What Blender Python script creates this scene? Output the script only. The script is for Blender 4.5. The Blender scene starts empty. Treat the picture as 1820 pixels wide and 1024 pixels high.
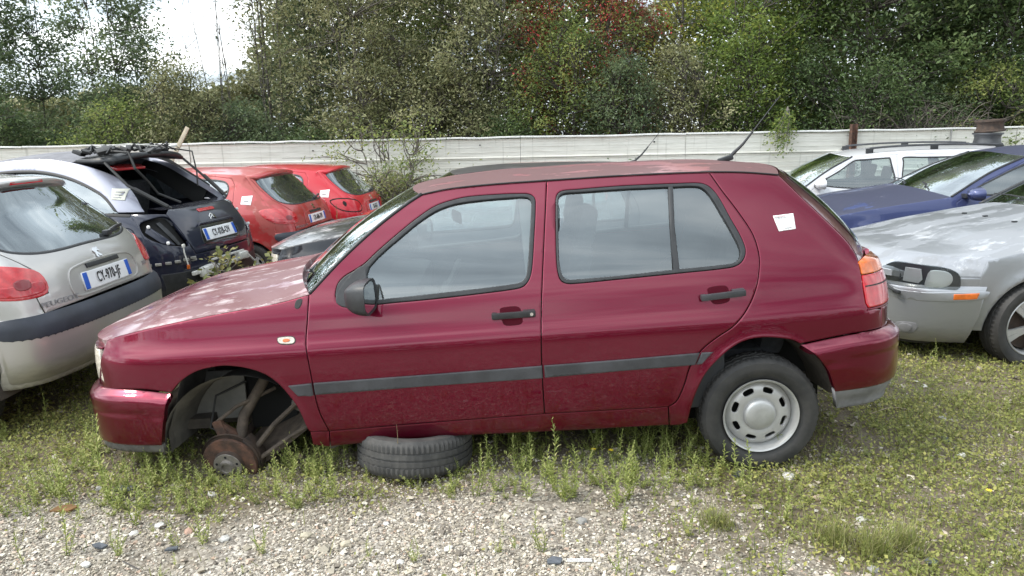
import bpy, bmesh, math, random
import numpy as np
from mathutils import Matrix, Vector, Euler
from mathutils.geometry import delaunay_2d_cdt

# ---------------------------------------------------------------- camera
SC = bpy.context.scene
FPX, CAM_H, PITCH, ROLL = 1314.0, 1.63, math.radians(12.3), 0.02
cf = np.array([0, math.cos(PITCH), -math.sin(PITCH)])
cu0 = np.array([0, math.sin(PITCH), math.cos(PITCH)])
cx0 = np.array([1.0, 0, 0])
cr = math.cos(ROLL) * cx0 - math.sin(ROLL) * cu0
cu = math.sin(ROLL) * cx0 + math.cos(ROLL) * cu0
CPOS = np.array([0, 0, CAM_H])
cam = bpy.data.cameras.new("camera"); camo = bpy.data.objects.new("camera", cam)
SC.collection.objects.link(camo)
cam.sensor_width = 36.0; cam.lens = 36.0 * FPX / 1820.0
cam.clip_start = 0.05; cam.clip_end = 900
m = Matrix.Identity(4)
for i in range(3):
    m[i][0] = cr[i]; m[i][1] = cu[i]; m[i][2] = -cf[i]; m[i][3] = CPOS[i]
camo.matrix_world = m
SC.camera = camo

# ---------------------------------------------------------------- sky and sun
SUN_EL, SUN_AZ = math.radians(50), math.radians(-98)      # azimuth from +Y towards +X
world = bpy.data.worlds.new("World"); SC.world = world; world.use_nodes = True
wt = world.node_tree; wt.nodes.clear()
def wn(t): return wt.nodes.new(t)
wo = wn("ShaderNodeOutputWorld"); bg = wn("ShaderNodeBackground")
sky = wn("ShaderNodeTexSky"); sky.sky_type = 'NISHITA'; sky.sun_disc = False
sky.sun_elevation = SUN_EL; sky.sun_rotation = SUN_AZ
tc = wn("ShaderNodeTexCoord"); sep = wn("ShaderNodeSeparateXYZ")
wt.links.new(tc.outputs["Generated"], sep.inputs[0])
# clouds: direction projected on a high flat layer, so they stretch towards the horizon
zz = wn("ShaderNodeMath"); zz.operation = 'ADD'; zz.inputs[1].default_value = 0.22
za = wn("ShaderNodeMath"); za.operation = 'MAXIMUM'; za.inputs[1].default_value = 0.0
wt.links.new(sep.outputs["Z"], za.inputs[0]); wt.links.new(za.outputs[0], zz.inputs[0])
dx = wn("ShaderNodeMath"); dx.operation = 'DIVIDE'; dy = wn("ShaderNodeMath"); dy.operation = 'DIVIDE'
wt.links.new(sep.outputs["X"], dx.inputs[0]); wt.links.new(zz.outputs[0], dx.inputs[1])
wt.links.new(sep.outputs["Y"], dy.inputs[0]); wt.links.new(zz.outputs[0], dy.inputs[1])
cmb = wn("ShaderNodeCombineXYZ"); wt.links.new(dx.outputs[0], cmb.inputs[0]); wt.links.new(dy.outputs[0], cmb.inputs[1])
mp = wn("ShaderNodeMapping"); mp.inputs["Scale"].default_value = (0.55, 1.5, 1); mp.inputs["Location"].default_value = (3.1, 1.7, 0)
wt.links.new(cmb.outputs[0], mp.inputs[0])
nz = wn("ShaderNodeTexNoise"); nz.inputs["Scale"].default_value = 1.3; nz.inputs["Detail"].default_value = 7; nz.inputs["Roughness"].default_value = .55
nz.inputs["Distortion"].default_value = .4
wt.links.new(mp.outputs[0], nz.inputs["Vector"])
cr1 = wn("ShaderNodeValToRGB")
cr1.color_ramp.elements[0].position = .36; cr1.color_ramp.elements[0].color = (.23, .265, .30, 1)
cr1.color_ramp.elements[1].position = .68; cr1.color_ramp.elements[1].color = (1.38, 1.38, 1.36, 1)
e_ = cr1.color_ramp.elements.new(.5); e_.color = (.62, .69, .74, 1)
wt.links.new(nz.outputs["Fac"], cr1.inputs[0])
skm = wn("ShaderNodeVectorMath"); skm.operation = 'SCALE'; skm.inputs["Scale"].default_value = .10
wt.links.new(sky.outputs[0], skm.inputs[0])
# cloud cover is thicker and brighter towards the sun side (behind the trees)
mx = wn("ShaderNodeMix"); mx.data_type = 'RGBA'; mx.inputs["Factor"].default_value = .90
wt.links.new(skm.outputs[0], mx.inputs[6]); wt.links.new(cr1.outputs[0], mx.inputs[7])
dot = wn("ShaderNodeVectorMath"); dot.operation = 'DOT_PRODUCT'
sd = (math.sin(SUN_AZ) * math.cos(SUN_EL), math.cos(SUN_AZ) * math.cos(SUN_EL), math.sin(SUN_EL))
dot.inputs[1].default_value = sd
wt.links.new(tc.outputs["Generated"], dot.inputs[0])
mr = wn("ShaderNodeMapRange"); mr.inputs["From Min"].default_value = .2; mr.inputs["From Max"].default_value = 1.0
mr.inputs["To Min"].default_value = 1.0; mr.inputs["To Max"].default_value = 2.3
wt.links.new(dot.outputs["Value"], mr.inputs["Value"])
sc2 = wn("ShaderNodeVectorMath"); sc2.operation = 'SCALE'
wt.links.new(mx.outputs[2], sc2.inputs[0]); wt.links.new(mr.outputs[0], sc2.inputs["Scale"])
wt.links.new(sc2.outputs[0], bg.inputs["Color"]); bg.inputs["Strength"].default_value = 1.28
wt.links.new(bg.outputs[0], wo.inputs[0])
sun = bpy.data.lights.new("sun", 'SUN'); sun.energy = 1.7; sun.angle = math.radians(11); sun.color = (1, .92, .80)
suno = bpy.data.objects.new("sun", sun); SC.collection.objects.link(suno)
suno.rotation_euler = Vector(sd).to_track_quat('Z', 'Y').to_euler()
suno.location = (0, 0, 12)
SC.view_settings.view_transform = 'Standard'; SC.view_settings.look = 'None'
SC.view_settings.exposure = 0.76; SC.view_settings.gamma = 1.0

# ---------------------------------------------------------------- materials
def nt_mat(name):
    m = bpy.data.materials.new(name); m.use_nodes = True
    return m, m.node_tree, m.node_tree.nodes["Principled BSDF"]
def pmat(name, col, rough=.5, metal=0., coat=0., crough=.05, noise=0., nscale=8., col2=None, bump=0., bscale=60., spec=None, rv=0., trans=0., emis=None, detail=6):
    m, t, b = nt_mat(name)
    b.inputs["Base Color"].default_value = (*col, 1); b.inputs["Roughness"].default_value = rough
    b.inputs["Metallic"].default_value = metal; b.inputs["Coat Weight"].default_value = coat
    b.inputs["Coat Roughness"].default_value = crough
    if spec is not None: b.inputs["Specular IOR Level"].default_value = spec
    if trans: b.inputs["Transmission Weight"].default_value = trans
    c = t.nodes.new("ShaderNodeTexCoord")
    if noise or col2:
        n = t.nodes.new("ShaderNodeTexNoise"); n.inputs["Scale"].default_value = nscale; n.inputs["Detail"].default_value = detail
        n.inputs["Roughness"].default_value = .62
        t.links.new(c.outputs["Object"], n.inputs["Vector"])
        r = t.nodes.new("ShaderNodeValToRGB")
        k = 1 - noise
        c2 = col2 or tuple(x * (1 + noise) for x in col)
        c1 = tuple(x * k for x in col) if not col2 else col
        r.color_ramp.elements[0].position = .36; r.color_ramp.elements[0].color = (*c1, 1)
        r.color_ramp.elements[1].position = .66; r.color_ramp.elements[1].color = (*c2, 1)
        t.links.new(n.outputs["Fac"], r.inputs[0]); t.links.new(r.outputs[0], b.inputs["Base Color"])
        if rv:
            q = t.nodes.new("ShaderNodeMapRange"); q.inputs["To Min"].default_value = rough - rv; q.inputs["To Max"].default_value = rough + rv
            t.links.new(n.outputs["Fac"], q.inputs[0]); t.links.new(q.outputs[0], b.inputs["Roughness"])
    if bump:
        n2 = t.nodes.new("ShaderNodeTexNoise"); n2.inputs["Scale"].default_value = bscale; n2.inputs["Detail"].default_value = 4
        t.links.new(c.outputs["Object"], n2.inputs["Vector"])
        bp = t.nodes.new("ShaderNodeBump"); bp.inputs["Strength"].default_value = bump; bp.inputs["Distance"].default_value = .01
        t.links.new(n2.outputs["Fac"], bp.inputs["Height"]); t.links.new(bp.outputs[0], b.inputs["Normal"])
    return m
def mixin(t, fac, a, b):
    x = t.nodes.new("ShaderNodeMix"); x.data_type = 'RGBA'
    if isinstance(fac, (int, float)): x.inputs["Factor"].default_value = fac
    else: t.links.new(fac, x.inputs["Factor"])
    for s, v in ((6, a), (7, b)):
        if isinstance(v, tuple): x.inputs[s].default_value = (*v, 1)
        else: t.links.new(v, x.inputs[s])
    return x.outputs[2]
def paint(name, col, metal=.35, rough=.38, dirt=.5, dirtcol=(.10, .085, .062), dz=(.18, .42), coat=1.0, crough=.04, dust=.12):
    """car paint: metallic base, clear coat, road dirt on the lower body, thin dust on upward faces"""
    m, t, b = nt_mat(name)
    c = t.nodes.new("ShaderNodeTexCoord"); s = t.nodes.new("ShaderNodeSeparateXYZ"); t.links.new(c.outputs["Object"], s.inputs[0])
    r = t.nodes.new("ShaderNodeMapRange"); r.inputs["From Min"].default_value = dz[1]; r.inputs["From Max"].default_value = dz[0]
    t.links.new(s.outputs["Z"], r.inputs[0])
    n = t.nodes.new("ShaderNodeTexNoise"); n.inputs["Scale"].default_value = 14; n.inputs["Detail"].default_value = 9; n.inputs["Roughness"].default_value = .7
    mpp = t.nodes.new("ShaderNodeMapping"); mpp.inputs["Scale"].default_value = (.5, .5, 1.6)
    t.links.new(c.outputs["Object"], mpp.inputs[0]); t.links.new(mpp.outputs[0], n.inputs["Vector"])
    a = t.nodes.new("ShaderNodeMath"); a.operation = 'MULTIPLY'; t.links.new(r.outputs[0], a.inputs[0])
    nr = t.nodes.new("ShaderNodeMapRange"); nr.inputs["From Min"].default_value = .42; nr.inputs["From Max"].default_value = .66
    t.links.new(n.outputs["Fac"], nr.inputs[0]); t.links.new(nr.outputs[0], a.inputs[1])
    a2 = t.nodes.new("ShaderNodeMath"); a2.operation = 'MULTIPLY'; a2.inputs[1].default_value = dirt; t.links.new(a.outputs[0], a2.inputs[0])
    g = t.nodes.new("ShaderNodeNewGeometry"); gs = t.nodes.new("ShaderNodeSeparateXYZ"); t.links.new(g.outputs["Normal"], gs.inputs[0])
    n3 = t.nodes.new("ShaderNodeTexNoise"); n3.inputs["Scale"].default_value = 5; n3.inputs["Detail"].default_value = 8
    t.links.new(c.outputs["Object"], n3.inputs["Vector"])
    up = t.nodes.new("ShaderNodeMapRange"); up.inputs["From Min"].default_value = .2; up.inputs["To Max"].default_value = dust * 2
    t.links.new(gs.outputs["Z"], up.inputs[0])
    up2 = t.nodes.new("ShaderNodeMath"); up2.operation = 'MULTIPLY'; t.links.new(up.outputs[0], up2.inputs[0]); t.links.new(n3.outputs["Fac"], up2.inputs[1])
    c1 = mixin(t, up2.outputs[0], col, (.30, .27, .25))
    c2 = mixin(t, a2.outputs[0], c1, dirtcol)
    t.links.new(c2, b.inputs["Base Color"])
    b.inputs["Metallic"].default_value = metal; b.inputs["Specular IOR Level"].default_value = .12
    rr = t.nodes.new("ShaderNodeMath"); rr.operation = 'MULTIPLY_ADD'; rr.inputs[1].default_value = .5; rr.inputs[2].default_value = rough
    t.links.new(a2.outputs[0], rr.inputs[0]); t.links.new(rr.outputs[0], b.inputs["Roughness"])
    cw = t.nodes.new("ShaderNodeMath"); cw.operation = 'MULTIPLY_ADD'; cw.inputs[1].default_value = -coat; cw.inputs[2].default_value = coat
    t.links.new(a2.outputs[0], cw.inputs[0]); t.links.new(cw.outputs[0], b.inputs["Coat Weight"])
    b.inputs["Coat Roughness"].default_value = crough
    n4 = t.nodes.new("ShaderNodeTexNoise"); n4.inputs["Scale"].default_value = 2.2; n4.inputs["Detail"].default_value = 1
    t.links.new(c.outputs["Object"], n4.inputs["Vector"])
    bp = t.nodes.new("ShaderNodeBump"); bp.inputs["Strength"].default_value = .10; bp.inputs["Distance"].default_value = .006
    b.inputs["Coat IOR"].default_value = 1.45
    t.links.new(n4.outputs["Fac"], bp.inputs["Height"]); t.links.new(bp.outputs[0], b.inputs["Coat Normal"])
    return m
def faded_paint(name, good, dull, chalk, scale=3.0, cover=.5, seed=0., chalkc=.6, crough=.12, coat=.5):
    """peeling clear coat: dull areas with hard ragged borders and chalky patches"""
    m, t, b = nt_mat(name)
    c = t.nodes.new("ShaderNodeTexCoord"); mpp = t.nodes.new("ShaderNodeMapping")
    mpp.inputs["Location"].default_value = (seed, seed * .7, 0); mpp.inputs["Scale"].default_value = (.8, 1.7, 1)
    t.links.new(c.outputs["Object"], mpp.inputs[0])
    n = t.nodes.new("ShaderNodeTexNoise"); n.inputs["Scale"].default_value = scale; n.inputs["Detail"].default_value = 11; n.inputs["Roughness"].default_value = .62
    t.links.new(mpp.outputs[0], n.inputs["Vector"])
    r = t.nodes.new("ShaderNodeMapRange"); r.inputs["From Min"].default_value = cover - .012; r.inputs["From Max"].default_value = cover + .012
    t.links.new(n.outputs["Fac"], r.inputs[0])
    n2 = t.nodes.new("ShaderNodeTexNoise"); n2.inputs["Scale"].default_value = scale * 2.3; n2.inputs["Detail"].default_value = 9; n2.inputs["Roughness"].default_value = .7
    t.links.new(mpp.outputs[0], n2.inputs["Vector"])
    r2 = t.nodes.new("ShaderNodeMapRange"); r2.inputs["From Min"].default_value = chalkc - .03; r2.inputs["From Max"].default_value = chalkc + .06; r2.inputs["To Max"].default_value = .85
    t.links.new(n2.outputs["Fac"], r2.inputs[0])
    c1 = mixin(t, r.outputs[0], good, dull); c2 = mixin(t, r2.outputs[0], c1, chalk)
    t.links.new(c2, b.inputs["Base Color"])
    rr = t.nodes.new("ShaderNodeMapRange"); rr.inputs["To Min"].default_value = .3; rr.inputs["To Max"].default_value = .62
    t.links.new(r.outputs[0], rr.inputs[0]); t.links.new(rr.outputs[0], b.inputs["Roughness"])
    cw = t.nodes.new("ShaderNodeMapRange"); cw.inputs["To Min"].default_value = coat; cw.inputs["To Max"].default_value = coat * .25
    t.links.new(r.outputs[0], cw.inputs[0]); t.links.new(cw.outputs[0], b.inputs["Coat Weight"])
    b.inputs["Coat Roughness"].default_value = crough; b.inputs["Metallic"].default_value = .15
    return m
def glass(name, tint=(.75, .82, .8), refl=1.15, dust_sheen=.05):
    m, t, b = nt_mat(name); t.nodes.remove(b); o = t.nodes["Material Output"]
    tr = t.nodes.new("ShaderNodeBsdfTransparent"); tr.inputs[0].default_value = (*tint, 1)
    gl = t.nodes.new("ShaderNodeBsdfGlossy"); gl.inputs["Roughness"].default_value = .015; gl.inputs["Color"].default_value = (.90, .97, 1, 1)
    df = t.nodes.new("ShaderNodeBsdfDiffuse"); df.inputs[0].default_value = (.42, .43, .42, 1)
    fr = t.nodes.new("ShaderNodeFresnel"); fr.inputs["IOR"].default_value = 1.62
    fm = t.nodes.new("ShaderNodeMath"); fm.operation = 'MULTIPLY_ADD'; fm.inputs[1].default_value = 1.5 * refl; fm.inputs[2].default_value = .03 * refl; fm.use_clamp = True
    t.links.new(fr.outputs[0], fm.inputs[0])
    c = t.nodes.new("ShaderNodeTexCoord"); n = t.nodes.new("ShaderNodeTexNoise"); n.inputs["Scale"].default_value = 7; n.inputs["Detail"].default_value = 8
    t.links.new(c.outputs["Object"], n.inputs["Vector"])
    dm = t.nodes.new("ShaderNodeMath"); dm.operation = 'MULTIPLY'; dm.inputs[1].default_value = dust_sheen * 2; t.links.new(n.outputs["Fac"], dm.inputs[0])
    bp = t.nodes.new("ShaderNodeBump"); bp.inputs["Strength"].default_value = .10; bp.inputs["Distance"].default_value = .01
    n4 = t.nodes.new("ShaderNodeTexNoise"); n4.inputs["Scale"].default_value = 2.5; n4.inputs["Detail"].default_value = 1
    t.links.new(c.outputs["Object"], n4.inputs["Vector"]); t.links.new(n4.outputs["Fac"], bp.inputs["Height"]); t.links.new(bp.outputs[0], gl.inputs["Normal"])
    m1 = t.nodes.new("ShaderNodeMixShader"); t.links.new(dm.outputs[0], m1.inputs[0]); t.links.new(tr.outputs[0], m1.inputs[1]); t.links.new(df.outputs[0], m1.inputs[2])
    m2 = t.nodes.new("ShaderNodeMixShader"); t.links.new(fm.outputs[0], m2.inputs[0]); t.links.new(m1.outputs[0], m2.inputs[1]); t.links.new(gl.outputs[0], m2.inputs[2])
    t.links.new(m2.outputs[0], o.inputs[0])
    return m
def leafmat(name, cols, rough=.5, trans=.35, attr="v"):
    m, t, b = nt_mat(name); o = t.nodes["Material Output"]
    a = t.nodes.new("ShaderNodeAttribute"); a.attribute_name = attr
    r = t.nodes.new("ShaderNodeValToRGB"); el = r.color_ramp.elements
    n = len(cols)
    el[0].position = 0; el[0].color = (*cols[0], 1); el[1].position = 1; el[1].color = (*cols[-1], 1)
    for i in range(1, n - 1):
        e = el.new(i / (n - 1)); e.color = (*cols[i], 1)
    t.links.new(a.outputs["Fac"], r.inputs[0]); t.links.new(r.outputs[0], b.inputs["Base Color"])
    b.inputs["Roughness"].default_value = rough; b.inputs["Specular IOR Level"].default_value = .35
    tl = t.nodes.new("ShaderNodeBsdfTranslucent"); hs = t.nodes.new("ShaderNodeHueSaturation"); hs.inputs["Value"].default_value = 1.3; hs.inputs["Hue"].default_value = .49
    t.links.new(r.outputs[0], hs.inputs["Color"]); t.links.new(hs.outputs[0], tl.inputs[0])
    ms = t.nodes.new("ShaderNodeMixShader"); ms.inputs[0].default_value = trans
    t.links.new(b.outputs[0], ms.inputs[1]); t.links.new(tl.outputs[0], ms.inputs[2]); t.links.new(ms.outputs[0], o.inputs[0])
    return m

BURG = (.150, .0022, .0215)
M = {}
M['red'] = paint("burgundy_paint", BURG, metal=.78, rough=.29, dirt=.45, dz=(.17, .46), dust=.05)
M['hood'] = faded_paint("burgundy_faded_hood", (.15, .014, .028), (.13, .045, .048), (.42, .35, .35), scale=2.6, cover=.47, seed=3.3, chalkc=.57, crough=.10, coat=.9)
M['roof'] = faded_paint("burgundy_peeling_roof", (.36, .12, .14), (.125, .055, .055), (.46, .32, .32), scale=2.2, cover=.44, seed=1.0, chalkc=.68, crough=.2, coat=.6)
M['blackpl'] = pmat("black_plastic", (.022, .023, .025), .48, noise=.3, nscale=20, bump=.05, bscale=300)
M['rubber'] = pmat("black_rubber", (.018, .018, .018), .6)
M['strip'] = pmat("grey_trim_plastic", (.045, .047, .052), .42, noise=.25, nscale=9)
M['greypl'] = pmat("weathered_grey_plastic", (.19, .19, .20), .6, noise=.25, nscale=9, bump=.05)
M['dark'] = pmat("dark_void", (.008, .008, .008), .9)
M['under'] = pmat("dirty_underbody", (.045, .038, .032), .9, col2=(.10, .085, .07), nscale=7, bump=.2)
M['liner'] = pmat("dusty_wheel_liner", (.060, .056, .050), .85, col2=(.15, .138, .122), nscale=5, bump=.15, bscale=30)
M['liner2'] = pmat("dusty_splash_shield", (.15, .145, .135), .85, col2=(.24, .23, .21), nscale=6, bump=.1, bscale=40)
M['tyre'] = pmat("tyre_rubber", (.019, .019, .019), .68, col2=(.042, .040, .038), nscale=9, bump=.1, bscale=120)
M['tyreold'] = pmat("old_dusty_tyre", (.034, .034, .034), .75, col2=(.075, .072, .068), nscale=8, bump=.12, bscale=120)
M['silverrim'] = pmat("silver_rim_paint", (.43, .43, .425), .38, metal=.45, noise=.1, nscale=12)
M['rust'] = pmat("rusty_steel", (.045, .028, .021), .85, col2=(.13, .062, .04), nscale=22, bump=.3, bscale=90)
M['rustdark'] = pmat("dark_rusty_steel", (.032, .024, .02), .85, col2=(.075, .048, .034), nscale=16, bump=.3)
M['steel'] = pmat("bare_steel", (.42, .41, .40), .35, metal=.8, noise=.25, nscale=40)
M['glass'] = glass("side_glass", refl=1.2, dust_sheen=.05)
M['wglass'] = glass("windscreen_glass", tint=(.62, .70, .68), refl=2.4, dust_sheen=.34)  # large dust value paints the white sky reflection into this glass
M['dglass'] = glass("tinted_glass", tint=(.30, .36, .36), refl=1.6, dust_sheen=.07)
M['seat'] = pmat("dark_seat_fabric", (.035, .037, .042), .9, noise=.3, nscale=30)
M['dash'] = pmat("dark_dashboard", (.035, .037, .04), .6)
M['lightpl'] = pmat("pale_grey_lining", (.30, .31, .31), .8)
M['lampred'] = pmat("red_lamp_lens", (.42, .008, .015), .18, coat=1, noise=.2, nscale=30)
M['lampfade'] = pmat("faded_red_lamp_lens", (.50, .035, .04), .25, coat=.8, noise=.2, nscale=30)
M['lampamber'] = pmat("amber_lamp_lens", (.60, .13, .015), .2, coat=1, noise=.2, nscale=30)
M['lampclear'] = pmat("clear_indicator_lens", (.55, .50, .42), .25, coat=1, noise=.3, nscale=60)
M['headglass'] = glass("headlamp_glass", tint=(.92, .94, .94), refl=.55, dust_sheen=.012)
M['chrome'] = pmat("chrome", (.75, .75, .76), .12, metal=1)
M['mirror'] = pmat("mirror_glass", (.85, .88, .88), .02, metal=1)
M['white'] = pmat("white_paper", (.78, .77, .76), .6, noise=.04)
M['ink'] = pmat("black_ink", (.02, .02, .022), .5)
M['inkgrey'] = pmat("grey_ink", (.30, .30, .31), .6)
M['inkred'] = pmat("red_ink", (.55, .08, .08), .6)
M['blue'] = pmat("plate_blue", (.015, .09, .45), .4)
M['plate'] = pmat("plate_white", (.74, .75, .76), .3, coat=.4, noise=.05)

# ---------------------------------------------------------------- object helpers
COL = SC.collection
def setp(o, label=None, cat=None, group=None, kind=None):
    if label: o["label"] = label
    if cat: o["category"] = cat
    if group: o["group"] = group
    if kind: o["kind"] = kind
    return o
def thing(name, label, cat, loc=(0, 0, 0), rot=(0, 0, 0), group=None):
    o = bpy.data.objects.new(name, None); COL.objects.link(o); o.location = loc; o.rotation_euler = rot
    o.empty_display_size = .2
    return setp(o, label, cat, group)
def mo(name, verts, faces, mat, parent=None, smooth=True, normals=None):
    me = bpy.data.meshes.new(name)
    me.from_pydata([tuple(map(float, v)) for v in verts], [], [tuple(map(int, f)) for f in faces])
    if smooth: me.polygons.foreach_set("use_smooth", [True] * len(me.polygons))
    if mat: me.materials.append(mat)
    me.update()
    if normals is not None:
        me.normals_split_custom_set_from_vertices([tuple(map(float, n)) for n in normals])
    o = bpy.data.objects.new(name, me); COL.objects.link(o)
    if parent: o.parent = parent
    return o
def npmesh(name, V, F, mat, parent=None, attr=None, smooth=False):
    """big meshes straight from numpy; F is (n,3) or (n,4); attr = per-vertex float 'v'"""
    me = bpy.data.meshes.new(name); k = F.shape[1]
    me.vertices.add(len(V)); me.vertices.foreach_set("co", np.ascontiguousarray(V, dtype=np.float32).ravel())
    me.loops.add(F.size); me.loops.foreach_set("vertex_index", np.ascontiguousarray(F, dtype=np.int32).ravel())
    me.polygons.add(len(F)); me.polygons.foreach_set("loop_start", np.arange(0, F.size, k, dtype=np.int32))
    try: me.polygons.foreach_set("loop_total", np.full(len(F), k, dtype=np.int32))
    except Exception: pass
    me.polygons.foreach_set("use_smooth", np.full(len(F), smooth))
    if attr is not None:
        a = me.attributes.new("v", 'FLOAT', 'POINT'); a.data.foreach_set("value", np.ascontiguousarray(attr, dtype=np.float32))
    me.update(calc_edges=True); me.validate()
    if mat: me.materials.append(mat)
    o = bpy.data.objects.new(name, me); COL.objects.link(o)
    if parent: o.parent = parent
    return o
class MB:
    """collects simple solids into one mesh"""
    def __init__(s): s.v = []; s.f = []
    def add(s, V, F):
        n = len(s.v); s.v += [tuple(v) for v in V]; s.f += [tuple(i + n for i in f) for f in F]; return s
    def box(s, c, d, rot=None, bev=0.):
        bm = bmesh.new(); bmesh.ops.create_cube(bm, size=1)
        bmesh.ops.scale(bm, vec=Vector(d), verts=bm.verts)
        if bev: bmesh.ops.bevel(bm, geom=bm.edges[:], offset=bev, segments=2, affect='EDGES', profile=.6)
        mt = Matrix.Translation(Vector(c)) @ (Euler(rot).to_matrix().to_4x4() if rot else Matrix.Identity(4))
        bm.transform(mt); bm.verts.index_update()
        s.add([v.co[:] for v in bm.verts], [[v.index for v in f.verts] for f in bm.faces]); bm.free(); return s
    def tube(s, pts, r, n=8, cap=True):
        pts = [Vector(p) for p in pts]; rs = r if isinstance(r, (list, tuple)) else [r] * len(pts)
        V = []; F = []; up = None
        for i, p in enumerate(pts):
            d = (pts[min(i + 1, len(pts) - 1)] - pts[max(i - 1, 0)]).normalized()
            if up is None: up = Vector((0, 0, 1)) if abs(d.z) < .9 else Vector((1, 0, 0))
            a = d.cross(up).normalized(); b = a.cross(d); up = b
            for k in range(n):
                t = 2 * math.pi * k / n; V.append(p + (a * math.cos(t) + b * math.sin(t)) * rs[i])
        for i in range(len(pts) - 1):
            for k in range(n): F.append((i * n + k, i * n + (k + 1) % n, (i + 1) * n + (k + 1) % n, (i + 1) * n + k))
        if cap: F.append(tuple(range(n - 1, -1, -1))); F.append(tuple((len(pts) - 1) * n + k for k in range(n)))
        return s.add([v[:] for v in V], F)
    def lathe(s, prof, n=32, c=(0, 0, 0), axis='y', closed=False, mat=None):
        """prof = [(r, h)...]; axis y means h runs along y"""
        V = []; F = []; q = len(prof)
        for k in range(n):
            t = 2 * math.pi * k / n
            for r, h in prof:
                p = (r * math.cos(t), h, r * math.sin(t)) if axis == 'y' else ((r * math.cos(t), r * math.sin(t), h) if axis == 'z' else (h, r * math.cos(t), r * math.sin(t)))
                p = Vector(p)
                if mat is not None: p = mat @ p
                V.append((p[0] + c[0], p[1] + c[1], p[2] + c[2]))
        for k in range(n):
            for j in range(q - 1 + (1 if closed else 0)):
                a = k * q + j; b = k * q + (j + 1) % q; c2 = ((k + 1) % n) * q + (j + 1) % q; d = ((k + 1) % n) * q + j
                F.append((a, b, c2, d))
        return s.add(V, F)
    def obj(s, name, mat, parent=None, smooth=False, auto=True):
        o = mo(name, s.v, s.f, mat, parent, smooth=smooth or auto)
        if auto and not smooth:
            try: o.data.set_sharp_from_angle(angle=math.radians(38))
            except Exception: pass
        return o

# ---------------------------------------------------------------- 2D and surface helpers
def spl(pts, n=1000):
    """smooth function y(x) through pts (monotone cubic)"""
    p = np.array(pts, float); x, y = p[:, 0], p[:, 1]
    h = np.diff(x); d = np.diff(y) / h; mm = np.zeros(len(x))
    for i in range(1, len(x) - 1):
        mm[i] = 0 if d[i - 1] * d[i] <= 0 else 2 * d[i - 1] * d[i] / (d[i - 1] + d[i])
    mm[0] = d[0]; mm[-1] = d[-1]
    xs = np.linspace(x[0], x[-1], n); k = np.clip(np.searchsorted(x, xs, side='right') - 1, 0, len(h) - 1)
    t = (xs - x[k]) / h[k]
    ys = (2*t**3-3*t**2+1)*y[k] + (t**3-2*t**2+t)*h[k]*mm[k] + (-2*t**3+3*t**2)*y[k+1] + (t**3-t**2)*h[k]*mm[k+1]
    s0, s1 = mm[0], mm[-1]
    dx_ = xs[1] - xs[0]; sm = int(.028 / dx_)
    if sm > 1:
        e0 = ys[0] - s0 * dx_ * np.arange(sm, 0, -1) if False else ys[0] + s0 * dx_ * np.arange(-sm, 0); e1 = ys[-1] + s1 * dx_ * np.arange(1, sm + 1)
        kx = np.arange(-sm, sm + 1); kk = np.exp(-(kx / (sm * .5)) ** 2); kk /= kk.sum(); ys = np.convolve(np.r_[e0, ys, e1], kk, 'valid')
    def f(q):
        q = np.asarray(q, float); r = np.interp(q, xs, ys)
        return r + np.minimum(q - xs[0], 0) * s0 + np.maximum(q - xs[-1], 0) * s1
    return f
def crv(pts, step=.02, closed=False):
    """Catmull-Rom through points then resample"""
    P = np.array(pts, float); n = len(P)
    if closed: Q = np.vstack([P[-1], P, P[0], P[1]])
    else: Q = np.vstack([2 * P[0] - P[1], P, 2 * P[-1] - P[-2]])
    out = []
    for i in range(1, len(Q) - 2):
        p0, p1, p2, p3 = Q[i - 1], Q[i], Q[i + 1], Q[i + 2]
        d1, d2, d0 = np.linalg.norm(p2 - p1) + 1e-9, np.linalg.norm(p3 - p2) + 1e-9, np.linalg.norm(p1 - p0) + 1e-9
        m1 = (p2 - p0) / (d0 + d1) * d1; m2 = (p3 - p1) / (d1 + d2) * d1
        for t in np.linspace(0, 1, 10, endpoint=False):
            out.append((2*t**3-3*t**2+1)*p1 + (t**3-2*t**2+t)*m1 + (-2*t**3+3*t**2)*p2 + (t**3-t**2)*m2)
    out.append(Q[-2]); out = np.array(out)
    L = np.r_[0, np.cumsum(np.linalg.norm(np.diff(out, axis=0), axis=1))]
    k = max(3, int(L[-1] / step) + 1); s = np.linspace(0, L[-1], k)
    r = np.stack([np.interp(s, L, out[:, j]) for j in range(P.shape[1])], 1)
    return r[:-1] if closed else r
def lin(pts, step=.02):
    P = np.array(pts, float); L = np.r_[0, np.cumsum(np.linalg.norm(np.diff(P, axis=0), axis=1))]
    s = np.unique(np.r_[np.linspace(0, L[-1], max(2, int(L[-1] / step) + 1)), L])
    return np.stack([np.interp(s, L, P[:, j]) for j in range(P.shape[1])], 1)
def cat(*cs):
    out = []
    for c in cs:
        for p in c:
            if not out or np.hypot(*(np.array(p) - out[-1])) > 1e-4: out.append(np.array(p, float))
    if np.hypot(*(out[0] - out[-1])) < 1e-4: out.pop()
    return np.array(out)
def area(P):
    x, y = P[:, 0], P[:, 1]; return .5 * np.sum(x * np.roll(y, -1) - np.roll(x, -1) * y)
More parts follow.
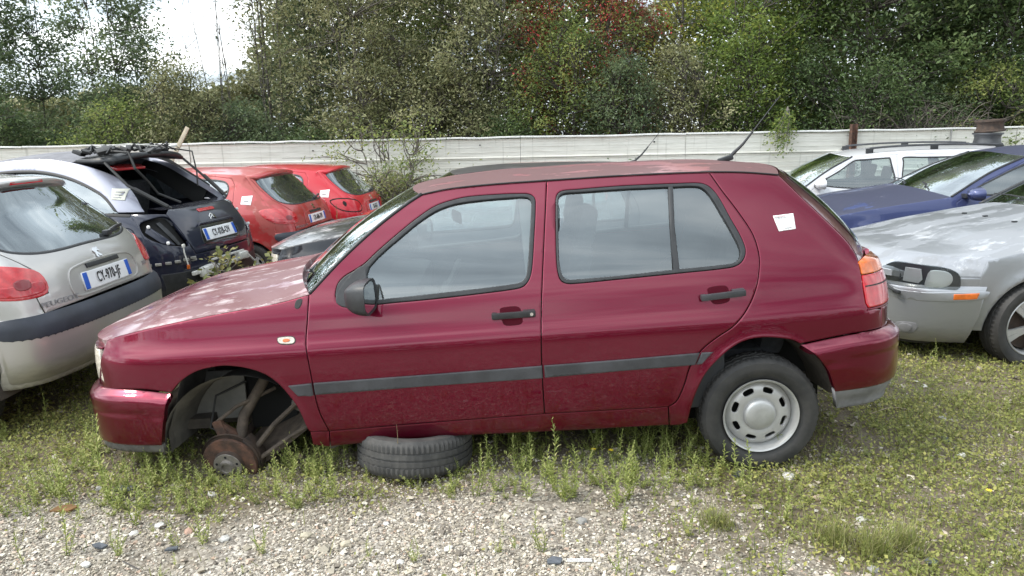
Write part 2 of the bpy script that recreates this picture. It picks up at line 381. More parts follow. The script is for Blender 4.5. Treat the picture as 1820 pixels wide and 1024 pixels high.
def shrink(P, g):
    P = np.array(P, float); s = 1 if area(P) > 0 else -1
    a = P - np.roll(P, 1, 0); b = np.roll(P, -1, 0) - P
    na = np.stack([-a[:, 1], a[:, 0]], 1) * s; nb = np.stack([-b[:, 1], b[:, 0]], 1) * s
    na /= np.linalg.norm(na, axis=1)[:, None] + 1e-9; nb /= np.linalg.norm(nb, axis=1)[:, None] + 1e-9
    n = na + nb; ln = np.linalg.norm(n, axis=1)[:, None] + 1e-9; n /= ln
    c = np.clip(np.sum(n * na, 1), .5, 1)[:, None]
    return P + n * g / c
def inpoly(pts, P):
    x, y = pts[:, 0][:, None], pts[:, 1][:, None]
    x1, y1 = P[:, 0], P[:, 1]; x2, y2 = np.roll(x1, -1), np.roll(y1, -1)
    c = ((y1 > y) != (y2 > y)) & (x < (x2 - x1) * (y - y1) / (y2 - y1 + 1e-15) + x1)
    return c.sum(1) % 2 == 1
def distpoly(pts, P):
    a = P; b = np.roll(P, -1, 0); d = b - a; L = (d ** 2).sum(1) + 1e-15
    t = np.clip(((pts[:, None, :] - a[None]) * d[None]).sum(2) / L, 0, 1)
    return np.sqrt((((a[None] + d[None] * t[..., None]) - pts[:, None, :]) ** 2).sum(2)).min(1)
def region(outline, holes, step):
    loops = [np.asarray(outline)] + [np.asarray(h) for h in holes]
    pts = []; edges = []
    for L in loops:
        n0 = len(pts); pts += [tuple(p) for p in L]; k = len(L)
        edges += [(n0 + i, n0 + (i + 1) % k) for i in range(k)]
    O = loops[0]; mn = O.min(0); mx_ = O.max(0)
    gx = np.arange(mn[0] + step / 2, mx_[0], step); gy = np.arange(mn[1] + step / 2, mx_[1], step)
    G = np.array([(x + (step / 2 if j % 2 else 0), y) for j, y in enumerate(gy) for x in gx]) if len(gx) and len(gy) else np.zeros((0, 2))
    if len(G):
        k = inpoly(G, O)
        for h in loops[1:]: k &= ~inpoly(G, h)
        G = G[k]
        if len(G):
            k = np.ones(len(G), bool)
            for L in loops: k &= distpoly(G, L) > step * .35
            G = G[k]
    d_ = min(.007, step * .22)
    for q, L in enumerate(loops):      # a ring just inside the rim keeps the rounded edge narrow
        R_ = shrink(L, d_ if q == 0 else -d_)
        k = inpoly(R_, O)
        for h in loops[1:]: k &= ~inpoly(R_, h)
        R_ = R_[k]
        if len(R_):
            k = np.ones(len(R_), bool)
            for L2 in loops: k &= distpoly(R_, L2) > d_ * .6
            pts += [tuple(p) for p in R_[k]]
    pts += [tuple(p) for p in G]
    vs, es, fs, _, _, _ = delaunay_2d_cdt([Vector(p) for p in pts], edges, [], 0, 1e-6)
    V = np.array([tuple(v) for v in vs]); Fa = [f for f in fs if len(f) == 3]
    Fa = np.array(Fa); Cn = V[Fa].mean(1); k = inpoly(Cn, O)
    for h in loops[1:]: k &= ~inpoly(Cn, h)
    return V, Fa[k]
def surf_n(f, P, h=1.4e-2):
    a = f(P + [h, 0]) - f(P - [h, 0]); b = f(P + [0, h]) - f(P - [0, h])
    n = np.cross(a, b); return n / (np.linalg.norm(n, axis=1)[:, None] + 1e-12)
def panel(name, f, outline, holes=(), step=.03, off=0., thick=.02, mat=None, parent=None, gap=0., mirror=False, edge=.0015, fn=None, sharp=False):
    """a sheet cut to an outline on the surface f(p,q), with rim walls going inwards"""
    outline = np.asarray(outline, float)
    if gap: outline = shrink(outline, gap); holes = [shrink(h, -gap) for h in holes]
    V, Fa = region(outline, holes, step)
    P3 = f(V); N = surf_n(fn or f, V)
    ref = f.ref if hasattr(f, 'ref') else np.array([0, 0, 0.])
    sgn = np.sign(np.median(np.sum(N * (P3 - ref), 1))) or 1
    N = N * sgn
    used = {}
    for t in Fa:
        for i in range(3):
            e = (t[i], t[(i + 1) % 3]); k = (min(e), max(e)); used.setdefault(k, []).append(e)
    be = [v[0] for v in used.values() if len(v) == 1]
    bset = sorted({i for e in be for i in e}); bi = {b: j for j, b in enumerate(bset)}
    P = P3 + N * off
    for b in bset: P[b] -= N[b] * edge
    wn_ = np.zeros((len(V), 3))
    # orientation of faces
    t0 = P[Fa]; fnm = np.cross(t0[:, 1] - t0[:, 0], t0[:, 2] - t0[:, 0])
    flip = np.sum(fnm * N[Fa].mean(1)) < 0
    F = [tuple(t[::-1]) if flip else tuple(t) for t in Fa]
    nv = len(V); verts = list(P); norms = list(N)
    for (a, b) in be:
        if flip: a, b = b, a
        w = np.cross(P[b] - P[a], N[a]); l = np.linalg.norm(w)
        if l > 0: wn_[a] += w / l; wn_[b] += w / l
    for b in bset:
        w = wn_[b]; l = np.linalg.norm(w); w = w / l if l > 0 else w; wn_[b] = w
        norms[b] = N[b] + .45 * w; norms[b] = norms[b] / np.linalg.norm(norms[b])
    if thick > 0:
        for b in bset: verts.append(P[b]); norms.append(wn_[b])
        for b in bset: verts.append(P[b] - N[b] * thick); norms.append(wn_[b])
        nb = len(bset)
        for (a, b) in be:
            if flip: a, b = b, a
            F.append((nv + bi[b], nv + bi[a], nv + nb + bi[a], nv + nb + bi[b]))
    norms = np.array(norms); norms /= np.linalg.norm(norms, axis=1)[:, None] + 1e-12
    o = mo(name, verts, F, mat, parent, True, norms)
    if not mirror: return o
    vm = np.array(verts) * [1, -1, 1]
    o2 = mo(name, vm, [tuple(reversed(t)) for t in F], mat, parent if mirror is True else mirror, True, norms * [1, -1, 1])
    return o, o2
def loft(name, E, C, mat, parent, nt=21, p=2.2, px=2.0, tm=1., thick=.01, r0=0., r1=1., off=(0, 0, 0)):
    """symmetric top panel: near edge E (n,3) with y<0, centre line C (n,3); crossed by a superelliptic crown"""
    E = np.asarray(E, float); C = np.asarray(C, float); n = len(E); V = []
    E = E[int(n * r0):int(math.ceil(n * r1))] + off; C = C[int(n * r0):int(math.ceil(n * r1))] + off; n = len(E)
    T = np.linspace(-1, 1, nt); T = np.sign(T) * (1 - (1 - np.abs(T)) ** 1.25) * tm
    for i in range(n):
        for t in T:
            a = abs(t)
            V.append((C[i, 0] + (E[i, 0] - C[i, 0]) * a ** (px if np.isscalar(px) else float(np.interp(i / (n - 1), px[0], px[1]))), abs(E[i, 1]) * t, C[i, 2] + (E[i, 2] - C[i, 2]) * a ** p))
    F = []
    for i in range(n - 1):
        for j in range(nt - 1):
            F.append((i * nt + j, (i + 1) * nt + j, (i + 1) * nt + j + 1, i * nt + j + 1))
    V = np.array(V)
    a = np.array(F[len(F) // 2]); nn = np.cross(V[a[1]] - V[a[0]], V[a[2]] - V[a[0]])
    if nn[2] < 0: F = [q[::-1] for q in F]
    # rim
    ring = [j for j in range(nt)] + [i * nt + nt - 1 for i in range(1, n)] + [(n - 1) * nt + j for j in range(nt - 2, -1, -1)] + [i * nt for i in range(n - 2, 0, -1)]
    k = len(V); V2 = V[ring].copy(); V3 = V2.copy(); V3[:, 2] -= thick
    VV = np.vstack([V, V2, V3]); L = len(ring)
    for i in range(L):
        j = (i + 1) % L; F.append((k + i, k + j, k + L + j, k + L + i))
    return mo(name, VV, F, mat, parent, True)

class Body:
    def __init__(s, root, M4, W, planF, planR, x0, Rz=None, Fz=None, zlow=None, arches=()):
        s.root = root; s.M = np.array(M4); s.W = spl(W); s.x0 = x0; s.arches = arches
        s.pf = crv(planF, .01); s.pr = crv(planR, .01)     # (x, b) from x0 to tip centre
        s.XF = s.pf[:, 0].min(); s.XR = s.pr[:, 0].max()
        s.Rz = spl(Rz) if Rz else (lambda z: np.full_like(np.asarray(z, float), s.XR))
        s.Fz = spl(Fz) if Fz else (lambda z: np.full_like(np.asarray(z, float), s.XF))
        wm = .84
        for nm, pl in (('uf', s.pf), ('ur', s.pr)):
            d = np.diff(pl * [1, wm], axis=0); setattr(s, nm, np.r_[0, np.cumsum(np.hypot(d[:, 0], d[:, 1]))])
        s.Lf = s.uf[-1]; s.Lr = s.ur[-1]
        s.cen = np.array([x0, 0, .7])
    def flare(s, x, z):
        r_ = 0
        for (xc, zc, r, a, *sp) in s.arches:
            w = sp[0] if sp else .05
            d = np.hypot(x - xc, z - zc); r_ = r_ + a * np.exp(-((d - r) / w) ** 2) * (d > 0)
        return r_
    def side(s):
        def f(P):
            P = np.atleast_2d(P); x, z = P[:, 0], P[:, 1]
            R = s.Rz(z); Fx = s.Fz(z)
            xn = np.where(x > s.x0, s.x0 + (x - s.x0) * (s.XR - s.x0) / (R - s.x0), s.x0 + (x - s.x0) * (s.XF - s.x0) / (Fx - s.x0))
            i = np.argsort(s.pr[:, 0], kind='stable'); j = np.argsort(s.pf[:, 0], kind='stable')
            b = np.where(xn > s.x0, np.interp(xn, s.pr[i, 0], s.pr[i, 1]), np.interp(xn, s.pf[j, 0], s.pf[j, 1]))
            return np.stack([x, -(s.W(z) * b + s.flare(x, z)), z], 1)
        f.ref = s.cen; f.is_side = True
        return f
    def wrap(s, end, off=0.):
        pl, ul, L = (s.pr, s.ur, s.Lr) if end == 'r' else (s.pf, s.uf, s.Lf)
        def f(P):
            P = np.atleast_2d(P); u, z = P[:, 0], P[:, 1]
            far = u > L; uu = np.where(far, 2 * L - u, u)
            x = np.interp(uu, ul, pl[:, 0]); b = np.interp(uu, ul, pl[:, 1])
            E = s.Rz(z) if end == 'r' else s.Fz(z); X = s.XR if end == 'r' else s.XF
            x = s.x0 + (x - s.x0) * (E - s.x0) / (X - s.x0)
            y = -s.W(z) * b
            cw = getattr(s, 'crown', {}).get(end)
            if cw: z = z + cw[0] * (1 - b ** 2.2) * np.clip((z - cw[1]) / (cw[2] - cw[1]), 0, 1.05) ** 1.3
            return np.stack([x, np.where(far, -y, y), z], 1)
        f.ref = s.cen
        return f
    def uy(s, end, y):
        """u on the wrap for half-width fraction b=y (near side) on the end face"""
        pl, ul = (s.pr, s.ur) if end == 'r' else (s.pf, s.uf)
        return float(np.interp(-y, -pl[:, 1], ul))
    def proj(s, P3):
        w = P3 @ s.M[:3, :3].T + s.M[:3, 3] - CPOS; d = w @ cf
        return np.stack([910 + FPX * (w @ cr) / d, 512 - FPX * (w @ cu) / d], 1)
    def px(s, f, pts, guess, off=0.):
        """photo pixel -> surface parameters, by Newton"""
        out = []; g = np.array(guess, float)
        for q in pts:
            q = np.array(q, float); best = None
            d_ = cr * (q[0] - 910) / FPX - cu * (q[1] - 512) / FPX + cf
            Mi = np.linalg.inv(s.M); o_ = (Mi @ np.r_[CPOS, 1])[:3]; dl = Mi[:3, :3] @ d_
            if getattr(f, 'is_side', False):
                tt = (-.80 - o_[1]) / dl[1]; p_ = o_ + dl * tt; g = np.array([np.clip(p_[0], s.XF + .08, s.XR - .08), p_[2]])
            for it in range(40):
                J = []; p0 = s.proj(f(g[None]))[0]; e = q - p0
                if best is None or np.hypot(*e) < best[0]: best = (np.hypot(*e), g.copy())
                if np.hypot(*e) < .05: break
                h = 1e-3
                for k in range(2):
                    gg = g.copy(); gg[k] += h; J.append((s.proj(f(gg[None]))[0] - p0) / h)
                J = np.array(J).T
                try: d = np.linalg.lstsq(J, e, rcond=1e-3)[0]
                except Exception: break
                n = np.hypot(*d); g = g + d * min(1, .15 / (n + 1e-9))
                if getattr(f, 'is_side', False): g[0] = np.clip(g[0], s.XF + .045, s.XR - .03)
            if best[0] > 1.5: print("px miss", tuple(q), round(float(best[0]), 1), best[1].round(3))
            g = best[1]; out.append(g.copy())
        return np.array(out)

# ---------------------------------------------------------------- wheels
def tyre_obj(name, R, rr, w, mat, parent, n=120, M4=None, tread=True):
    """axis y, outer face at -y"""
    h = w / 2; prof = [(rr, -h * .62), (rr + .008, -h * .72), (rr + .02, -h * .82), (rr + (R - rr) * .35, -h * .97), (rr + (R - rr) * .6, -h), (rr + (R - rr) * .82, -h * .96), (R - .012, -h * .86)]
    shoulder = len(prof)
    prof += [(R - .004, -h * .76), (R, -h * .62), (R, -h * .40), (R - .007, -h * .385), (R - .007, -h * .33), (R, -h * .315), (R + .001, -h * .06), (R - .007, -h * .045), (R - .007, h * .045), (R + .001, h * .06)]
    prof += [(a, -b) for a, b in prof[:13][::-1]][0:]
    V = []; F = []; q = len(prof)
    for k in range(n):
        t = 2 * math.pi * k / n
        for j, (r, y) in enumerate(prof):
            if tread and (6 <= j <= 9 or q - 10 <= j <= q - 7) and k % 2: r = r - .006
            if tread and j in (12, 13, 16, 17) and k % 3 == 0: r -= .004
            p = Vector((r * math.cos(t), y, r * math.sin(t)))
            if M4 is not None: p = M4 @ p
            V.append(p[:])
    for k in range(n):
        for j in range(q - 1):
            F.append((k * q + j, k * q + j + 1, ((k + 1) % n) * q + j + 1, ((k + 1) % n) * q + j))
    o = mo(name, V, F, mat, parent, True)
    try: o.data.set_sharp_from_angle(angle=math.radians(40))
    except Exception: pass
    return o
def lathe_obj(name, prof, mat, parent, n=48, M4=None, c=(0, 0, 0)):
    return MB().lathe(prof, n=n, c=c, mat=M4).obj(name, mat, parent)
def text_mesh(name, s, size, mat, parent, M4, font_sx=1., depth=.001, align='CENTER', bold=0.):
    cu_ = bpy.data.curves.new(name, 'FONT'); cu_.body = s; cu_.size = size; cu_.extrude = depth; cu_.align_x = align; cu_.align_y = 'CENTER'; cu_.offset = bold
    cu_.resolution_u = 3; cu_.space_character = 1.14 if name == 'plate_lettering' else 1.0
    o = bpy.data.objects.new(name, cu_); COL.objects.link(o)
    dg = bpy.context.evaluated_depsgraph_get(); me = bpy.data.meshes.new_from_object(o.evaluated_get(dg))
    bpy.data.objects.remove(o); me.transform(M4 @ Matrix.Diagonal((font_sx, 1, 1, 1)))
    me.materials.clear(); me.materials.append(mat)
    o = bpy.data.objects.new(name, me); COL.objects.link(o); o.parent = parent
    return o
# ================================================================ the burgundy hatchback
def golf():
    root = thing("burgundy_hatchback", "burgundy five-door hatchback with its front wheel missing, nose resting low over the gravel", "car", (1.18, 4.11, 0.0), (0, math.radians(-3.0), 0))
    M4 = Matrix.Translation(root.location) @ root.rotation_euler.to_matrix().to_4x4()
    FA = -2.475
    B = Body(root, M4,
             [(0, .75), (.15, .775), (.22, .803), (.30, .822), (.42, .838), (.55, .8465), (.66, .848), (.72, .8455), (.755, .838), (.80, .820), (.93, .782), (1.10, .713), (1.33, .605), (1.45, .54)],
             [(-1.2, 1), (-2.0, .997), (-2.5, .985), (-2.85, .958), (-3.05, .905), (-3.16, .82), (-3.225, .65), (-3.252, .38), (-3.26, 0)],
             [(-1.2, 1), (-.4, .997), (0, .988), (.3, .962), (.5, .925), (.61, .86), (.68, .74), (.715, .45), (.725, 0)],
             -1.2, Rz=[(.0, .725), (.8, .725), (.92, .70), (1.1, .60), (1.3, .44), (1.45, .3)],
             arches=[(FA, .24, .345, .020), (.0, .27, .345, .022)])
    S = B.side()
    def sp(pts, g=(-.5, .7)): return B.px(S, pts, g)
    def ec(pts, g=(-.5, .7), step=.02): return crv(sp(pts, g), step)
    MR = M['red']
    # ---- shut lines
    gfd = ec([(549, 524), (546, 573), (543.5, 608), (548, 643), (556, 685), (567, 731), (585, 767)], (-1.9, .8))
    gab = ec([(972, 321), (966, 450), (962, 560), (963, 650), (968, 736)], (-.95, 1.2))
    grq = ec([(1260, 306), (1282, 337), (1311, 375), (1338, 416), (1348, 446), (1350, 471), (1344, 513), (1329, 548), (1303, 581), (1275, 600), (1248, 622), (1228, 649), (1217, 682), (1207, 706), (1201, 715), (1188, 723.5)], (-.2, 1.3))
    pil = ec([(549, 524), (609, 460), (670, 404), (723, 363), (749, 346)], (-1.9, .8))
    gut1 = ec([(749, 346), (798, 336), (874, 328), (972, 321)], (-1.2, 1.2))
    gut2 = ec([(972, 321), (1086, 313.5), (1201, 308), (1260, 306)], (-.8, 1.3))
    gut3 = ec([(1260, 306), (1320, 306.5), (1384, 311)], (-.1, 1.3))
    sil1 = ec([(585, 767), (777, 751), (968, 736)], (-1.7, .25))
    sil2 = ec([(968, 736), (1160, 725.5), (1188, 723.5)], (-.7, .28))
    hde = ec([(189, 606), (210, 598), (281, 580.5), (386, 558.7), (492, 539.3), (549, 524)], (-2.9, .7))
    bmf = ec([(174, 689), (245.5, 692), (304, 698.5)], (-3.0, .5))
    fa = ec([(304, 698.5), (323, 677), (351, 660), (386, 652), (404, 650.8), (439, 655.4), (470.5, 666), (495, 683.5), (512.7, 703), (527, 722), (537, 741.5), (546, 762.6), (551, 768)], (-2.8, .5))
    nose = ec([(189, 606), (181, 628), (176, 655), (174, 689)], (-3.1, .6))
    tg = ec([(1384, 311), (1425, 350.5), (1470, 393), (1506, 429), (1521.5, 451.6), (1526, 465)], (.3, 1.2))
    lampe = ec([(1526, 465), (1531, 485), (1535, 514), (1539.4, 538.4), (1543.5, 547)], (.6, .8))
    bmr = ec([(1566, 582.5), (1508.6, 594), (1447, 606.5), (1422.5, 611.5)], (.6, .55))
    ra = ec([(1422.5, 611.5), (1410, 605), (1381, 601), (1352, 600.5), (1324, 606), (1299, 620), (1275, 641), (1254, 665.5), (1238, 698), (1228, 728), (1222, 752)], (.2, .6))
    if 1: print("hood edge", S(hde[[0, -1]]).round(3), "pil top", S(pil[-1:]).round(3), "gut3", S(gut3[-1:]).round(3), "bmf", bmf[[0, -1]].round(3), "bmr", bmr[[0, -1]].round(3), "tg", tg[[0, -1]].round(3), "sil", sil1[0], sil2[-1], 'gfd0', gfd[0])
    # ---- windows
    wf = ec([(596, 524), (600, 506), (612, 492), (630, 481), (648, 469), (670, 448), (714, 410), (743.6, 386.5), (773, 367), (802, 356.5), (832, 350), (890, 345.5), (925, 344.5), (941, 345.5), (950, 352), (951.5, 366), (949, 420), (945, 478), (940, 497), (930, 509), (915, 513.5), (860, 521), (773, 531), (694, 538.5), (650, 543), (612, 545), (600, 538)], (-1.6, .9), .014)
    wfg = ec([(656, 474.5), (675, 454), (718, 416.5), (747, 393), (777, 374), (808, 363), (850, 356.5), (900, 352), (935, 350.5), (944, 356), (944.5, 370), (942, 420), (938, 475), (934, 494), (925, 502), (905, 506), (860, 512), (773, 522), (694, 530.5), (664, 532.5), (652, 522), (651, 490)], (-1.4, 1), .014)
    wr = ec([(988, 360), (990, 347), (998, 340), (1025, 337), (1100, 331), (1160, 328), (1200, 326.5), (1235, 325.5), (1250, 327), (1262, 333), (1276, 349), (1299, 390), (1317, 422), (1324.5, 443), (1323, 457), (1314, 469), (1297, 475.5), (1206, 485.5), (1106, 495.5), (1018, 504), (1003, 502.5), (995, 495), (990, 470), (988, 410)], (-.8, 1.1), .014)
    wrg = ec([(992, 362), (993.5, 350), (1002, 344), (1030, 341.5), (1100, 336.5), (1160, 333.5), (1200, 332), (1238, 331), (1250, 335), (1262, 347), (1280, 376), (1300, 411), (1314, 438), (1316.5, 450), (1313, 462), (1300, 468.5), (1206, 478.5), (1106, 489.5), (1020, 497), (1006, 496), (999, 488), (994, 465), (992, 410)], (-.8, 1.1), .014)
    # ---- panels
    kw = dict(parent=root, mirror=True)
    low = lin(B.px(S, [(551, 768), (556, 791), (587, 795)], (-1.9, .2)), .02)
    fender = cat(hde[::-1][::-1], gfd, lin([gfd[-1], fa[-1]]), fa[::-1], bmf[::-1], nose[::-1])
    panel("front_fender", S, fender, step=.03, mat=MR, gap=.0022, **kw)
    d1 = cat(pil, gut1, gab, sil1[::-1], gfd[::-1])
    fd, fdf = panel("front_door", S, d1, [wf], step=.03, mat=MR, gap=.0025, thick=.03, **kw)
    d2 = cat(gut2, grq, sil2[::-1], gab[::-1])
    rd, rdf = panel("rear_door", S, d2, [wr], step=.03, mat=MR, gap=.0025, thick=.03, **kw)
    qp = cat(gut3, tg, lampe, B.px(S, [(1566, 549)], (.65, .7)), bmr, ra, sp([(1207, 756), (1190, 757)], (-.5, .2)), [sil2[-1]], grq[::-1])
    quarter, _ = panel("quarter_panel", S, qp, step=.03, mat=MR, gap=.0022, **kw)
    sl = cat(sil1, sil2, sp([(1190, 757), (996, 767.6), (831, 775), (666, 787), (587, 795)], (-.5, .2)))
    panel("sill", S, sl, step=.03, mat=MR, gap=.0025, off=-.004, thick=.06, **kw)
    jk = cat(lin([gfd[-1], fa[-1]]), low); panel("sill_end", S, jk, step=.03, mat=MR, gap=.002, off=-.002, **kw)
    # ---- dark inner shell behind the shut lines, with the window and wheel openings
    full = cat(pil, gut1, gut2, gut3, tg, lampe, bmr, ra, sp([(1190, 757), (996, 767.6), (666, 787), (587, 795), (556, 791), (551, 768)], (-.5, .2)), fa[::-1], bmf[::-1], nose[::-1], hde)
    panel("inner_shell", S, shrink(full, .012), [wf, wr], step=.05, off=-.024, thick=.0, mat=M['dark'], **kw)
    # ---- glazing
    def sub(nm, outl, par, parf, mat, **k):
        hol = k.pop('holes', ())
        return panel(nm, S, outl, hol, mat=mat, parent=par, mirror=parf, **k)
    sub("window_seal", shrink(wf, .001), fd, fdf, M['blackpl'], holes=[wfg], step=.02, off=.004, thick=.03, edge=.003)
    sub("window_pane", shrink(wfg, -.004), fd, fdf, M['glass'], step=.05, off=-.012, thick=0)
    sub("window_seal", shrink(wr, .001), rd, rdf, M['blackpl'], holes=[wrg], step=.02, off=.004, thick=.03, edge=.003)
    sub("window_pane", shrink(wrg, -.004), rd, rdf, M['glass'], step=.05, off=-.012, thick=0)
    wb = cat(lin(sp([(1187.5, 330), (1196, 329.5), (1199, 400), (1208, 482), (1197, 483), (1191, 400)], (-.4, 1.2)), .02))
    sub("window_divider", wb, rd, rdf, M['blackpl'], step=.03, off=.002, thick=.02)
    # ---- side protection strips
    st = [("front_fender", [(513, 685.5), (554, 681), (558, 702), (530, 703.5)]), (fd, [(558, 680.5), (760, 665.5), (963, 650), (964.5, 671.5), (760, 685.5), (561, 701)]), (rd, [(967, 649.5), (1110, 638.5), (1243, 627), (1235, 648), (1110, 658), (968.5, 670.5)]), (root, [(1247, 626.5), (1267, 625.5), (1246, 647), (1237, 647.5)])]
    for par, q in st:
        P_ = root if par == "front_fender" else par
        panel("side_trim_strip", S, lin(sp(q, (-.5, .5)), .03), step=.03, off=.014, thick=.016, edge=.006, mat=M['strip'], parent=P_, mirror={fd: fdf, rd: rdf}.get(par, root))
    # ---- roof, windscreen, hood, tailgate
    ge = S(cat(gut1, gut2, gut3)); n = len(ge); ge = ge[::2] if n > 120 else ge
    s = np.linspace(0, 1, len(ge))
    rise = .030 * np.minimum(1, .30 + 2.6 * s) * np.minimum(1, 1.0 - np.clip(s - .86, 0, 1) * 2.2)
    gc = np.stack([ge[:, 0] - .10 * (1 - s) ** 2.5 + .10 * s ** 6, 0 * s, ge[:, 2] + rise], 1)
    ge2 = ge + [0, .006, .001]
    loft("roof", ge2, gc, M['roof'], root, nt=31, p=2.1, thick=.02)
    gm = MB().tube([(g[0], g[1] - .001, g[2] + .002) for g in ge], .0035, 6); gm.obj("roof_gutter", M['blackpl'], root, smooth=True)
    pe = S(pil); k = len(pe); s = np.linspace(0, 1, k)
    pc0 = np.array([pe[0][0] - .20, 0, pe[0][2] + .005]); pc1 = gc[0] + [0, 0, 0.0]
    pcn = np.stack([pc0[0] + (pc1[0] - pc0[0]) * s, 0 * s, pc0[2] + (pc1[2] - pc0[2]) * s + .035 * np.sin(np.pi * s)], 1)
    loft("windscreen", pe + [0, .014, 0], pcn, M['wglass'], root, nt=25, p=2.0, thick=.004)
    MB().tube([tuple(q + [.002, .004, .003]) for q in pe], .009, 6).obj("windscreen_trim", M['blackpl'], root, smooth=True)
    # hood: long patch from nose to cowl
    he = S(hde); s = np.linspace(0, 1, len(he))
    hz = he[:, 2] - .015 + .07 * np.minimum(1, s * 3.5)
    hx = np.interp(s, [0, .12, .3, 1], [-3.27, he[int(.12 * len(he))][0] - .17, he[int(.3 * len(he))][0] - .12, he[-1][0] - .17])
    loft("hood", he + [0, .006, .0], np.stack([hx, 0 * hx, hz], 1), M['hood'], root, nt=31, p=2.3, px=([0, .15, .5, 1], [4.5, 3.2, 2.2, 2.0]), thick=.05)
    # cowl under the windscreen base, wipers on it
    ce = np.array([he[-1] + [-.02, .03, -.012], he[-1] + [.06, .03, -.012], he[-1] + [.12, .05, .0]])
    cc = np.array([[hx[-1] - .01, 0, hz[-1] - .03], [hx[-1] + .06, 0, hz[-1] - .032], [hx[-1] + .16, 0, hz[-1] - .02]])
    cowl = loft("cowl_panel", ce, cc, M['blackpl'], root, nt=21, p=2.0, thick=.02)
    for y0, L_ in ((-.42, .52), (.12, .48)):
        b0 = np.array([hx[-1] + .10, y0, hz[-1] + .0])
        MB().tube([b0, b0 + [.03, .06, .03], b0 + [.085, .32, .03], b0 + [.075, L_, .03]], [.012, .009, .006, .005], 6).box(b0 + [.055, .27, .022], (.02, L_, .012), (0, .3, -.08)).obj("wiper", M['blackpl'], root)
    # tailgate upper with window, and lower panel between the lamps
    te = S(tg); s = np.linspace(0, 1, len(te))
    t2 = np.stack([gc[-1][0] + (B.XR - .015 - gc[-1][0]) * s ** 1.0 + .035 * np.sin(np.pi * s), 0 * s, gc[-1][2] + (te[-1][2] + .01 - gc[-1][2]) * s + .012 * np.sin(np.pi * s)], 1)
    loft("tailgate", te + [.003, .008, 0], t2, MR, root, nt=31, p=2.6, px=2.4, thick=.02)
    loft("rear_window", te + [.003, .008, 0], t2, M['dglass'], root, nt=25, p=2.6, px=2.4, tm=.80, thick=.006, r0=.10, r1=.86, off=(.006, 0, .004))
    RW = B.wrap('r'); FW = B.wrap('f')
    def rp(pts, g): return B.px(RW, pts, g)
    le = rp([(1526, 465), (1531, 485), (1535, 514), (1539.4, 538.4), (1543.5, 547)], (1.6, .85))
    zt, zb, zm = le[0][1] - .002, le[-1][1], B.px(RW, [(1533, 488)], (1.6, .85))[0][1]
    uL = B.uy('r', .60)
    lampR = []
    for sgn in (1, -1):
        mu = lambda P: np.array([(p[0] if sgn == 1 else 2 * B.Lr - p[0], p[1]) for p in P])
        am = [p for p in le if p[1] > zm]; lo = [p for p in le if p[1] <= zm]
        e_m = np.interp(zm, le[::-1, 1], le[::-1, 0])
        a = panel("tail_lamp", RW, mu(lin(list(lo[::1]) + [(uL, zb), (uL, zm - .004), (e_m, zm - .004)])), step=.03, off=.006, thick=.04, mat=M['lampred'], parent=root, edge=.004)
        panel("amber_lens", RW, mu(lin(list(am) + [(e_m, zm), (uL, zm), (uL, zt)])), step=.03, off=.006, thick=.04, mat=M['lampamber'], parent=a, edge=.004)
        zr = zb + (zm - zb) * .62
        for q in np.linspace(zb + .01, zm - .012, 9):
            e_q = np.interp(q, le[::-1, 1], le[::-1, 0])
        e_r = np.interp(zr, le[::-1, 1], le[::-1, 0])
        panel("lens_divider", RW, mu(lin([(e_r + .008, zr), (uL - .01, zr), (uL - .01, zr + .006), (e_r + .008, zr + .006)])), step=.03, off=.008, thick=.01, mat=M['rubber'], parent=a, edge=0)
        if sgn == 1:
            panel("lamp_surround", RW, lin([(le[-1][0] - .004, zb - .003), (uL, zb - .003), (uL, zb - .012), (le[-1][0] - .01, zb - .012)]), step=.03, off=.004, thick=.02, mat=MR, parent=root)
    zbt = B.px(RW, [(1540, 588)], (1.8, .6))[0][1]
    panel("tailgate_lower", RW, lin([(uL + .004, zt + .01), (2 * B.Lr - uL - .004, zt + .01), (2 * B.Lr - uL - .004, zbt), (uL + .004, zbt)], .05), step=.06, mat=MR, parent=root)
    uq = np.interp(.64, B.pr[np.argsort(B.pr[:, 0]), 0], B.ur)
    panel("rear_valance", RW, lin([(uq - .06, zb - .012), (2 * B.Lr - uq + .06, zb - .012), (2 * B.Lr - uq + .06, zbt - .05), (uq - .06, zbt - .05)], .05), step=.05, mat=MR, parent=root, off=-.001)
    # ---- bumpers
    def bumper(end, ztop, zbot, amt, edge_pts, guess, tuck=.06, lipz=.0):
        base = B.wrap(end); Lx = B.Lr if end == 'r' else B.Lf
        def f(P):
            P = np.atleast_2d(P); n = surf_n(base, P); p = base(P); r = p - base.ref; s_ = np.sign(np.sum(n * r, 1))[:, None]
            zt_ = ztop(P[:, 0]); d = np.clip((zt_ - P[:, 1]) / .045, 0, 1); o = amt * np.sin(d * np.pi / 2) ** .8
            lo_ = np.clip((zbot + .13 - P[:, 1]) / .13, 0, 1); o = o - tuck * lo_ ** 2
            gro = .006 * np.exp(-((P[:, 1] - (zt_ - .105)) / .006) ** 2)
            return p + n * s_ * (o - gro)[:, None]
        f.ref = base.ref
        return f, Lx
    wfb = B.px(FW, [(304, 698.5), (270, 694.5), (245.5, 692), (210, 690)], (1.5, .5)); zf0 = wfb[-1][1]
    wrb = B.px(RW, [(1422.5, 611.5), (1447, 606.5), (1480, 599.5), (1508.6, 594), (1540, 588)], (1.5, .6))
    ff, Lx = bumper('f', lambda u: np.interp(u, wfb[:, 0], wfb[:, 1]) - .001, .19, .05, None, None)
    fe = B.px(ff, [(304, 699), (294.7, 717), (290, 745), (286.5, 792)], (1.5, .4))
    fz_ = fe[-1][1]; tp = np.array([(fe[0][0], fe[0][1])])
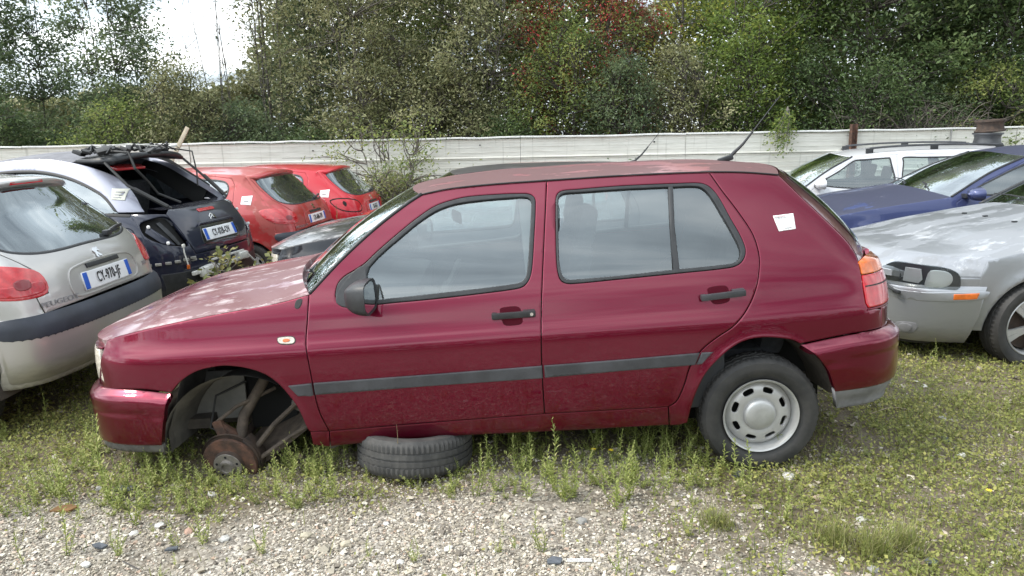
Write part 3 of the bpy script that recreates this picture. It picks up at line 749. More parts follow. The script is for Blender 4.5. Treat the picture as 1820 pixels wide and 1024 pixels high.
    top = np.array([(u, float(np.interp(u, wfb[:, 0], wfb[:, 1])) - .002) for u in np.linspace(fe[0][0], Lx, 60)])
    near = cat(top, lin([(Lx, zf0), (Lx, fz_ - .01)]), lin([(Lx, fz_ - .01), fe[-1]]), crv(fe, .02)[::-1])
    halfo = near; mir = lambda P: np.stack([2 * Lx - P[:, 0], P[:, 1]], 1)
    o_f = cat(top, mir(top)[::-1], mir(crv(fe, .02)), lin([mir(fe)[-1], fe[-1]], .04), crv(fe, .02)[::-1])
    fb = panel("front_bumper", ff, o_f, step=.02, mat=MR, parent=root, thick=.03, edge=.003)
    lip0 = B.px(ff, [(286.5, 793), (291, 806)], (1.5, .2)); zl = fz_ - .045
    panel("bumper_spoiler", ff, lin([(fe[-1][0], fz_ - .004), (2 * Lx - fe[-1][0], fz_ - .004), (2 * Lx - fe[-1][0], zl), (fe[-1][0], zl)], .04), step=.04, off=-.010, thick=.02, mat=M['liplow'], parent=fb)
    fr, Ly = bumper('r', lambda u: np.interp(u, wrb[:, 0], wrb[:, 1]) - .001, .30, .055, None, None, tuck=.04)
    re = B.px(fr, [(1423, 612.5), (1440, 622), (1455, 635.5), (1474, 661.5), (1482, 686), (1485, 697)], (1.5, .5))
    rt = np.array([(u, float(np.interp(u, wrb[:, 0], wrb[:, 1])) - .002) for u in np.linspace(re[0][0], Ly, 60)])
    mir = lambda P: np.stack([2 * Ly - P[:, 0], P[:, 1]], 1)
    zrb = re[-1][1]; o_r = cat(rt, mir(rt)[::-1], mir(crv(re, .02)), lin([mir(re)[-1], re[-1]], .04), crv(re, .02)[::-1])
    rb = panel("rear_bumper", fr, o_r, step=.02, mat=MR, parent=root, thick=.03, edge=.003)
    zg = B.px(fr, [(1488, 727)], (1.5, .3))[0]
    panel("bumper_spoiler", fr, lin([(re[-1][0], zrb - .003), (2 * Ly - re[-1][0], zrb - .003), (2 * Ly - zg[0], zg[1]), (zg[0], zg[1])], .04), step=.04, off=-.005, thick=.03, mat=M['greypl'], parent=rb)
    print("bumper z", zf0, wfb.round(3), wrb.round(3), fz_, zrb, zg, "fe", fe.round(3)[0], "re", re[0].round(3), Lx, Ly)
    # ---- nose: headlamps, grille
    un = B.uy('f', .62); zh1 = nose[0][1] - .045; zh0 = zf0 + .015
    u0n = B.px(FW, [(184, 617), (176.5, 640)], (1.9, .7)).mean(0)[0]
    for sgn in (1, -1):
        mu = lambda P: np.array([(p[0] if sgn == 1 else 2 * B.Lf - p[0], p[1]) for p in P])
        hl = panel("headlight", FW, mu(lin([(u0n, zh0), (u0n + .012, zh1), (un + .25, zh1), (un + .25, zh0)], .03)), step=.04, off=.0, thick=.03, mat=M['lampclear'], parent=root)
    panel("grille", FW, lin([(un + .255, zh0), (2 * B.Lf - un - .255, zh0), (2 * B.Lf - un - .255, zh1), (un + .255, zh1)], .04), step=.05, off=-.01, thick=.02, mat=M['blackpl'], parent=root)
    for q in np.linspace(zh0 + .02, zh1 - .015, 4):
        panel("grille_bar", FW, lin([(un + .26, q), (2 * B.Lf - un - .26, q), (2 * B.Lf - un - .26, q + .008), (un + .26, q + .008)], .05), step=.05, off=.002, thick=.012, mat=MR, parent=root)
    panel("nose_panel", FW, lin([(u0n - .0, zh1 + .004), (2 * B.Lf - u0n, zh1 + .004), (2 * B.Lf - u0n, zh1 + .012), (u0n, zh1 + .012)], .05), step=.05, off=-.004, thick=.02, mat=MR, parent=root)
    # ---- handles
    for dr, drf, q, gr in ((fd, fdf, [(888, 550), (893, 546.5), (918, 544.5), (925, 549), (929, 572), (924, 577), (900, 579), (894, 575)], [(874, 560.5), (951.5, 554.5)]),
                       (rd, rdf, [(1257, 514), (1264, 510), (1287, 507.5), (1294, 512), (1297, 533), (1291, 538), (1272, 541), (1264, 536)], [(1244, 528), (1322, 517.5)])):
        rc = crv(sp(q, (-.8, .8)), .01, closed=True)
        # cup: flat patch, its shade put into a darker red
        panel("handle_recess_shade", S, rc, step=.012, off=.0012, thick=.0, mat=M['cupshade'], parent=dr, edge=0)
        a, b = [S(np.array([v]))[0] for v in sp(gr, (-.8, .8))]
        c_ = (a + b) / 2; L_ = np.linalg.norm(b - a); ang = math.atan2(b[2] - a[2], b[0] - a[0])
        MB().box(c_ + [0, -.028, .0], (L_, .016, .030), (0, -ang, 0), bev=.006).box(a + [.012, -.012, 0], (.022, .03, .026), (0, -ang, 0), bev=.004).box(b + [-.03, -.014, 0], (.055, .03, .032), (0, -ang, 0), bev=.005).obj("door_handle", M['blackpl'] if dr is fd else M['strip'], dr)
        if dr is fd: MB().lathe([(0, -.004), (.008, -.004), (.0085, 0), (.0085, .006)], 16, c=b + [-.018, -.036, 0]).obj("lock_barrel", M['chrome'], dr)
    # ---- side indicator, washer plug, sticker, fuel details
    ic = crv(sp([(494, 602), (500, 600), (519, 599), (524, 603), (523, 609), (517, 611), (500, 611), (495, 608)], (-2, .6)), .008, closed=True)
    panel("indicator_bezel", S, shrink(ic, -.004), step=.02, off=.002, thick=.006, mat=M['rubber'], parent=root)
    panel("side_indicator", S, ic, step=.012, off=.006, thick=.006, mat=M['lampclear'], parent=root, edge=.003)
    panel("indicator_bulb", S, crv(sp([(503, 604), (512, 602), (517, 605), (512, 608), (504, 608)], (-2, .6)), .008, closed=True), step=.012, off=.0075, thick=0, mat=M['lampamber'], parent=root, edge=0)
    panel("drain_plug", S, crv(sp([(524, 547), (526, 536), (532, 531), (537, 532), (536, 541), (530, 549)], (-1.9, .8)), .008, closed=True), step=.012, off=.004, thick=.006, mat=M['rubber'], parent=root)
    stk = sp([(1373.5, 384), (1409.5, 379.5), (1414, 407), (1384, 411.5)], (.2, 1.1))
    sk = panel("paper_sticker", S, lin(stk, .01), step=.03, off=.003, thick=.002, mat=M['white'], parent=root, edge=0)
    def onst(a, b): return (stk[0] * (1 - a) * (1 - b) + stk[1] * a * (1 - b) + stk[2] * a * b + stk[3] * (1 - a) * b)
    def qd(nm, a0, a1, b0, b1, mt): panel(nm, S, lin([onst(a0, b0), onst(a1, b0), onst(a1, b1), onst(a0, b1)], .02), step=.04, off=.0042, thick=0, mat=mt, parent=sk, edge=0)
    rn = random.Random(4)
    for r_, mt in ((.06, 'inkred'), (.13, 'ink'), (.2, 'inkgrey')):
        x = .06
        while x < .5 if r_ != .2 else x < .9:
            w_ = rn.uniform(.03, .09); qd("printed_line", x, x + w_, r_, r_ + .035, M[mt]); x += w_ + .025
    for b in (.34, .44, .54, .66):
        x = .08 if b < .6 else .5
        for _ in range(rn.randint(2, 4)):
            w_ = rn.uniform(.04, .1); qd("printed_line", x, x + w_, b, b + .03, M['inkgrey']); x += w_ + .03
    x = .38
    while x < .78: qd("barcode_bar", x, x + .012, .82, .92, M['inkgrey']); x += .026
    # ---- door mirror (near side) and its twin
    base = S(sp([(612, 545)], (-1.7, .9)))[0]
    Cm = S(sp([(642, 515)], (-1.6, .9)))[0]
    for sg, par in ((1, fd), (-1, fdf)):
        Yf = lambda p: np.array([p[0], p[1] * sg, p[2]])
        sail = crv(sp([(598, 538), (599, 523), (612, 501.5), (632, 480), (644, 473), (650, 475), (652, 500), (654, 522), (664, 533), (660, 543), (612, 546)], (-1.6, .9)), .015, closed=True)
        if sg == 1: panel("mirror_sail", S, sail, step=.02, off=.007, thick=.02, mat=M['blackpl'], parent=fd, mirror=fdf, edge=.004)
        # housing: rounded shell tapering to the front, open to the rear; x = along car
        V = []; F = []; nn = 20
        for i, t in enumerate(np.linspace(0, 1, 9)):
            hgt = .072 * (1 - (1 - t) ** 2.2) ** .5 + .004; wid = .098 * (1 - (1 - t) ** 2.4) ** .5 + .004
            cx = Cm[0] - .060 + .125 * t; cy = Cm[1] - .125 - .0 * t + .03 * (1 - t); cz = Cm[2] - .010 + .0 * t
            for k in range(nn):
                a = 2 * math.pi * k / nn; ca, sa = math.cos(a), math.sin(a)
                e = .48
                V.append(Yf((cx + .010 * (t ** 2) * (ca), cy + wid * np.sign(ca) * abs(ca) ** e, cz + hgt * np.sign(sa) * abs(sa) ** e)))
        for i in range(8):
            for k in range(nn): F.append((i * nn + k, i * nn + (k + 1) % nn, (i + 1) * nn + (k + 1) % nn, (i + 1) * nn + k))
        F.append(tuple(range(nn)))
        ms = mo("door_mirror", V, F, M['blackpl'], par, True)
        gl = [np.array(V[8 * nn + k]) * 1.0 for k in range(nn)]; g0 = sum(gl) / nn
        mo("mirror_rim", [g0 + (p - g0) * 1.0 for p in gl] + [g0 + (p - g0) * .84 + [-.003, 0, 0] for p in gl], [(k, (k + 1) % nn, nn + (k + 1) % nn, nn + k) for k in range(nn)], M['blackpl'], ms)
        mo("mirror_glass", [g0 + (p - g0) * .85 + [-.004, 0, 0] for p in gl], [tuple(range(nn))], M['mirror'], ms, False)
        MB().box(Yf(Cm + [-.0, -.035, -.035]), (.07, .09, .05), bev=.012).obj("mirror_arm", M['blackpl'], ms)
    # ---- aerial
    a0 = np.array([.10, 0, float(np.interp(.10, gc[:, 0], gc[:, 2]))]) 
    MB().box(a0 + [-.02, 0, .012], (.085, .035, .03), (0, -.25, 0), bev=.01).tube([a0 + [.0, 0, .02], a0 + [.075, 0, .085], a0 + [.13, 0, .15]], [.011, .0075, .006], 8).tube([a0 + [.13, 0, .15], a0 + [.28, 0, .33]], [.0035, .0022], 6).obj("roof_aerial", M['blackpl'], root)
    # ---- wheel arches and underbody
    def liner(nm, xc, zc, r, y0, y1, a0, a1, mat, n=22):
        V = []; F = []
        for i, a in enumerate(np.linspace(math.radians(a0), math.radians(a1), n)):
            for y, dr_ in zip(np.linspace(y0, y1, 4), (.034, .004, -.004, -.012)): V.append((xc + (r + dr_) * math.cos(a), y, zc + (r + dr_) * math.sin(a)))
        for i in range(n - 1):
            for j in range(3): F.append((i * 4 + j, (i + 1) * 4 + j, (i + 1) * 4 + j + 1, i * 4 + j + 1))
        return mo(nm, V, F, mat, root)
    for sg in (-1, 1):
        liner("wheel_arch_liner", FA, .255, .355, sg * .800, sg * .50, 8, 178, M['liner'])
        liner("wheel_arch_liner", 0, .27, .362, sg * .800, sg * .50, 8, 186, M['under'])
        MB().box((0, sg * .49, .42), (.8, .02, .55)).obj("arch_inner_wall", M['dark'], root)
    MB().box((-1.25, 0, .26), (1.75, 1.46, .05)).box((.35, 0, .33), (.55, 1.0, .06)).box((-1.2, .0, .25), (1.8, .3, .08)).box((-2.9, 0, .34), (.4, 1.2, .05)).box((-2.45, .03, .40), (.75, .86, .28)).obj("floor_pan", M['under'], root)
    # front arch inside: splash shield, inner wing, chassis rail
    MB().box((-2.675, -.505, .455), (.27, .012, .26), (0, .05, .06), bev=.01).obj("splash_shield", M['liner2'], root)
    V = []; F = []
    for i, (x_, y_) in enumerate(((-2.825, -.79), (-2.835, -.68), (-2.825, -.58), (-2.80, -.51), (-2.77, -.47))):
        for j, z_ in enumerate((.27 + .03 * i, .38, .50, .62)): V.append((x_ + .03 * j * (j > 1) + .006 * math.sin(9 * j + 4 * i), y_, z_))
    for i in range(4):
        for j in range(3): F.append((4 * i + j, 4 * i + j + 1, 4 * i + 5 + j, 4 * i + 4 + j))
    mo("liner_flap", V, F, M['liner'], root)
    MB().box((-2.42, -.46, .42), (.24, .02, .34)).obj("gap_shade_board", M['dark'], root)  # black board standing in for the shade between shield and rail
    MB().box((-2.16, -.56, .43), (.20, .16, .17), (0, .5, 0), bev=.03).box((-2.08, -.60, .30), (.12, .16, .22), (0, -.35, 0), bev=.03).obj("chassis_rail", M['liner'], root)
    # front suspension: hub, disc, caliper, strut, arm, drive shaft
    fa_l = np.array([-2.572, -.72, .182])      # hub centre
    Hm = Matrix.Translation(Vector(fa_l)) @ Matrix.Rotation(math.radians(-5), 4, 'Z') @ Matrix.Rotation(math.radians(9), 4, 'X') @ Matrix.Diagonal((1.12, 1, 1.12, 1))
    L = lambda pr, n=56: MB().lathe(pr, n, mat=Hm)
    brake = L([(.064, -.030), (.120, -.030), (.121, -.028), (.121, -.012), (.119, -.010), (.05, -.010)]).obj("brake_disc", M['rust'], root)
    L([(.052, -.052), (.066, -.050), (.068, -.030)]).obj("disc_edge", M['rustdark'], brake)
    L([(0, -.062), (.020, -.062), (.022, -.070), (.031, -.070), (.034, -.054), (.062, -.053), (.064, -.048)]).obj("wheel_hub", M['steelhub'], brake)
    for k in range(5):
        a = 2 * math.pi * k / 5 + .3; c_ = Hm @ Vector((.048 * math.cos(a), -.0535, .048 * math.sin(a)))
        MB().lathe([(0, -.001), (.0065, -.001), (.0065, .004)], 12, c=c_, mat=Matrix.Rotation(math.radians(-5), 3, 'Z')).obj("bolt_hole", M['dark'], brake)
    L([(.03, .012), (.128, .004), (.135, -.006), (.137, .004), (.128, .014), (.03, .022)]).obj("dust_shield", M['rustdark'], brake)
    cal = MB(); 
    for k in np.linspace(-.55, .75, 9):
        c_ = Hm @ Vector((.108 * math.cos(k), .035, .108 * math.sin(k))); cal.box(c_, (.05, .085, .052), (0, -k, math.radians(-5)), bev=.012)
    cal.obj("brake_caliper", M['rustdark'], root)
    top = np.array([-2.36, -.52, .62])
    MB().tube([fa_l + [.03, .04, .05], fa_l + [.06, .08, .20], top], [.03, .027, .026], 14).obj("strut", M['rustmid'], root)
    MB().tube([fa_l + [.025, .05, .10], fa_l + [-.02, .03, .16], fa_l + [-.05, .02, .20]], [.03, .022, .018], 8).box(fa_l + [-.035, .02, .15], (.05, .03, .12), (0, -.3, 0), bev=.01).obj("steering_knuckle", M['rust'], root)
    MB().tube([fa_l + [-.05, .02, .20], fa_l + [.04, .05, .26], fa_l + [.20, .18, .30]], .010, 8).obj("tie_rod", M['rustmid'], root)
    MB().tube([fa_l + [.0, .05, 0], fa_l + [.02, .25, .07], fa_l + [.05, .5, .12]], [.024, .018, .018], 10).obj("drive_shaft", M['rustdark'], root)
    MB().add(*plate3([fa_l + [-.02, .06, -.06], fa_l + [.10, .04, -.075], fa_l + [.42, .10, .14], fa_l + [.40, .30, .16], fa_l + [.15, .40, .10]], (0, 0, .035))).obj("control_arm", M['rustmid'], root)
    MB().tube([fa_l + [.09, .0, .02], fa_l + [.22, .04, .16], fa_l + [.36, .08, .27]], [.016, .013, .012], 8).tube([fa_l + [.10, -.01, -.02], fa_l + [.30, .02, .10], fa_l + [.44, .06, .16]], [.012, .011, .011], 8).obj("anti_roll_link", M['rustmid'], root)
    MB().tube([fa_l + [.02, .03, .10], fa_l + [-.10, .05, .16], fa_l + [-.08, .12, .30], fa_l + [.05, .2, .34]], .006, 6).obj('brake_hose', M['rubber'], root)
    # ---- rear wheels
    for sg in (-1, 1):
        wh = bpy.data.objects.new("wheel", None); COL.objects.link(wh); wh.parent = root; wh.empty_display_size = .1
        wh.location = (0, sg * .752, .272); wh.rotation_euler = (0, math.radians(20), 0 if sg == -1 else math.pi)
        steel_wheel(wh, True)
    # ---- interior
    interior(root, gc, pcn)
    return root, B
def plate3(pts, d):
    n = len(pts); d = np.array(d); V = [np.array(p) for p in pts] + [np.array(p) + d for p in pts]
    return V, [tuple(range(n))[::-1], tuple(range(n, 2 * n))] + [(i, (i + 1) % n, n + (i + 1) % n, n + i) for i in range(n)]
def steel_wheel(par, cap=True, R=.283, tm='tyre', rm='silverrim'):
    tyre_obj("tyre", R, .172, .175, M[tm], par)
    rim = MB(); 
    # outer flange and well
    prof = [(.163, -.040), (.166, -.062), (.172, -.078), (.180, -.082), (.181, -.076), (.178, -.068)]
    rim.lathe([(.155, .06), (.158, -.02)] + prof, 64)
    ro = rim.obj("rim", M[rm], par)
    def f(P):
        P = np.atleast_2d(P); r = np.hypot(P[:, 0], P[:, 1])
        d = np.interp(r, [0, .05, .075, .09, .125, .140, .152, .160], [-.046, -.046, -.050, -.058, -.056, -.048, -.036, -.026])
        return np.stack([P[:, 0], d, P[:, 1]], 1)
    f.ref = np.array([0, .5, 0.])
    t = np.linspace(0, 2 * np.pi, 73)[:-1]; out = np.stack([.1595 * np.cos(t), .1595 * np.sin(t)], 1); hs = []
    for k in range(8):
        a = 2 * math.pi * k / 8; q = []
        for s in np.linspace(0, 2 * np.pi, 19)[:-1]:
            e = .62; du = .027 * np.sign(np.cos(s)) * abs(np.cos(s)) ** e; dv = .0150 * np.sign(np.sin(s)) * abs(np.sin(s)) ** e
            r = .1235 + dv; aa = a + du / .1235; q.append((r * math.cos(aa), r * math.sin(aa)))
        hs.append(q)
    panel("rim_disc", f, out, hs, step=.012, thick=.010, mat=M['rimworn'], parent=par, edge=.0015)
    MB().lathe([(0, .02), (.15, .02)], 32).obj("brake_drum", M['dark'], par)
    if cap:
        MB().lathe([(0, -.080), (.03, -.0795), (.060, -.076), (.071, -.070), (.076, -.060), (.077, -.050)], 48).obj("hub_cap", M['silverrim'], par)
def interior(root, gc, pcn):
    for x, sy in ((-1.05, -.36), (-1.05, .36)):
        st = MB(); y = sy
        st.box((x - .13, y, .46), (.5, .5, .16), (0, -.1, 0), bev=.05); 
        so = st.obj("front_seat", M['seat'], root, smooth=False)
        MB().box((x + .20, y, .80), (.13, .47, .62), (0, .25, 0), bev=.05).obj("seat_back", M['seat'], so)
        MB().box((x + .31, y, 1.18), (.09, .26, .19), (0, .2, 0), bev=.035).obj("headrest", M['seat'], so)
    MB().box((-.15, 0, .47), (.5, 1.24, .16), bev=.05).box((.18, 0, .74), (.13, 1.24, .50), (0, .28, 0), bev=.05).obj("rear_bench", M['seat'], root)
    MB().box((.42, 0, .86), (.42, 1.1, .02)).obj("parcel_shelf", M['dash'], root)
    MB().box((-1.86, 0, .80), (.40, 1.36, .22), (0, .12, 0), bev=.05).box((-1.70, -.36, .93), (.20, .36, .10), (0, .2, 0), bev=.03).box((-1.67, 0.0, .62), (.15, .3, .4), (0, .2, 0), bev=.03).obj("dashboard", M['dash'], root)
    V = []; Mt = Matrix.Translation((-1.48, -.36, .88)) @ Matrix.Rotation(math.radians(-62), 4, 'Y')
    sw = MB().lathe([(.17 + .014 * math.cos(a), .014 * math.sin(a)) for a in np.linspace(0, 2 * math.pi, 9)[:-1]], 40, axis='z', closed=True, mat=Mt)
    for a in (0, 2.2, 4.1):
        p = Mt @ Vector((.165 * math.cos(a), .165 * math.sin(a), 0)); sw.tube([Mt @ Vector((0, 0, 0)), p], .016, 6)
    sw.lathe([(0, .03), (.05, .03), (.06, 0)], 16, axis='z', mat=Mt); sw.obj("steering_wheel", M['dash'], root)
    MB().box((-1.42, .03, 1.22), (.02, .23, .065), (0, 0, .25), bev=.015).obj("rear_view_mirror", M['blackpl'], root)
    for sg in (-1, 1):
        MB().box((-1.02, sg * .63, 1.05), (.09, .03, .66), (sg * .36, -.04, 0), bev=.01).obj("centre_pillar", M['lightpl'], root)
        MB().box((-1.25, sg * .755, .57), (.95, .04, .52), bev=.02).box((-.45, sg * .755, .57), (.6, .04, .52), bev=.02).obj("door_lining", M['dash'], root)
    MB().box((-.62, 0, float(gc[len(gc) // 2][2]) - .085), (1.2, .9, .015)).obj("roof_lining", M['lightpl'], root)
M['liplow'] = pmat('dusty_lower_lip', (.085, .080, .072), .7, noise=.3, nscale=9)
M['cupshade'] = pmat("burgundy_recess_shade", (.060, .003, .010), .6, spec=.1)  # darkened red that imitates the shade inside the handle cups
M['rustmid'] = pmat("dusty_rusty_steel", (.050, .038, .030), .85, col2=(.11, .085, .064), nscale=18, bump=.3)
M['steelhub'] = pmat("worn_hub_steel", (.20, .185, .17), .5, metal=.6, col2=(.33, .30, .27), nscale=30, bump=.1)
M['rimworn'] = pmat('worn_silver_rim', (.42, .41, .40), .42, metal=.35, col2=(.46, .455, .445), nscale=14)
golf_root, GB = golf()
# ================================================================ ground, gravel, weeds
rng = np.random.default_rng(7)
def vnoise(x, y, s=1., seed=0, oct=3):
    x = np.asarray(x, float); y = np.asarray(y, float); out = 0; amp = 1; tot = 0
    for o in range(oct):
        X = x * s * 2 ** o + 31.7 * seed + 7 * o; Y = y * s * 2 ** o + 11.3 * seed + 3 * o
        xi, yi = np.floor(X), np.floor(Y); fx, fy = X - xi, Y - yi
        fx = fx * fx * (3 - 2 * fx); fy = fy * fy * (3 - 2 * fy)
        h = lambda a, b: np.modf(np.abs(np.sin(a * 127.1 + b * 311.7 + seed * 17.3) * 43758.5453))[0]
        v = (h(xi, yi) * (1 - fx) + h(xi + 1, yi) * fx) * (1 - fy) + (h(xi, yi + 1) * (1 - fx) + h(xi + 1, yi + 1) * fx) * fy
        out = out + v * amp; tot += amp; amp *= .5
    return out / tot
sg_ = lambda t: 1 / (1 + np.exp(-np.clip(t, -30, 30)))
def greenness(x, y):
    n = vnoise(x, y, 1.6, 3) - .5; n2 = vnoise(x, y, 5., 5) - .5
    r = sg_((x - (1.16 - .55 * (y - 2.3)) + n * .8 + n2 * .35) / .10)
    l = sg_((y - (2.98 + .05 * (x + 2)) + n * .5 + n2 * .3) / .08) * sg_((-1.25 - x + n) / .15)
    c = .5 * sg_((y - 3.12 + n * .5) / .08)
    b = .8 * sg_((y - 5.2) / .4)
    g = np.maximum(np.maximum(r, l * .85), np.maximum(c, b))
    return np.clip(g * (.72 + .9 * (vnoise(x, y, 3.1, 9) - .3)), .02, 1)
def gz(x, y): return (vnoise(x, y, 1.1, 1) - .5) * .035 + (vnoise(x, y, 6, 2) - .5) * .008 - .004 - .035 * np.clip(np.asarray(y, float) - 4, 0, 12)
xs = np.unique(np.r_[np.linspace(-90, -8, 16), np.arange(-8, 8.01, .06), np.linspace(8, 90, 16)])
ys = np.unique(np.r_[np.linspace(-40, .5, 8), np.arange(.5, 8, .05), np.arange(8, 20, .4), np.linspace(20, 140, 14)])
X, Y = np.meshgrid(xs, ys); far = np.clip((np.hypot(X, Y - 4) - 9) / 4, 0, 1)
Z = np.where(far < 1, gz(X, Y) * (1 - far) + (-.004 - .035 * np.clip(Y - 4, 0, 12)) * far, -.004 - .035 * np.clip(Y - 4, 0, 12)); nx = len(xs)
i = np.arange(len(ys) - 1)[:, None] * nx + np.arange(nx - 1)[None]
Fq = np.stack([i, i + 1, i + nx + 1, i + nx], -1).reshape(-1, 4)
mg, t, b = nt_mat("gravel_soil")
a = t.nodes.new("ShaderNodeAttribute"); a.attribute_name = "v"; c = t.nodes.new("ShaderNodeTexCoord")
vo = t.nodes.new("ShaderNodeTexVoronoi"); vo.inputs["Scale"].default_value = 70; t.links.new(c.outputs["Object"], vo.inputs["Vector"])
hs = t.nodes.new("ShaderNodeSeparateColor"); t.links.new(vo.outputs["Color"], hs.inputs[0])
rp_ = t.nodes.new("ShaderNodeValToRGB"); el = rp_.color_ramp.elements
el[0].position = 0; el[0].color = (.14, .12, .10, 1); el[1].position = 1; el[1].color = (.50, .46, .40, 1); q = el.new(.55); q.color = (.27, .245, .21, 1)
t.links.new(hs.outputs[0], rp_.inputs[0])
n = t.nodes.new("ShaderNodeTexNoise"); n.inputs["Scale"].default_value = 9; n.inputs["Detail"].default_value = 9; t.links.new(c.outputs["Object"], n.inputs["Vector"])
r2 = t.nodes.new("ShaderNodeValToRGB"); r2.color_ramp.elements[0].color = (.065, .05, .032, 1); r2.color_ramp.elements[1].color = (.21, .17, .115, 1); t.links.new(n.outputs["Fac"], r2.inputs[0])
mxx = mixin(t, a.outputs["Fac"], rp_.outputs[0], r2.outputs[0]); t.links.new(mxx, b.inputs["Base Color"]); b.inputs["Roughness"].default_value = .95
bp = t.nodes.new("ShaderNodeBump"); bp.inputs["Strength"].default_value = .8; bp.inputs["Distance"].default_value = .006; bp.invert = True
t.links.new(vo.outputs["Distance"], bp.inputs["Height"]); t.links.new(bp.outputs[0], b.inputs["Normal"])
gcol = np.clip(greenness(X, Y) * 1.25 + .55 * np.clip((vnoise(X, Y, 2.6, 81) - .42) * 3, 0, 1) * sg_((Y - 2.5) / .15) + .25 * (vnoise(X, Y, 7, 83) > .6) + sg_((-.4 - Y) / .4), 0, 1)  # last term: dark soil tone behind the camera, set to dim paint reflections
ground = npmesh("ground", np.stack([X, Y, Z], -1).reshape(-1, 3), Fq, mg, attr=gcol.ravel(), smooth=True); setp(ground, kind="structure")

def under_car(x, y): return (x > -2.2) & (x < 1.9) & (y > 3.35) & (y < 4.95)
def scatter(n, x0, x1, y0, y1, fn, seed):
    r = np.random.default_rng(seed); x = r.uniform(x0, x1, n * 4); y = r.uniform(y0, y1, n * 4)
    k = r.random(n * 4) < fn(x, y); return x[k][:n], y[k][:n]
def infield(x, y, m=.3): return np.abs(x) < (y + .3) * .72 + m
# ---- stones
def rotm(r, n):
    q = r.normal(size=(n, 4)); q /= np.linalg.norm(q, axis=1)[:, None]; w, x, y, z = q.T
    return np.stack([1-2*(y*y+z*z), 2*(x*y-z*w), 2*(x*z+y*w), 2*(x*y+z*w), 1-2*(x*x+z*z), 2*(y*z-x*w), 2*(x*z-y*w), 2*(y*z+x*w), 1-2*(x*x+y*y)], 1).reshape(n, 3, 3)
OC = np.array([(1, 0, 0), (-1, 0, 0), (0, 1, 0), (0, -1, 0), (0, 0, 1), (0, 0, -1)], float)
OF = np.array([(0, 2, 4), (2, 1, 4), (1, 3, 4), (3, 0, 4), (2, 0, 5), (1, 2, 5), (3, 1, 5), (0, 3, 5)])
CB = np.array([(x, y, z) for x in (-1, 1) for y in (-1, 1) for z in (-1, 1)], float) * .62
CF = np.array([(0,1,3),(0,3,2),(4,6,7),(4,7,5),(0,4,5),(0,5,1),(2,3,7),(2,7,6),(0,2,6),(0,6,4),(1,5,7),(1,7,3)])
def stones(name, x, y, size, mat, seed, flat=.6, cube=True, lift=.3):
    r = np.random.default_rng(seed); n = len(x); B0, F0 = (CB, CF) if cube else (OC, OF); k = len(B0)
    P = B0[None] * r.uniform(.6, 1.25, (n, 1, 3)) + r.uniform(-.28, .28, (n, k, 3))
    P = np.einsum('nij,nkj->nki', rotm(r, n), P) * size[:, None, None] * .5; P[..., 2] *= flat
    P[..., 0] += x[:, None]; P[..., 1] += y[:, None]; P[..., 2] += (gz(x, y) + size * lift * flat)[:, None]
    F = (F0[None] + (np.arange(n) * k)[:, None, None]).reshape(-1, 3)
    return npmesh(name, P.reshape(-1, 3), F, mat, attr=np.repeat(r.random(n), k))
M['stone'] = leafmat("limestone_gravel", [(.11, .095, .08), (.23, .20, .16), (.33, .295, .235), (.39, .34, .265), (.47, .425, .35), (.64, .60, .52), (.38, .27, .20)], .9, 0.0)
x, y = scatter(66000, -2.7, 3.0, 1.75, 3.6, lambda x, y: (1.05 - greenness(x, y)) * infield(x, y) * (y < 3.5) * np.clip(.35 + 1.5 * (vnoise(x, y, 2.2, 71) - .25) - .35 * sg_((y - 2.75) / .12), .16, 1), 1)
sz = np.random.default_rng(2).lognormal(math.log(.0088), .45, len(x)); g1 = stones("gravel", x, y, np.clip(sz, .005, .026), M['stone'], 3, cube=False)
setp(g1, "loose pale limestone gravel covering the ground in front of the burgundy car", "gravel", kind="stuff")
x, y = scatter(9000, -6, 6, 2.0, 9, lambda x, y: infield(x, y) * (.35 + .3 * (y < 3.6)), 4)
sz = np.random.default_rng(5).lognormal(math.log(.016), .5, len(x)); g2 = stones("rubble", x, y, np.clip(sz, .008, .045), M['stone'], 6)
setp(g2, "scattered small stone chips among the weeds", "rubble", kind="stuff")

# ---- leaves
def leafquads(P, size, seed, up=.6, aspect=.5, fold=0.):
    """rhombus leaves at P with random directions; up pulls the normals upwards"""
    r = np.random.default_rng(seed); n = len(P); size = np.broadcast_to(size, n)
    N = r.normal(size=(n, 3)); N[:, 2] = np.abs(N[:, 2]) * 1 + up * 1.5; N /= np.linalg.norm(N, axis=1)[:, None]
    D = r.normal(size=(n, 3)); D -= N * np.sum(D * N, 1)[:, None]; D /= np.linalg.norm(D, axis=1)[:, None] + 1e-9
    S = np.cross(N, D); s = size[:, None]
    V = np.stack([P, P + D * s * .45 + S * s * aspect * .5 + N * s * .06, P + D * s, P + D * s * .45 - S * s * aspect * .5 + N * s * .06], 1)
    return V.reshape(-1, 3), np.arange(n * 4).reshape(-1, 4)
M['cover'] = leafmat("ground_cover_leaves", [(.085, .095, .026), (.17, .19, .05), (.27, .28, .08), (.37, .35, .11), (.38, .31, .16)], .6, .3)
x, y = scatter(135000, -6, 6.5, 1.9, 7.5, lambda x, y: infield(x, y, .5) * (greenness(x, y) ** 1.35) * np.where(y > 4.2, .45, 1.) * np.where(under_car(x, y), .35, 1.), 11)
r = np.random.default_rng(12); hgt = .006 + .040 * r.random(len(x)) ** 1.8 * (.4 + vnoise(x, y, 2.5, 21) * 1.4)
P = np.stack([x, y, gz(x, y) + hgt], 1); siz = r.uniform(.009, .024, len(x)) * (1 + .10 * np.clip(y - 3, 0, 4))
V, F = leafquads(P, siz, 13, up=.5, aspect=.62)
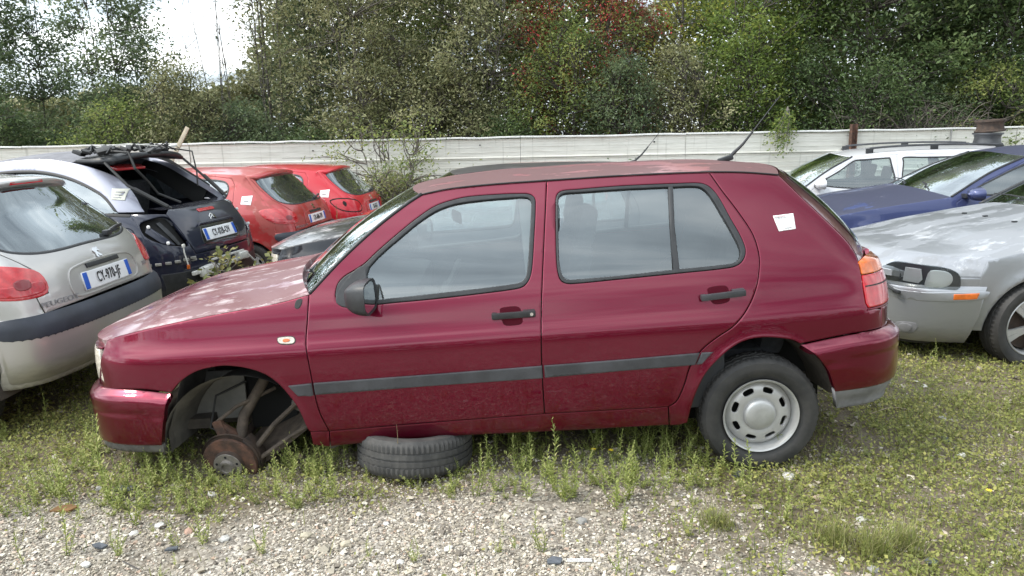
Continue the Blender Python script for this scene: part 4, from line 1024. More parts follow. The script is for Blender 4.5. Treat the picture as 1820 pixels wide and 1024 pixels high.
att = np.clip(.15 + .55 * r.random(len(x)) + .55 * (vnoise(x, y, 1.7, 30) - .4), 0, 1)
cv = npmesh("ground_cover", V, F, M['cover'], attr=np.repeat(att, 4)); setp(cv, "low green ground cover and clover growing over the dirt", "ground cover", kind="stuff")
# grass blades
def blades(x, y, h, w, seed, lean=.5, z=None):
    r = np.random.default_rng(seed); n = len(x); a = r.uniform(0, 6.283, n); ln = h * lean * r.random(n); b = a + r.normal(0, .3, n) + 1.57
    z0 = gz(x, y) if z is None else z
    B0 = np.stack([x, y, z0], 1); s = np.stack([np.cos(b), np.sin(b), 0 * a], 1) * (w * .5)[:, None] if not np.isscalar(w) else np.stack([np.cos(b), np.sin(b), 0 * a], 1) * w * .5
    d = np.stack([np.cos(a) * ln, np.sin(a) * ln, h * .6], 1); T = np.stack([np.cos(a) * ln * 2.1, np.sin(a) * ln * 2.1, h], 1)
    V = np.stack([B0 - s, B0 + s, B0 + d + s * .75, B0 + d - s * .75, B0 + T], 1)
    o = np.arange(n)[:, None] * 5; F = np.concatenate([o + [0, 1, 2], o + [0, 2, 3], o + [3, 2, 4]]); return V.reshape(-1, 3), F
M['grass'] = leafmat("grass_blades", [(.07, .10, .025), (.14, .18, .04), (.23, .25, .08), (.32, .29, .15)], .6, .3)
x, y = scatter(30000, -6, 6.5, 1.9, 8, lambda x, y: infield(x, y, .5) * (.03 + greenness(x, y) ** 1.5) * np.where(y > 4.2, .5, 1.) * np.where(under_car(x, y), .3, 1.), 15)
r = np.random.default_rng(16); V, F = blades(x, y, r.uniform(.02, .075, len(x)) * (.5 + vnoise(x, y, 2, 40)), .0035, 17, .7)
gb = npmesh("grass", V, F, M['grass'], attr=np.repeat(np.clip(r.random(len(x)) * .8 + .2 * vnoise(x, y, 1, 8), 0, 1), 5)); setp(gb, "thin short grass scattered over the ground", "grass", kind="stuff")

# ---- upright weeds: narrow leaves in whorls up a thin stem
M['weed'] = leafmat("weed_leaves", [(.14, .18, .05), (.25, .30, .08), (.36, .40, .13), (.48, .46, .21)], .55, .3)
M['weedred'] = leafmat("reddish_weed_leaves", [(.22, .07, .045), (.28, .12, .06), (.14, .14, .05), (.32, .20, .10)], .6, .3)
M['weeddry'] = leafmat("dry_weed_stems", [(.16, .12, .07), (.24, .19, .11), (.12, .07, .05)], .8, .1)
def weed_mesh(name, h, seed, mat, bushy=1., leaf=.045, nst=1, bare=0.):
    r = np.random.default_rng(seed); VV = []; FF = []; AA = []; k = 0
    for s in range(nst):
        hh = h * (1 if s == 0 else r.uniform(.45, .85)); L = r.normal(0, .10 if s == 0 else .28, 2) * hh; curve = r.normal(0, .06, 2) * hh
        bx = r.normal(0, .012, 2) * (s > 0)
        f = lambda t: np.array([bx[0] + L[0] * t + curve[0] * np.sin(3 * t), bx[1] + L[1] * t + curve[1] * np.sin(3 * t), hh * t])
        mb = MB().tube([f(t) for t in np.linspace(0, 1, 6)], [.0028, .0025, .002, .0018, .0014, .0008], 4, cap=False)
        VV += mb.v; FF += [tuple(i + k for i in q) for q in mb.f]; AA += [.25] * len(mb.v); k = len(VV)
        n = int(hh / .0085 * bushy)
        for j in range(n):
            t = bare + (1 - bare) * (j + .5) / n; p = f(t); az = j * 2.4 + r.normal(0, .3); ln = leaf * (1 - .55 * t ** 3) * r.uniform(.6, 1.15) * (.6 + .4 * min(1, t * 5)); el_ = r.uniform(.25, .85) + .5 * t
            d = np.array([math.cos(az) * math.cos(el_), math.sin(az) * math.cos(el_), math.sin(el_)]); sd_ = np.array([-math.sin(az), math.cos(az), 0]) * ln * .13
            dr = np.array([0, 0, -ln * .18])
            VV += [p, p + d * ln * .45 + sd_, p + d * ln + dr, p + d * ln * .45 - sd_]; FF.append((k, k + 1, k + 2, k + 3)); v = r.random(); AA += [v] * 4; k += 4
    me = bpy.data.meshes.new(name); me.from_pydata([tuple(map(float, v)) for v in VV], [], FF); a = me.attributes.new("v", 'FLOAT', 'POINT'); a.data.foreach_set("value", np.array(AA, np.float32)); me.materials.append(mat); me.update()
    return me
WM = [weed_mesh("weed", .30, 50 + i, M['weed'], bushy=[1, 1.3, .9, 1.2, 1.5][i], nst=[1, 2, 1, 3, 4][i], leaf=[.045, .042, .05, .04, .038][i], bare=.04) for i in range(5)]
WD = weed_mesh("weed", .30, 70, M['weeddry'], bushy=.6, leaf=.010, nst=1)
WR = weed_mesh("weed", .30, 71, M['weedred'], bushy=2.2, leaf=.035, nst=5)
def unproj(px, py, z=0.):
    d = cr * (px - 910) / FPX - cu * (py - 512) / FPX + cf; t = (z - CAM_H) / d[2]; return CPOS + d * t
def at_y(px, py, yy):
    d = cr * (px - 910) / FPX - cu * (py - 512) / FPX + cf; return CPOS + d * yy / d[1]
weeds = [  # base x, base y, height in the photo, mesh, what singles it out
 (117, 984, 84, 1, "bushy upright weed alone in the gravel at the lower left corner, below the rusty scrap"),
 (198, 888, 128, 3, "tall bushy weed standing just under the front bumper's left end"),
 (215, 880, 70, 4, "lower leafy weed beside the tall one under the front bumper"),
 (78, 756, 56, 0, "slender weed under the silver car's rear bumper, tallest there"),
 (36, 752, 36, 2, "small weed close to the silver car's tyre at the left edge"),
 (270, 852, 58, 2, "narrow-leaved weed in front of the bumper's grey lower lip"),
 (288, 856, 46, 4, "bushy weed below the burgundy wheel arch, left of the brake disc"),
 (237, 932, 92, 3, "yellow-green weed in the gravel midway between bumper and bottom edge"),
 (313, 908, 60, 1, "loose weed in the gravel left of the white stone by the brake disc"),
 (359, 960, 70, 4, "pale bushy weed in the gravel below the brake disc"),
 (208, 984, 52, 4, "spreading pale weed beside the dark slate chip at lower left"),
 (313, 966, 50, 3, "small round weed left of the pink stone in the gravel"),
 (71, 946, 36, 0, "tiny upright weed left of the flat rusty scrap"),
 (145, 920, 46, 1, "reddish-stemmed weed just right of the flat rusty scrap"),
 (43, 1000, 52, 0, "thin weed nearest the lower left corner of the ground"),
 (465, 868, 36, 2, "small weed at the right foot of the rusty brake disc"),
 (10, 914, 62, 3, "bushy weed cut by the left edge on the gravel border"),
 (540, 838, 62, 3, "leafy weed under the sill end behind the front wheel arch"),
 (590, 850, 50, 2, "weed just left of the flat tyre under the sill"),
 (607, 838, 62, 0, "upright weed touching the left side of the flat tyre"),
 (778, 848, 68, 0, "upright weed growing in front of the flat tyre, right of its middle"),
 (699, 862, 104, 'D', "bare reddish dry stalk standing before the flat tyre"),
 (677, 848, 50, 2, "small pale weed left of the dry stalk at the flat tyre"),
 (811, 836, 40, 0, "short weed at the right edge of the flat tyre"),
 (745, 868, 26, 4, "low bushy weed at the foot of the flat tyre"),
 (847, 882, 92, 3, "bushy weed right of the flat tyre, in front of the sill"),
 (940, 884, 88, 1, "double weed left of the tallest weed by the door gap"),
 (972, 856, 108, 0, "tallest weed, its pale tip reaching the sill at the door gap"),
 (999, 892, 56, 2, "short weed right of the tallest weed by the door gap"),
 (1050, 862, 70, 1, "weed with a yellow flower beside it, under the rear door"),
 (1073, 826, 62, 0, "thin weed in the shade behind the yellow flower"),
 (1111, 836, 76, 0, "pale-tipped slender weed under the middle of the rear door"),
 (1147, 822, 46, 4, "dark leafy weed in the car's shade under the rear door"),
 (1193, 826, 50, 3, "bushy weed in shade just left of the rear wheel"),
 (1180, 862, 52, 1, "weed out in the light left of the rear wheel"),
 (963, 982, 80, 3, "yellowish weed in the gravel low in the middle"),
 (1098, 890, 44, 2, "small weed on gravel below the rear door"),
 (1108, 942, 66, 3, "bushy weed on gravel below and right of the grey stone"),
 (1101, 1018, 64, 1, "weed at the bottom edge just right of the white perforated strip"),
 (897, 954, 42, 0, "thin small weed in gravel left of the yellowish one"),
 (1002, 960, 42, 2, "thin small weed in gravel right of the yellowish one"),
 (738, 1000, 42, 4, "low weed in pale gravel at the bottom middle"),
 (1381, 822, 78, 0, "slim weed growing up in front of the silver wheel rim"),
 (1396, 925, 74, 3, "bushy weed below the rear wheel, over the gravel border"),
 (1390, 1018, 62, 1, "weed at the bottom edge below the rear wheel"),
 (1225, 955, 50, 4, "low yellow-green weed in the gravel left of the rear wheel's foot"),
 (468, 984, 50, 4, "small bushy weed low in the gravel under the wheel arch"),
 (655, 990, 40, 1, "faint small weed in bright gravel left of the bottom middle"),
 (1790, 632, 130, 0, "tall thin weed leaning against the silver saloon's front wheel"),
 (1770, 610, 70, 1, "shorter weed beside the silver saloon's front tyre"),
 (1655, 640, 42, 3, "leafy weed under the silver saloon's front bumper"),
]
def put_weed(px_, py_, hpx, mi, label, z=0., grp="upright weeds around the cars"):
    p = unproj(px_, py_, z); d = np.linalg.norm(p - CPOS); h = hpx * d / FPX * 1.1
    me = WD if mi == 'D' else (WR if mi == 'R' else WM[mi])
    o = bpy.data.objects.new("weed", me); COL.objects.link(o); o.location = (p[0], p[1], z + float(gz(p[0], p[1])) - .004)
    zmax = max(v.co.z for v in me.vertices); s = h / zmax; o.scale = (s * .9 + .1, s * .9 + .1, s); o.rotation_euler = (0, 0, (px_ * 1.7) % 6.28)
    setp(o, label, "weed", grp); return o
for w in weeds: put_weed(*w)
# undergrowth nobody could count: small weeds in the shade and over the green side
x, y = scatter(2300, -5, 5, 2.1, 7, lambda x, y: infield(x, y, .4) * np.clip(greenness(x, y) * .8 + .45 * ((y > 3.0) & (y < 3.9) & (x < 1.0) & (x > -1.9)), .025, 1) * np.where(y > 5, .35, 1), 33)
x2, y2 = scatter(120, -2.3, 1.1, 2.9, 3.65, lambda x, y: np.clip(.8 * sg_((y - 3.05) / .05) * (.2 + vnoise(x, y, 3, 91)), .04, 1) * ((x < -1.62) | ((x > -1.12) & (x < -.86)) | (x > -.15)), 35); x = np.r_[x, x2]; y = np.r_[y, y2]; nx2 = len(x) - len(x2)
r = np.random.default_rng(34); VV = []; FF = []; AA = []; off = 0
base_v = []
for me in WM:
    v = np.zeros(len(me.vertices) * 3, np.float32); me.vertices.foreach_get("co", v); a = np.zeros(len(me.vertices), np.float32); me.attributes["v"].data.foreach_get("value", a)
    fq = np.array([list(p.vertices) for p in me.polygons if len(p.vertices) == 4]); base_v.append((v.reshape(-1, 3), fq, a))
for k in range(len(x)):
    v, fq, a = base_v[r.integers(0, 5)]; s = r.uniform(.14, .42) * (1.0 if 3.0 < y[k] < 3.9 and x[k] < 1 else .55); s = r.uniform(.4, .75) if k >= nx2 else s; t_ = r.uniform(0, 6.28); ct, st_ = math.cos(t_), math.sin(t_)
    s2 = min(s * 1.3 + .12, .85)
    vv = np.stack([(v[:, 0] * ct - v[:, 1] * st_) * s2 + x[k], (v[:, 0] * st_ + v[:, 1] * ct) * s2 + y[k], v[:, 2] * s + float(gz(x[k], y[k]))], 1)
    VV.append(vv); FF.append(fq + off); AA.append(np.clip(a * .8 + r.random() * .2, 0, 1)); off += len(vv)
uw = npmesh("undergrowth", np.vstack(VV), np.vstack(FF), M['weed'], attr=np.concatenate(AA)); setp(uw, "small green weeds crowding under and around the cars", "undergrowth", kind="stuff")
# grass tufts at lower right
for px_, py_, hp, lb in ((1480, 962, 48, "brownish grass tuft on the gravel border at lower right"), (1548, 985, 62, "largest dry grass tuft, with tan seed heads, at lower right"), (1608, 975, 48, "green grass tuft right of the largest dry tuft"), (1275, 935, 36, "short grass tuft in gravel left below the rear tyre")):
    p = unproj(px_, py_); h = hp * np.linalg.norm(p - CPOS) / FPX; r = np.random.default_rng(int(px_)); n = 240
    V, F = blades(r.normal(0, .035, n), r.normal(0, .03, n), r.uniform(.35, 1.1, n) * h, .003, int(px_), .5, z=np.zeros(n))
    o = npmesh("grass_tuft", V, F, M['grass'], attr=np.repeat(np.clip(r.random(n) * .6 + .4, 0, 1), 5)); o.location = (p[0], p[1], float(gz(p[0], p[1])) - .004); setp(o, lb, "grass tuft", "grass tufts on the gravel border")
# flowers
MB_Y = pmat("yellow_petals", (.75, .55, .03), .6)
for px_, py_, z in ((1053, 806, .0), (1084, 808, .0), (1752, 883, 0.)):
    p = unproj(px_, py_ + 20); mb = MB().tube([(0, 0, 0), (.004, 0, .08)], .0012, 4)
    o = mb.obj("flower", M['weed']); o.location = (p[0], p[1], 0.); q = MB()
    for k in range(8):
        a = k * .785; q.add([(.004, 0, .08), (.004 + .011 * math.cos(a - .3), .011 * math.sin(a - .3), .084), (.004 + .014 * math.cos(a), .014 * math.sin(a), .083), (.004 + .011 * math.cos(a + .3), .011 * math.sin(a + .3), .084)], [(0, 1, 2, 3)])
    q.obj("petals", MB_Y, o); setp(o, {1053: "yellow flower beside the weed under the rear door, left of a pair", 1084: "yellow flower under the rear door, right of a pair", 1752: "lone yellow flower in the green at the right edge"}[px_], "flower", "small yellow flowers")
# larger stones one can pick out
big = [(376, 876, 16, .62, "white angular stone lying below the brake disc"), (180, 866, 17, .42, "pale grey stone under the front bumper"), (575, 850, 17, .50, "grey stone pair's larger one, left of the flat tyre"),
 (797, 978, 17, .74, "bright white stone in the gravel at the bottom middle"), (614, 970, 22, .55, "sandy yellow stone in the gravel below the flat tyre"), (1402, 847, 22, .6, "pale brownish stone beside the foot of the rear tyre"),
 (1033, 929, 22, .30, "flat grey triangular stone in the gravel below the rear door"), (921, 851, 18, .22, "dark grey stone right of the flat tyre"), (153, 1002, 17, .68, "white stone near the bottom edge at lower left"),
 (283, 932, 18, .64, "white flat stone in gravel left of the pinkish one"), (336, 940, 19, .95, "pinkish stone in the gravel below the brake disc"), (398, 955, 20, .62, "long pale stone right of the pinkish one"),
 (237, 947, 14, .60, "small cream stone left of the white flat one"), (544, 955, 20, .50, "buff stone in gravel under the front door"), (1708, 811, 15, .75, "white pebble on the green ground at the right"),
 (1530, 925, 18, .6, "pale stone half hidden in green, lower right"), (1552, 1014, 20, .35, "grey flat stone at the bottom edge, lower right"), (1770, 1003, 13, .78, "white pebble in the bottom right corner"),
 (1643, 682, 10, .7, "small white stone right of the rear bumper"), (1605, 681, 12, .55, "cream stone on the dirt behind the rear bumper"), (686, 933, 12, .72, "little white stone in brown gravel under the flat tyre"),
 (745, 916, 13, .74, "round white stone directly below the flat tyre"), (711, 1003, 14, .72, "white stone at the bottom edge left of the middle"), (1445, 865, 18, .5, "buff stone right of the one at the rear tyre"),
 (1365, 913, 10, .6, "small cream stone below the rear tyre's foot"), (454, 934, 13, .78, "bright little stone in gravel under the sill end"), (1675, 745, 14, .45, "tan stone on the dirt at the right")]
STM = {}
for i_, (px_, py_, w, v, lb) in enumerate(big):
    p = unproj(px_, py_); s = w * np.linalg.norm(p - CPOS) / FPX
    bm = bmesh.new(); bmesh.ops.create_icosphere(bm, subdivisions=1, radius=.5); r = random.Random(i_ * 7 + 1)
    for vv in bm.verts: vv.co *= r.uniform(.72, 1.12)
    bmesh.ops.bevel(bm, geom=bm.edges[:], offset=.02, segments=1, affect='EDGES')
    me = bpy.data.meshes.new("stone"); bm.to_mesh(me); bm.free(); key = round(v, 2)
    if key not in STM:
        c0 = (.46, .30, .23) if v == .95 else ((v * .92, v * .82, v * .62) if v in (.55, .50) else (v * .95, v * .92, v * .86)); STM[key] = pmat("loose_stone", tuple(.9 * q for q in c0), .9, noise=.2, nscale=40, bump=.3)
    me.materials.append(STM[key]); o = bpy.data.objects.new("stone", me); COL.objects.link(o); o.scale = (s * 1.15, s, s * .6); o.rotation_euler = (r.uniform(-.2, .2), r.uniform(-.2, .2), r.uniform(0, 6)); o.location = (p[0], p[1], float(gz(p[0], p[1])) + s * .12)
    setp(o, lb, "stone", "larger loose stones")
# scrap on the gravel
def scrap(px_, py_, mb, name, mat, label, cat_, rz=0., z=.006):
    p = unproj(px_, py_); o = mb.obj(name, mat); o.location = (p[0], p[1], float(gz(p[0], p[1])) + z); o.rotation_euler = (0, 0, rz); setp(o, label, cat_); return o
scrap(115, 904, MB().add(*plate3([(-.055, -.02, 0), (.03, -.03, 0), (.06, .0, .004), (.02, .028, .002), (-.04, .02, 0)], (0, 0, .008))), "metal_scrap", pmat("orange_rust", (.16, .085, .03), .9, noise=.3), "flat rusty brown scrap lying on the gravel at left", "scrap", .1)
sl_ = pmat("slate", (.085, .095, .11), .7, noise=.2)
for px_, py_, s, lb in ((177, 970, 1., "dark slate chip in the gravel at lower left"), (305, 974, .8, "smaller slate chip right of the low weed, lower left"), (220, 868, 1.7, "long dark slate piece under the bumper's grey lip"), (985, 1003, 1., "dark slate chip left of the white perforated strip"), (1312, 845, 1.2, "dark shard at the foot of the rear tyre"), (1655, 1002, .8, "dark chip in the green, lower right corner"), (1680, 783, 1., "black plastic bit with a hole on the green at right")):
    scrap(px_, py_, MB().add(*plate3([(-.03 * s, -.012 * s, 0), (.02 * s, -.02 * s, 0), (.034 * s, .006, .003), (0, .022 * s, .006), (-.025 * s, .014 * s, 0)], (0, 0, .007))), "slate_chip", sl_, lb, "slate chip", px_ * .3)
mb = MB(); 
for k in range(5): mb.box((-.04 + k * .02, 0, .002), (.006, .012, .0025))
mb.box((0, .0065, .002), (.095, .004, .0025)).box((0, -.0065, .002), (.095, .004, .0025)); scrap(1030, 1000, mb, "perforated_strip", M['white'], "small white perforated strip on the gravel at the bottom", "strip", -.03)
scrap(231, 1004, MB().tube([(-.045, .03, .004), (0, .0, .006), (.05, -.03, .004)], .0022, 5), "twig", pmat("dark_twig", (.05, .045, .045), .8), "short dark twig on the gravel at the bottom left", "twig")
scrap(1580, 738, MB().tube([(-.12, -.02, .01), (-.02, 0, .035), (.06, .02, .03), (.13, .03, .01)], .003, 5), "twig", pmat("pale_dry_twig", (.30, .24, .17), .8), "pale dry curved stalk lying right of the rear wheel", "twig")
scrap(60, 838, MB().tube([(-.07, -.02, .01), (0, .0, .02), (.09, .05, .01)], .003, 5), "twig", pmat("grey_twig", (.20, .18, .16), .8), "grey twig on the dirt near the left edge", "twig")

# ================================================================ fence of weathered boards
M['board'] = None
mbd, t, b = nt_mat("weathered_white_board"); c = t.nodes.new("ShaderNodeTexCoord"); mpg = t.nodes.new("ShaderNodeMapping"); mpg.inputs["Scale"].default_value = (.35, 1, 5)
g_ = t.nodes.new("ShaderNodeNewGeometry"); t.links.new(g_.outputs["Position"], mpg.inputs[0])
n1 = t.nodes.new("ShaderNodeTexNoise"); n1.inputs["Scale"].default_value = 5; n1.inputs["Detail"].default_value = 9; n1.inputs["Roughness"].default_value = .7; t.links.new(mpg.outputs[0], n1.inputs["Vector"])
mp2 = t.nodes.new("ShaderNodeMapping"); mp2.inputs["Scale"].default_value = (6, 1, .4); t.links.new(g_.outputs["Position"], mp2.inputs[0])
n2 = t.nodes.new("ShaderNodeTexNoise"); n2.inputs["Scale"].default_value = 2.2; n2.inputs["Detail"].default_value = 8; t.links.new(mp2.outputs[0], n2.inputs["Vector"])
r1 = t.nodes.new("ShaderNodeValToRGB"); r1.color_ramp.elements[0].position = .3; r1.color_ramp.elements[0].color = (.50, .485, .43, 1); r1.color_ramp.elements[1].position = .6; r1.color_ramp.elements[1].color = (.68, .67, .61, 1); t.links.new(n1.outputs["Fac"], r1.inputs[0])
r2 = t.nodes.new("ShaderNodeMapRange"); r2.inputs["From Min"].default_value = .58; r2.inputs["From Max"].default_value = .8; r2.inputs["To Max"].default_value = .75; t.links.new(n2.outputs["Fac"], r2.inputs[0])
t.links.new(mixin(t, r2.outputs[0], r1.outputs[0], (.24, .235, .19)), b.inputs["Base Color"]); b.inputs["Roughness"].default_value = .75
FY = 13.2
fence = thing("board_fence", "long weathered white fence of horizontal boards behind the parked cars", "fence", (0, FY, 0))
BH, TOPZ, BAY = .345, 1.435, 2.9
prof = [(0, .0), (-.016, .006), (-.016, .020), (-.004, .028), (-.004, .085), (-.008, .088), (-.004, .091), (-.004, .150), (-.008, .153), (-.004, .156), (-.004, .215), (-.007, .218), (-.003, .221), (-.003, .250), (-.012, .256), (-.012, .264), (0, .264)]
prof = [(a * 1.3, c_ * .345 / .268) for a, c_ in prof]
def board_me(L):
    V = []; F = []; k = len(prof)
    for xx in np.linspace(0, L, 5):
        for yy, zz in prof: V.append((xx, yy, zz))
    for i in range(4):
        for j in range(k - 1): F.append((i * k + j, (i + 1) * k + j, (i + 1) * k + j + 1, i * k + j + 1))
    F.append(tuple(range(k))); F.append(tuple(range(4 * k, 5 * k))[::-1])
    me = bpy.data.meshes.new("board"); me.from_pydata(V, [], F); me.materials.append(mbd); return me
bme = board_me(BAY - .006); rb = random.Random(5)
px0 = at_y(1512, 250, FY)[0]
for ib in range(-6, 3):
    x0_ = px0 + ib * BAY + .006
    for row in range(5):
        o = bpy.data.objects.new("board", bme); COL.objects.link(o); o.parent = fence
        o.location = (x0_, rb.uniform(-.008, .008), TOPZ - BH * (row + 1) - .004 + rb.uniform(-.003, .003)); o.rotation_euler = (rb.uniform(-.015, .015), rb.uniform(-.0018, .0018), 0)
    zs = [rb.uniform(-.008, .008) for _ in range(9)]
    V = []; F = []
    for k in range(9):
        xx = x0_ + k * (BAY - .01) / 8
        for yy, zz in ((.05, 0), (.05, .028), (-.034, .030), (-.040, .022), (-.040, .002), (-.030, .0)): V.append((xx, yy, TOPZ + zz + zs[k]))
    for k in range(8):
        for j in range(6): F.append((k * 6 + j, k * 6 + (j + 1) % 6, (k + 1) * 6 + (j + 1) % 6, (k + 1) * 6 + j))
    F.append(tuple(range(6))[::-1]); F.append(tuple(range(48, 54)))
    mo("top_cap", V, F, pmat("pale_cap_metal", (.62, .62, .60), .6, noise=.12, nscale=4) if ib == -6 else bpy.data.materials["pale_cap_metal"], fence, False)
    pz = 1.56 if ib == 0 else 1.30
    hb = MB().box((0, 0, pz / 2), (.10, .012, pz)).box((-.045, .0, pz / 2), (.012, .10, pz)).box((.045, 0, pz / 2), (.012, .10, pz))
    p = hb.obj("post", M['rust'] if ib == 0 else M['rustdark'], fence); p.location = (x0_ - .006, -.085 if ib == 0 else .10, 0)
for px_, py_, s in ((556, 268, 1), (1163, 252, 1.2), (1496, 265, .8), (853, 258, 1)):
    p = at_y(px_, py_, FY - .02); MB().lathe([(0, -.01), (.012 * s, -.01), (.012 * s, .01)], 10, c=(p[0], -.012, p[2])).obj("bolt_head", M['dark'], fence)
MB().box((at_y(1688, 250, FY)[0], -.025, 1.25), (.02, .012, .40)).obj("cover_strip", pmat("grey_strip_metal", (.30, .30, .29), .6), fence)

# ================================================================ trees and bushes behind the fence
LM = dict(
 sprig=leafmat("yellow_green_sprig_leaves", [(.06, .075, .025), (.12, .135, .04), (.22, .21, .07), (0.250, 0.211, 0.078)], .55, .3),
 slate=leafmat("bluish_green_leaves", [(0.056, 0.083, 0.045), (0.092, 0.133, 0.066), (0.156, 0.202, 0.100), (0.193, 0.229, 0.119)], .55, .45),
 willow=leafmat("grey_green_willow_leaves", [(0.092, 0.106, 0.049), (0.170, 0.184, 0.082), (0.278, 0.278, 0.139), (0.362, 0.348, 0.204)], .55, .3),
 green=leafmat("mid_green_leaves", [(0.050, 0.083, 0.025), (0.107, 0.168, 0.039), (0.186, 0.251, 0.061), (0.268, 0.305, 0.076)], .55, .45),
 yellow=leafmat("yellowing_leaves", [(0.156, 0.182, 0.041), (0.343, 0.364, 0.069), (0.500, 0.500, 0.097), (0.390, 0.390, 0.108)], .55, .4),
 dark=leafmat("dark_green_leaves", [(0.033, 0.055, 0.022), (0.062, 0.101, 0.036), (0.107, 0.157, 0.055), (0.158, 0.196, 0.078)], .5, .3),
 bramble=leafmat("bramble_leaves", [(0.056, 0.096, 0.029), (0.124, 0.173, 0.049), (0.232, 0.278, 0.082), (0.339, 0.348, 0.108)], .5, .45),
 red=leafmat("red_berries", [(0.250, 0.024, 0.023), (0.450, 0.036, 0.040), (0.254, 0.047, 0.036)], .45, .1),
 rusty=leafmat("reddish_brown_leaves", [(0.175, 0.066, 0.046), (0.250, 0.090, 0.057), (0.156, 0.103, 0.044)], .6, .3))
M['bark'] = pmat("grey_bark", (.075, .065, .055), .9, col2=(.16, .145, .125), nscale=12, bump=.3)
M['barkd'] = pmat("dark_bark", (.035, .030, .026), .9, col2=(.07, .06, .05), nscale=12, bump=.3)
def tubes_np(curves, radii, n=4):
    V = []; F = []; k = 0
    for P, R in zip(curves, radii):
        m_ = len(P); d = np.gradient(P, axis=0); d /= np.linalg.norm(d, axis=1)[:, None] + 1e-9
        a = np.cross(d, [.3, .9, .2]); a /= np.linalg.norm(a, axis=1)[:, None] + 1e-9; b_ = np.cross(a, d)
        t_ = np.arange(n) * 2 * np.pi / n
        Vt = P[:, None] + (a[:, None] * np.cos(t_)[None, :, None] + b_[:, None] * np.sin(t_)[None, :, None]) * R[:, None, None]
        V.append(Vt.reshape(-1, 3)); i = (np.arange(m_ - 1)[:, None] * n + np.arange(n)[None]).ravel(); j = (np.arange(m_ - 1)[:, None] * n + (np.arange(n)[None] + 1) % n).ravel()
        F.append(np.stack([i, j, j + n, i + n], 1) + k); k += m_ * n
    return np.vstack(V), np.vstack(F)
def tree_data(h, w, seed, nclump, perclump, leaf, mat, base=.0, stems=3, lean=0., sig=.16, aspect=.45, shape='oval', bark='bark', extra=None, stemr=.035, low=.12, up=.3):
    r = np.random.default_rng(seed); cur = []; rad = []; S_ = []
    for s in range(stems):
        a = r.uniform(0, 6.28); sp_ = w * .33 * r.uniform(.3, 1) * (0 if stems == 1 else 1)
        tt = np.linspace(0, 1, 9)[:, None]; top = np.array([math.cos(a) * sp_ + lean, math.sin(a) * sp_, h * r.uniform(.8, .98)])
        wob = np.cumsum(r.normal(0, .05, (9, 3)), axis=0) * [1, 1, .2] * h * .09
        P = np.array([math.cos(a) * .08, math.sin(a) * .08, 0]) * (1 - tt) + top * tt ** [1.25, 1.25, 1.0] + wob; P[0, 2] = -.05
        cur.append(P); R0 = stemr * r.uniform(.5, 1.0) * h / 8; rad.append(np.linspace(R0, .006, 9)); S_.append(P)
    # clump centres inside the crown, tied to the nearest stem point below
    Cc = []
    while len(Cc) < nclump:
        z = r.uniform(low, 1.0); t_ = (z - low) / (1 - low)
        ww = w * .5 * {'oval': math.sin(math.pi * min(1, max(0, .12 + .83 * t_))) ** .6, 'column': (1 - t_ ** 3) * .9, 'bush': (1 - t_ ** 2) ** .5, 'spread': .45 + .6 * t_}[shape]
        a = r.uniform(0, 6.28); q = ww * math.sqrt(r.uniform(.02, 1)) * r.uniform(.75, 1.15); Cc.append((math.cos(a) * q + lean * z, math.sin(a) * q, z * h * r.uniform(.97, 1.03)))
    Cc = np.array(Cc); allp = np.vstack(S_)
    for c_ in Cc:
        d = np.linalg.norm((allp - c_) * [1, 1, 1.0] + [0, 0, .35], axis=1); p = allp[np.argmin(d)]
        tt = np.linspace(0, 1, 5)[:, None]; P = p * (1 - tt) + c_ * tt; P += np.sin(tt * np.pi) * r.normal(0, .06, 3); cur.append(P); rad.append(np.linspace(.014, .0035, 5))
        for _ in range(2):
            e = c_ + r.normal(0, sig * 1.1, 3); tt = np.linspace(0, 1, 3)[:, None]; cur.append(p * .3 * (1 - tt) * 0 + (P[3] * (1 - tt) + e * tt)); rad.append(np.array([.005, .004, .002]))
    tv, tf = tubes_np(cur, rad)
    n = nclump * perclump; ci = np.repeat(np.arange(nclump), perclump)
    sg2 = sig * r.uniform(.6, 1.5, nclump)[ci]
    P = Cc[ci] + r.normal(size=(n, 3)) * sg2[:, None] * [1, 1, .8]; P = P[P[:, 2] > .05]; ci = ci[:len(P)]
    V, F = leafquads(P, leaf * r.uniform(.6, 1.3, len(P)), seed + 1, up=up, aspect=aspect)
    att = np.clip(.62 * r.random(nclump)[ci] ** 1.3 + .40 * r.random(len(P)), 0, 1)
    return tv, tf, V, F, np.repeat(att, 4), Cc
def mk_tree(name, label, cat_, loc, group, h, w, seed, nclump, per, leaf, mat, rz=0., **k):
    bark = k.get('bark', 'bark'); ex = k.pop('extra', None)
    tv, tf, V, F, A, Cc = tree_data(h, w, seed, nclump, per, leaf, mat, **k)
    t_ = thing(name, label, cat_, loc, (0, 0, rz), group)
    npmesh("trunk", tv, tf, M[bark], t_, smooth=True); npmesh("crown", V, F, LM[mat], t_, attr=A)
    if ex:
        for em, fr, per2, ls, sg3, nm in ex:
            r = np.random.default_rng(seed + 9); sel = Cc[r.random(len(Cc)) < fr]
            if not len(sel): continue
            P = np.repeat(sel, per2, 0) + r.normal(size=(len(sel) * per2, 3)) * sg3; V2, F2 = leafquads(P, ls * r.uniform(.7, 1.3, len(P)), seed + 5, up=.2, aspect=.8 if em == 'red' else .5)
            npmesh(nm, V2, F2, LM[em], t_, attr=np.repeat(r.random(len(P)), 4))
    return t_
X13 = lambda px_, Y_: float(at_y(px_, 300, Y_)[0])
TG = "trees growing behind the fence"
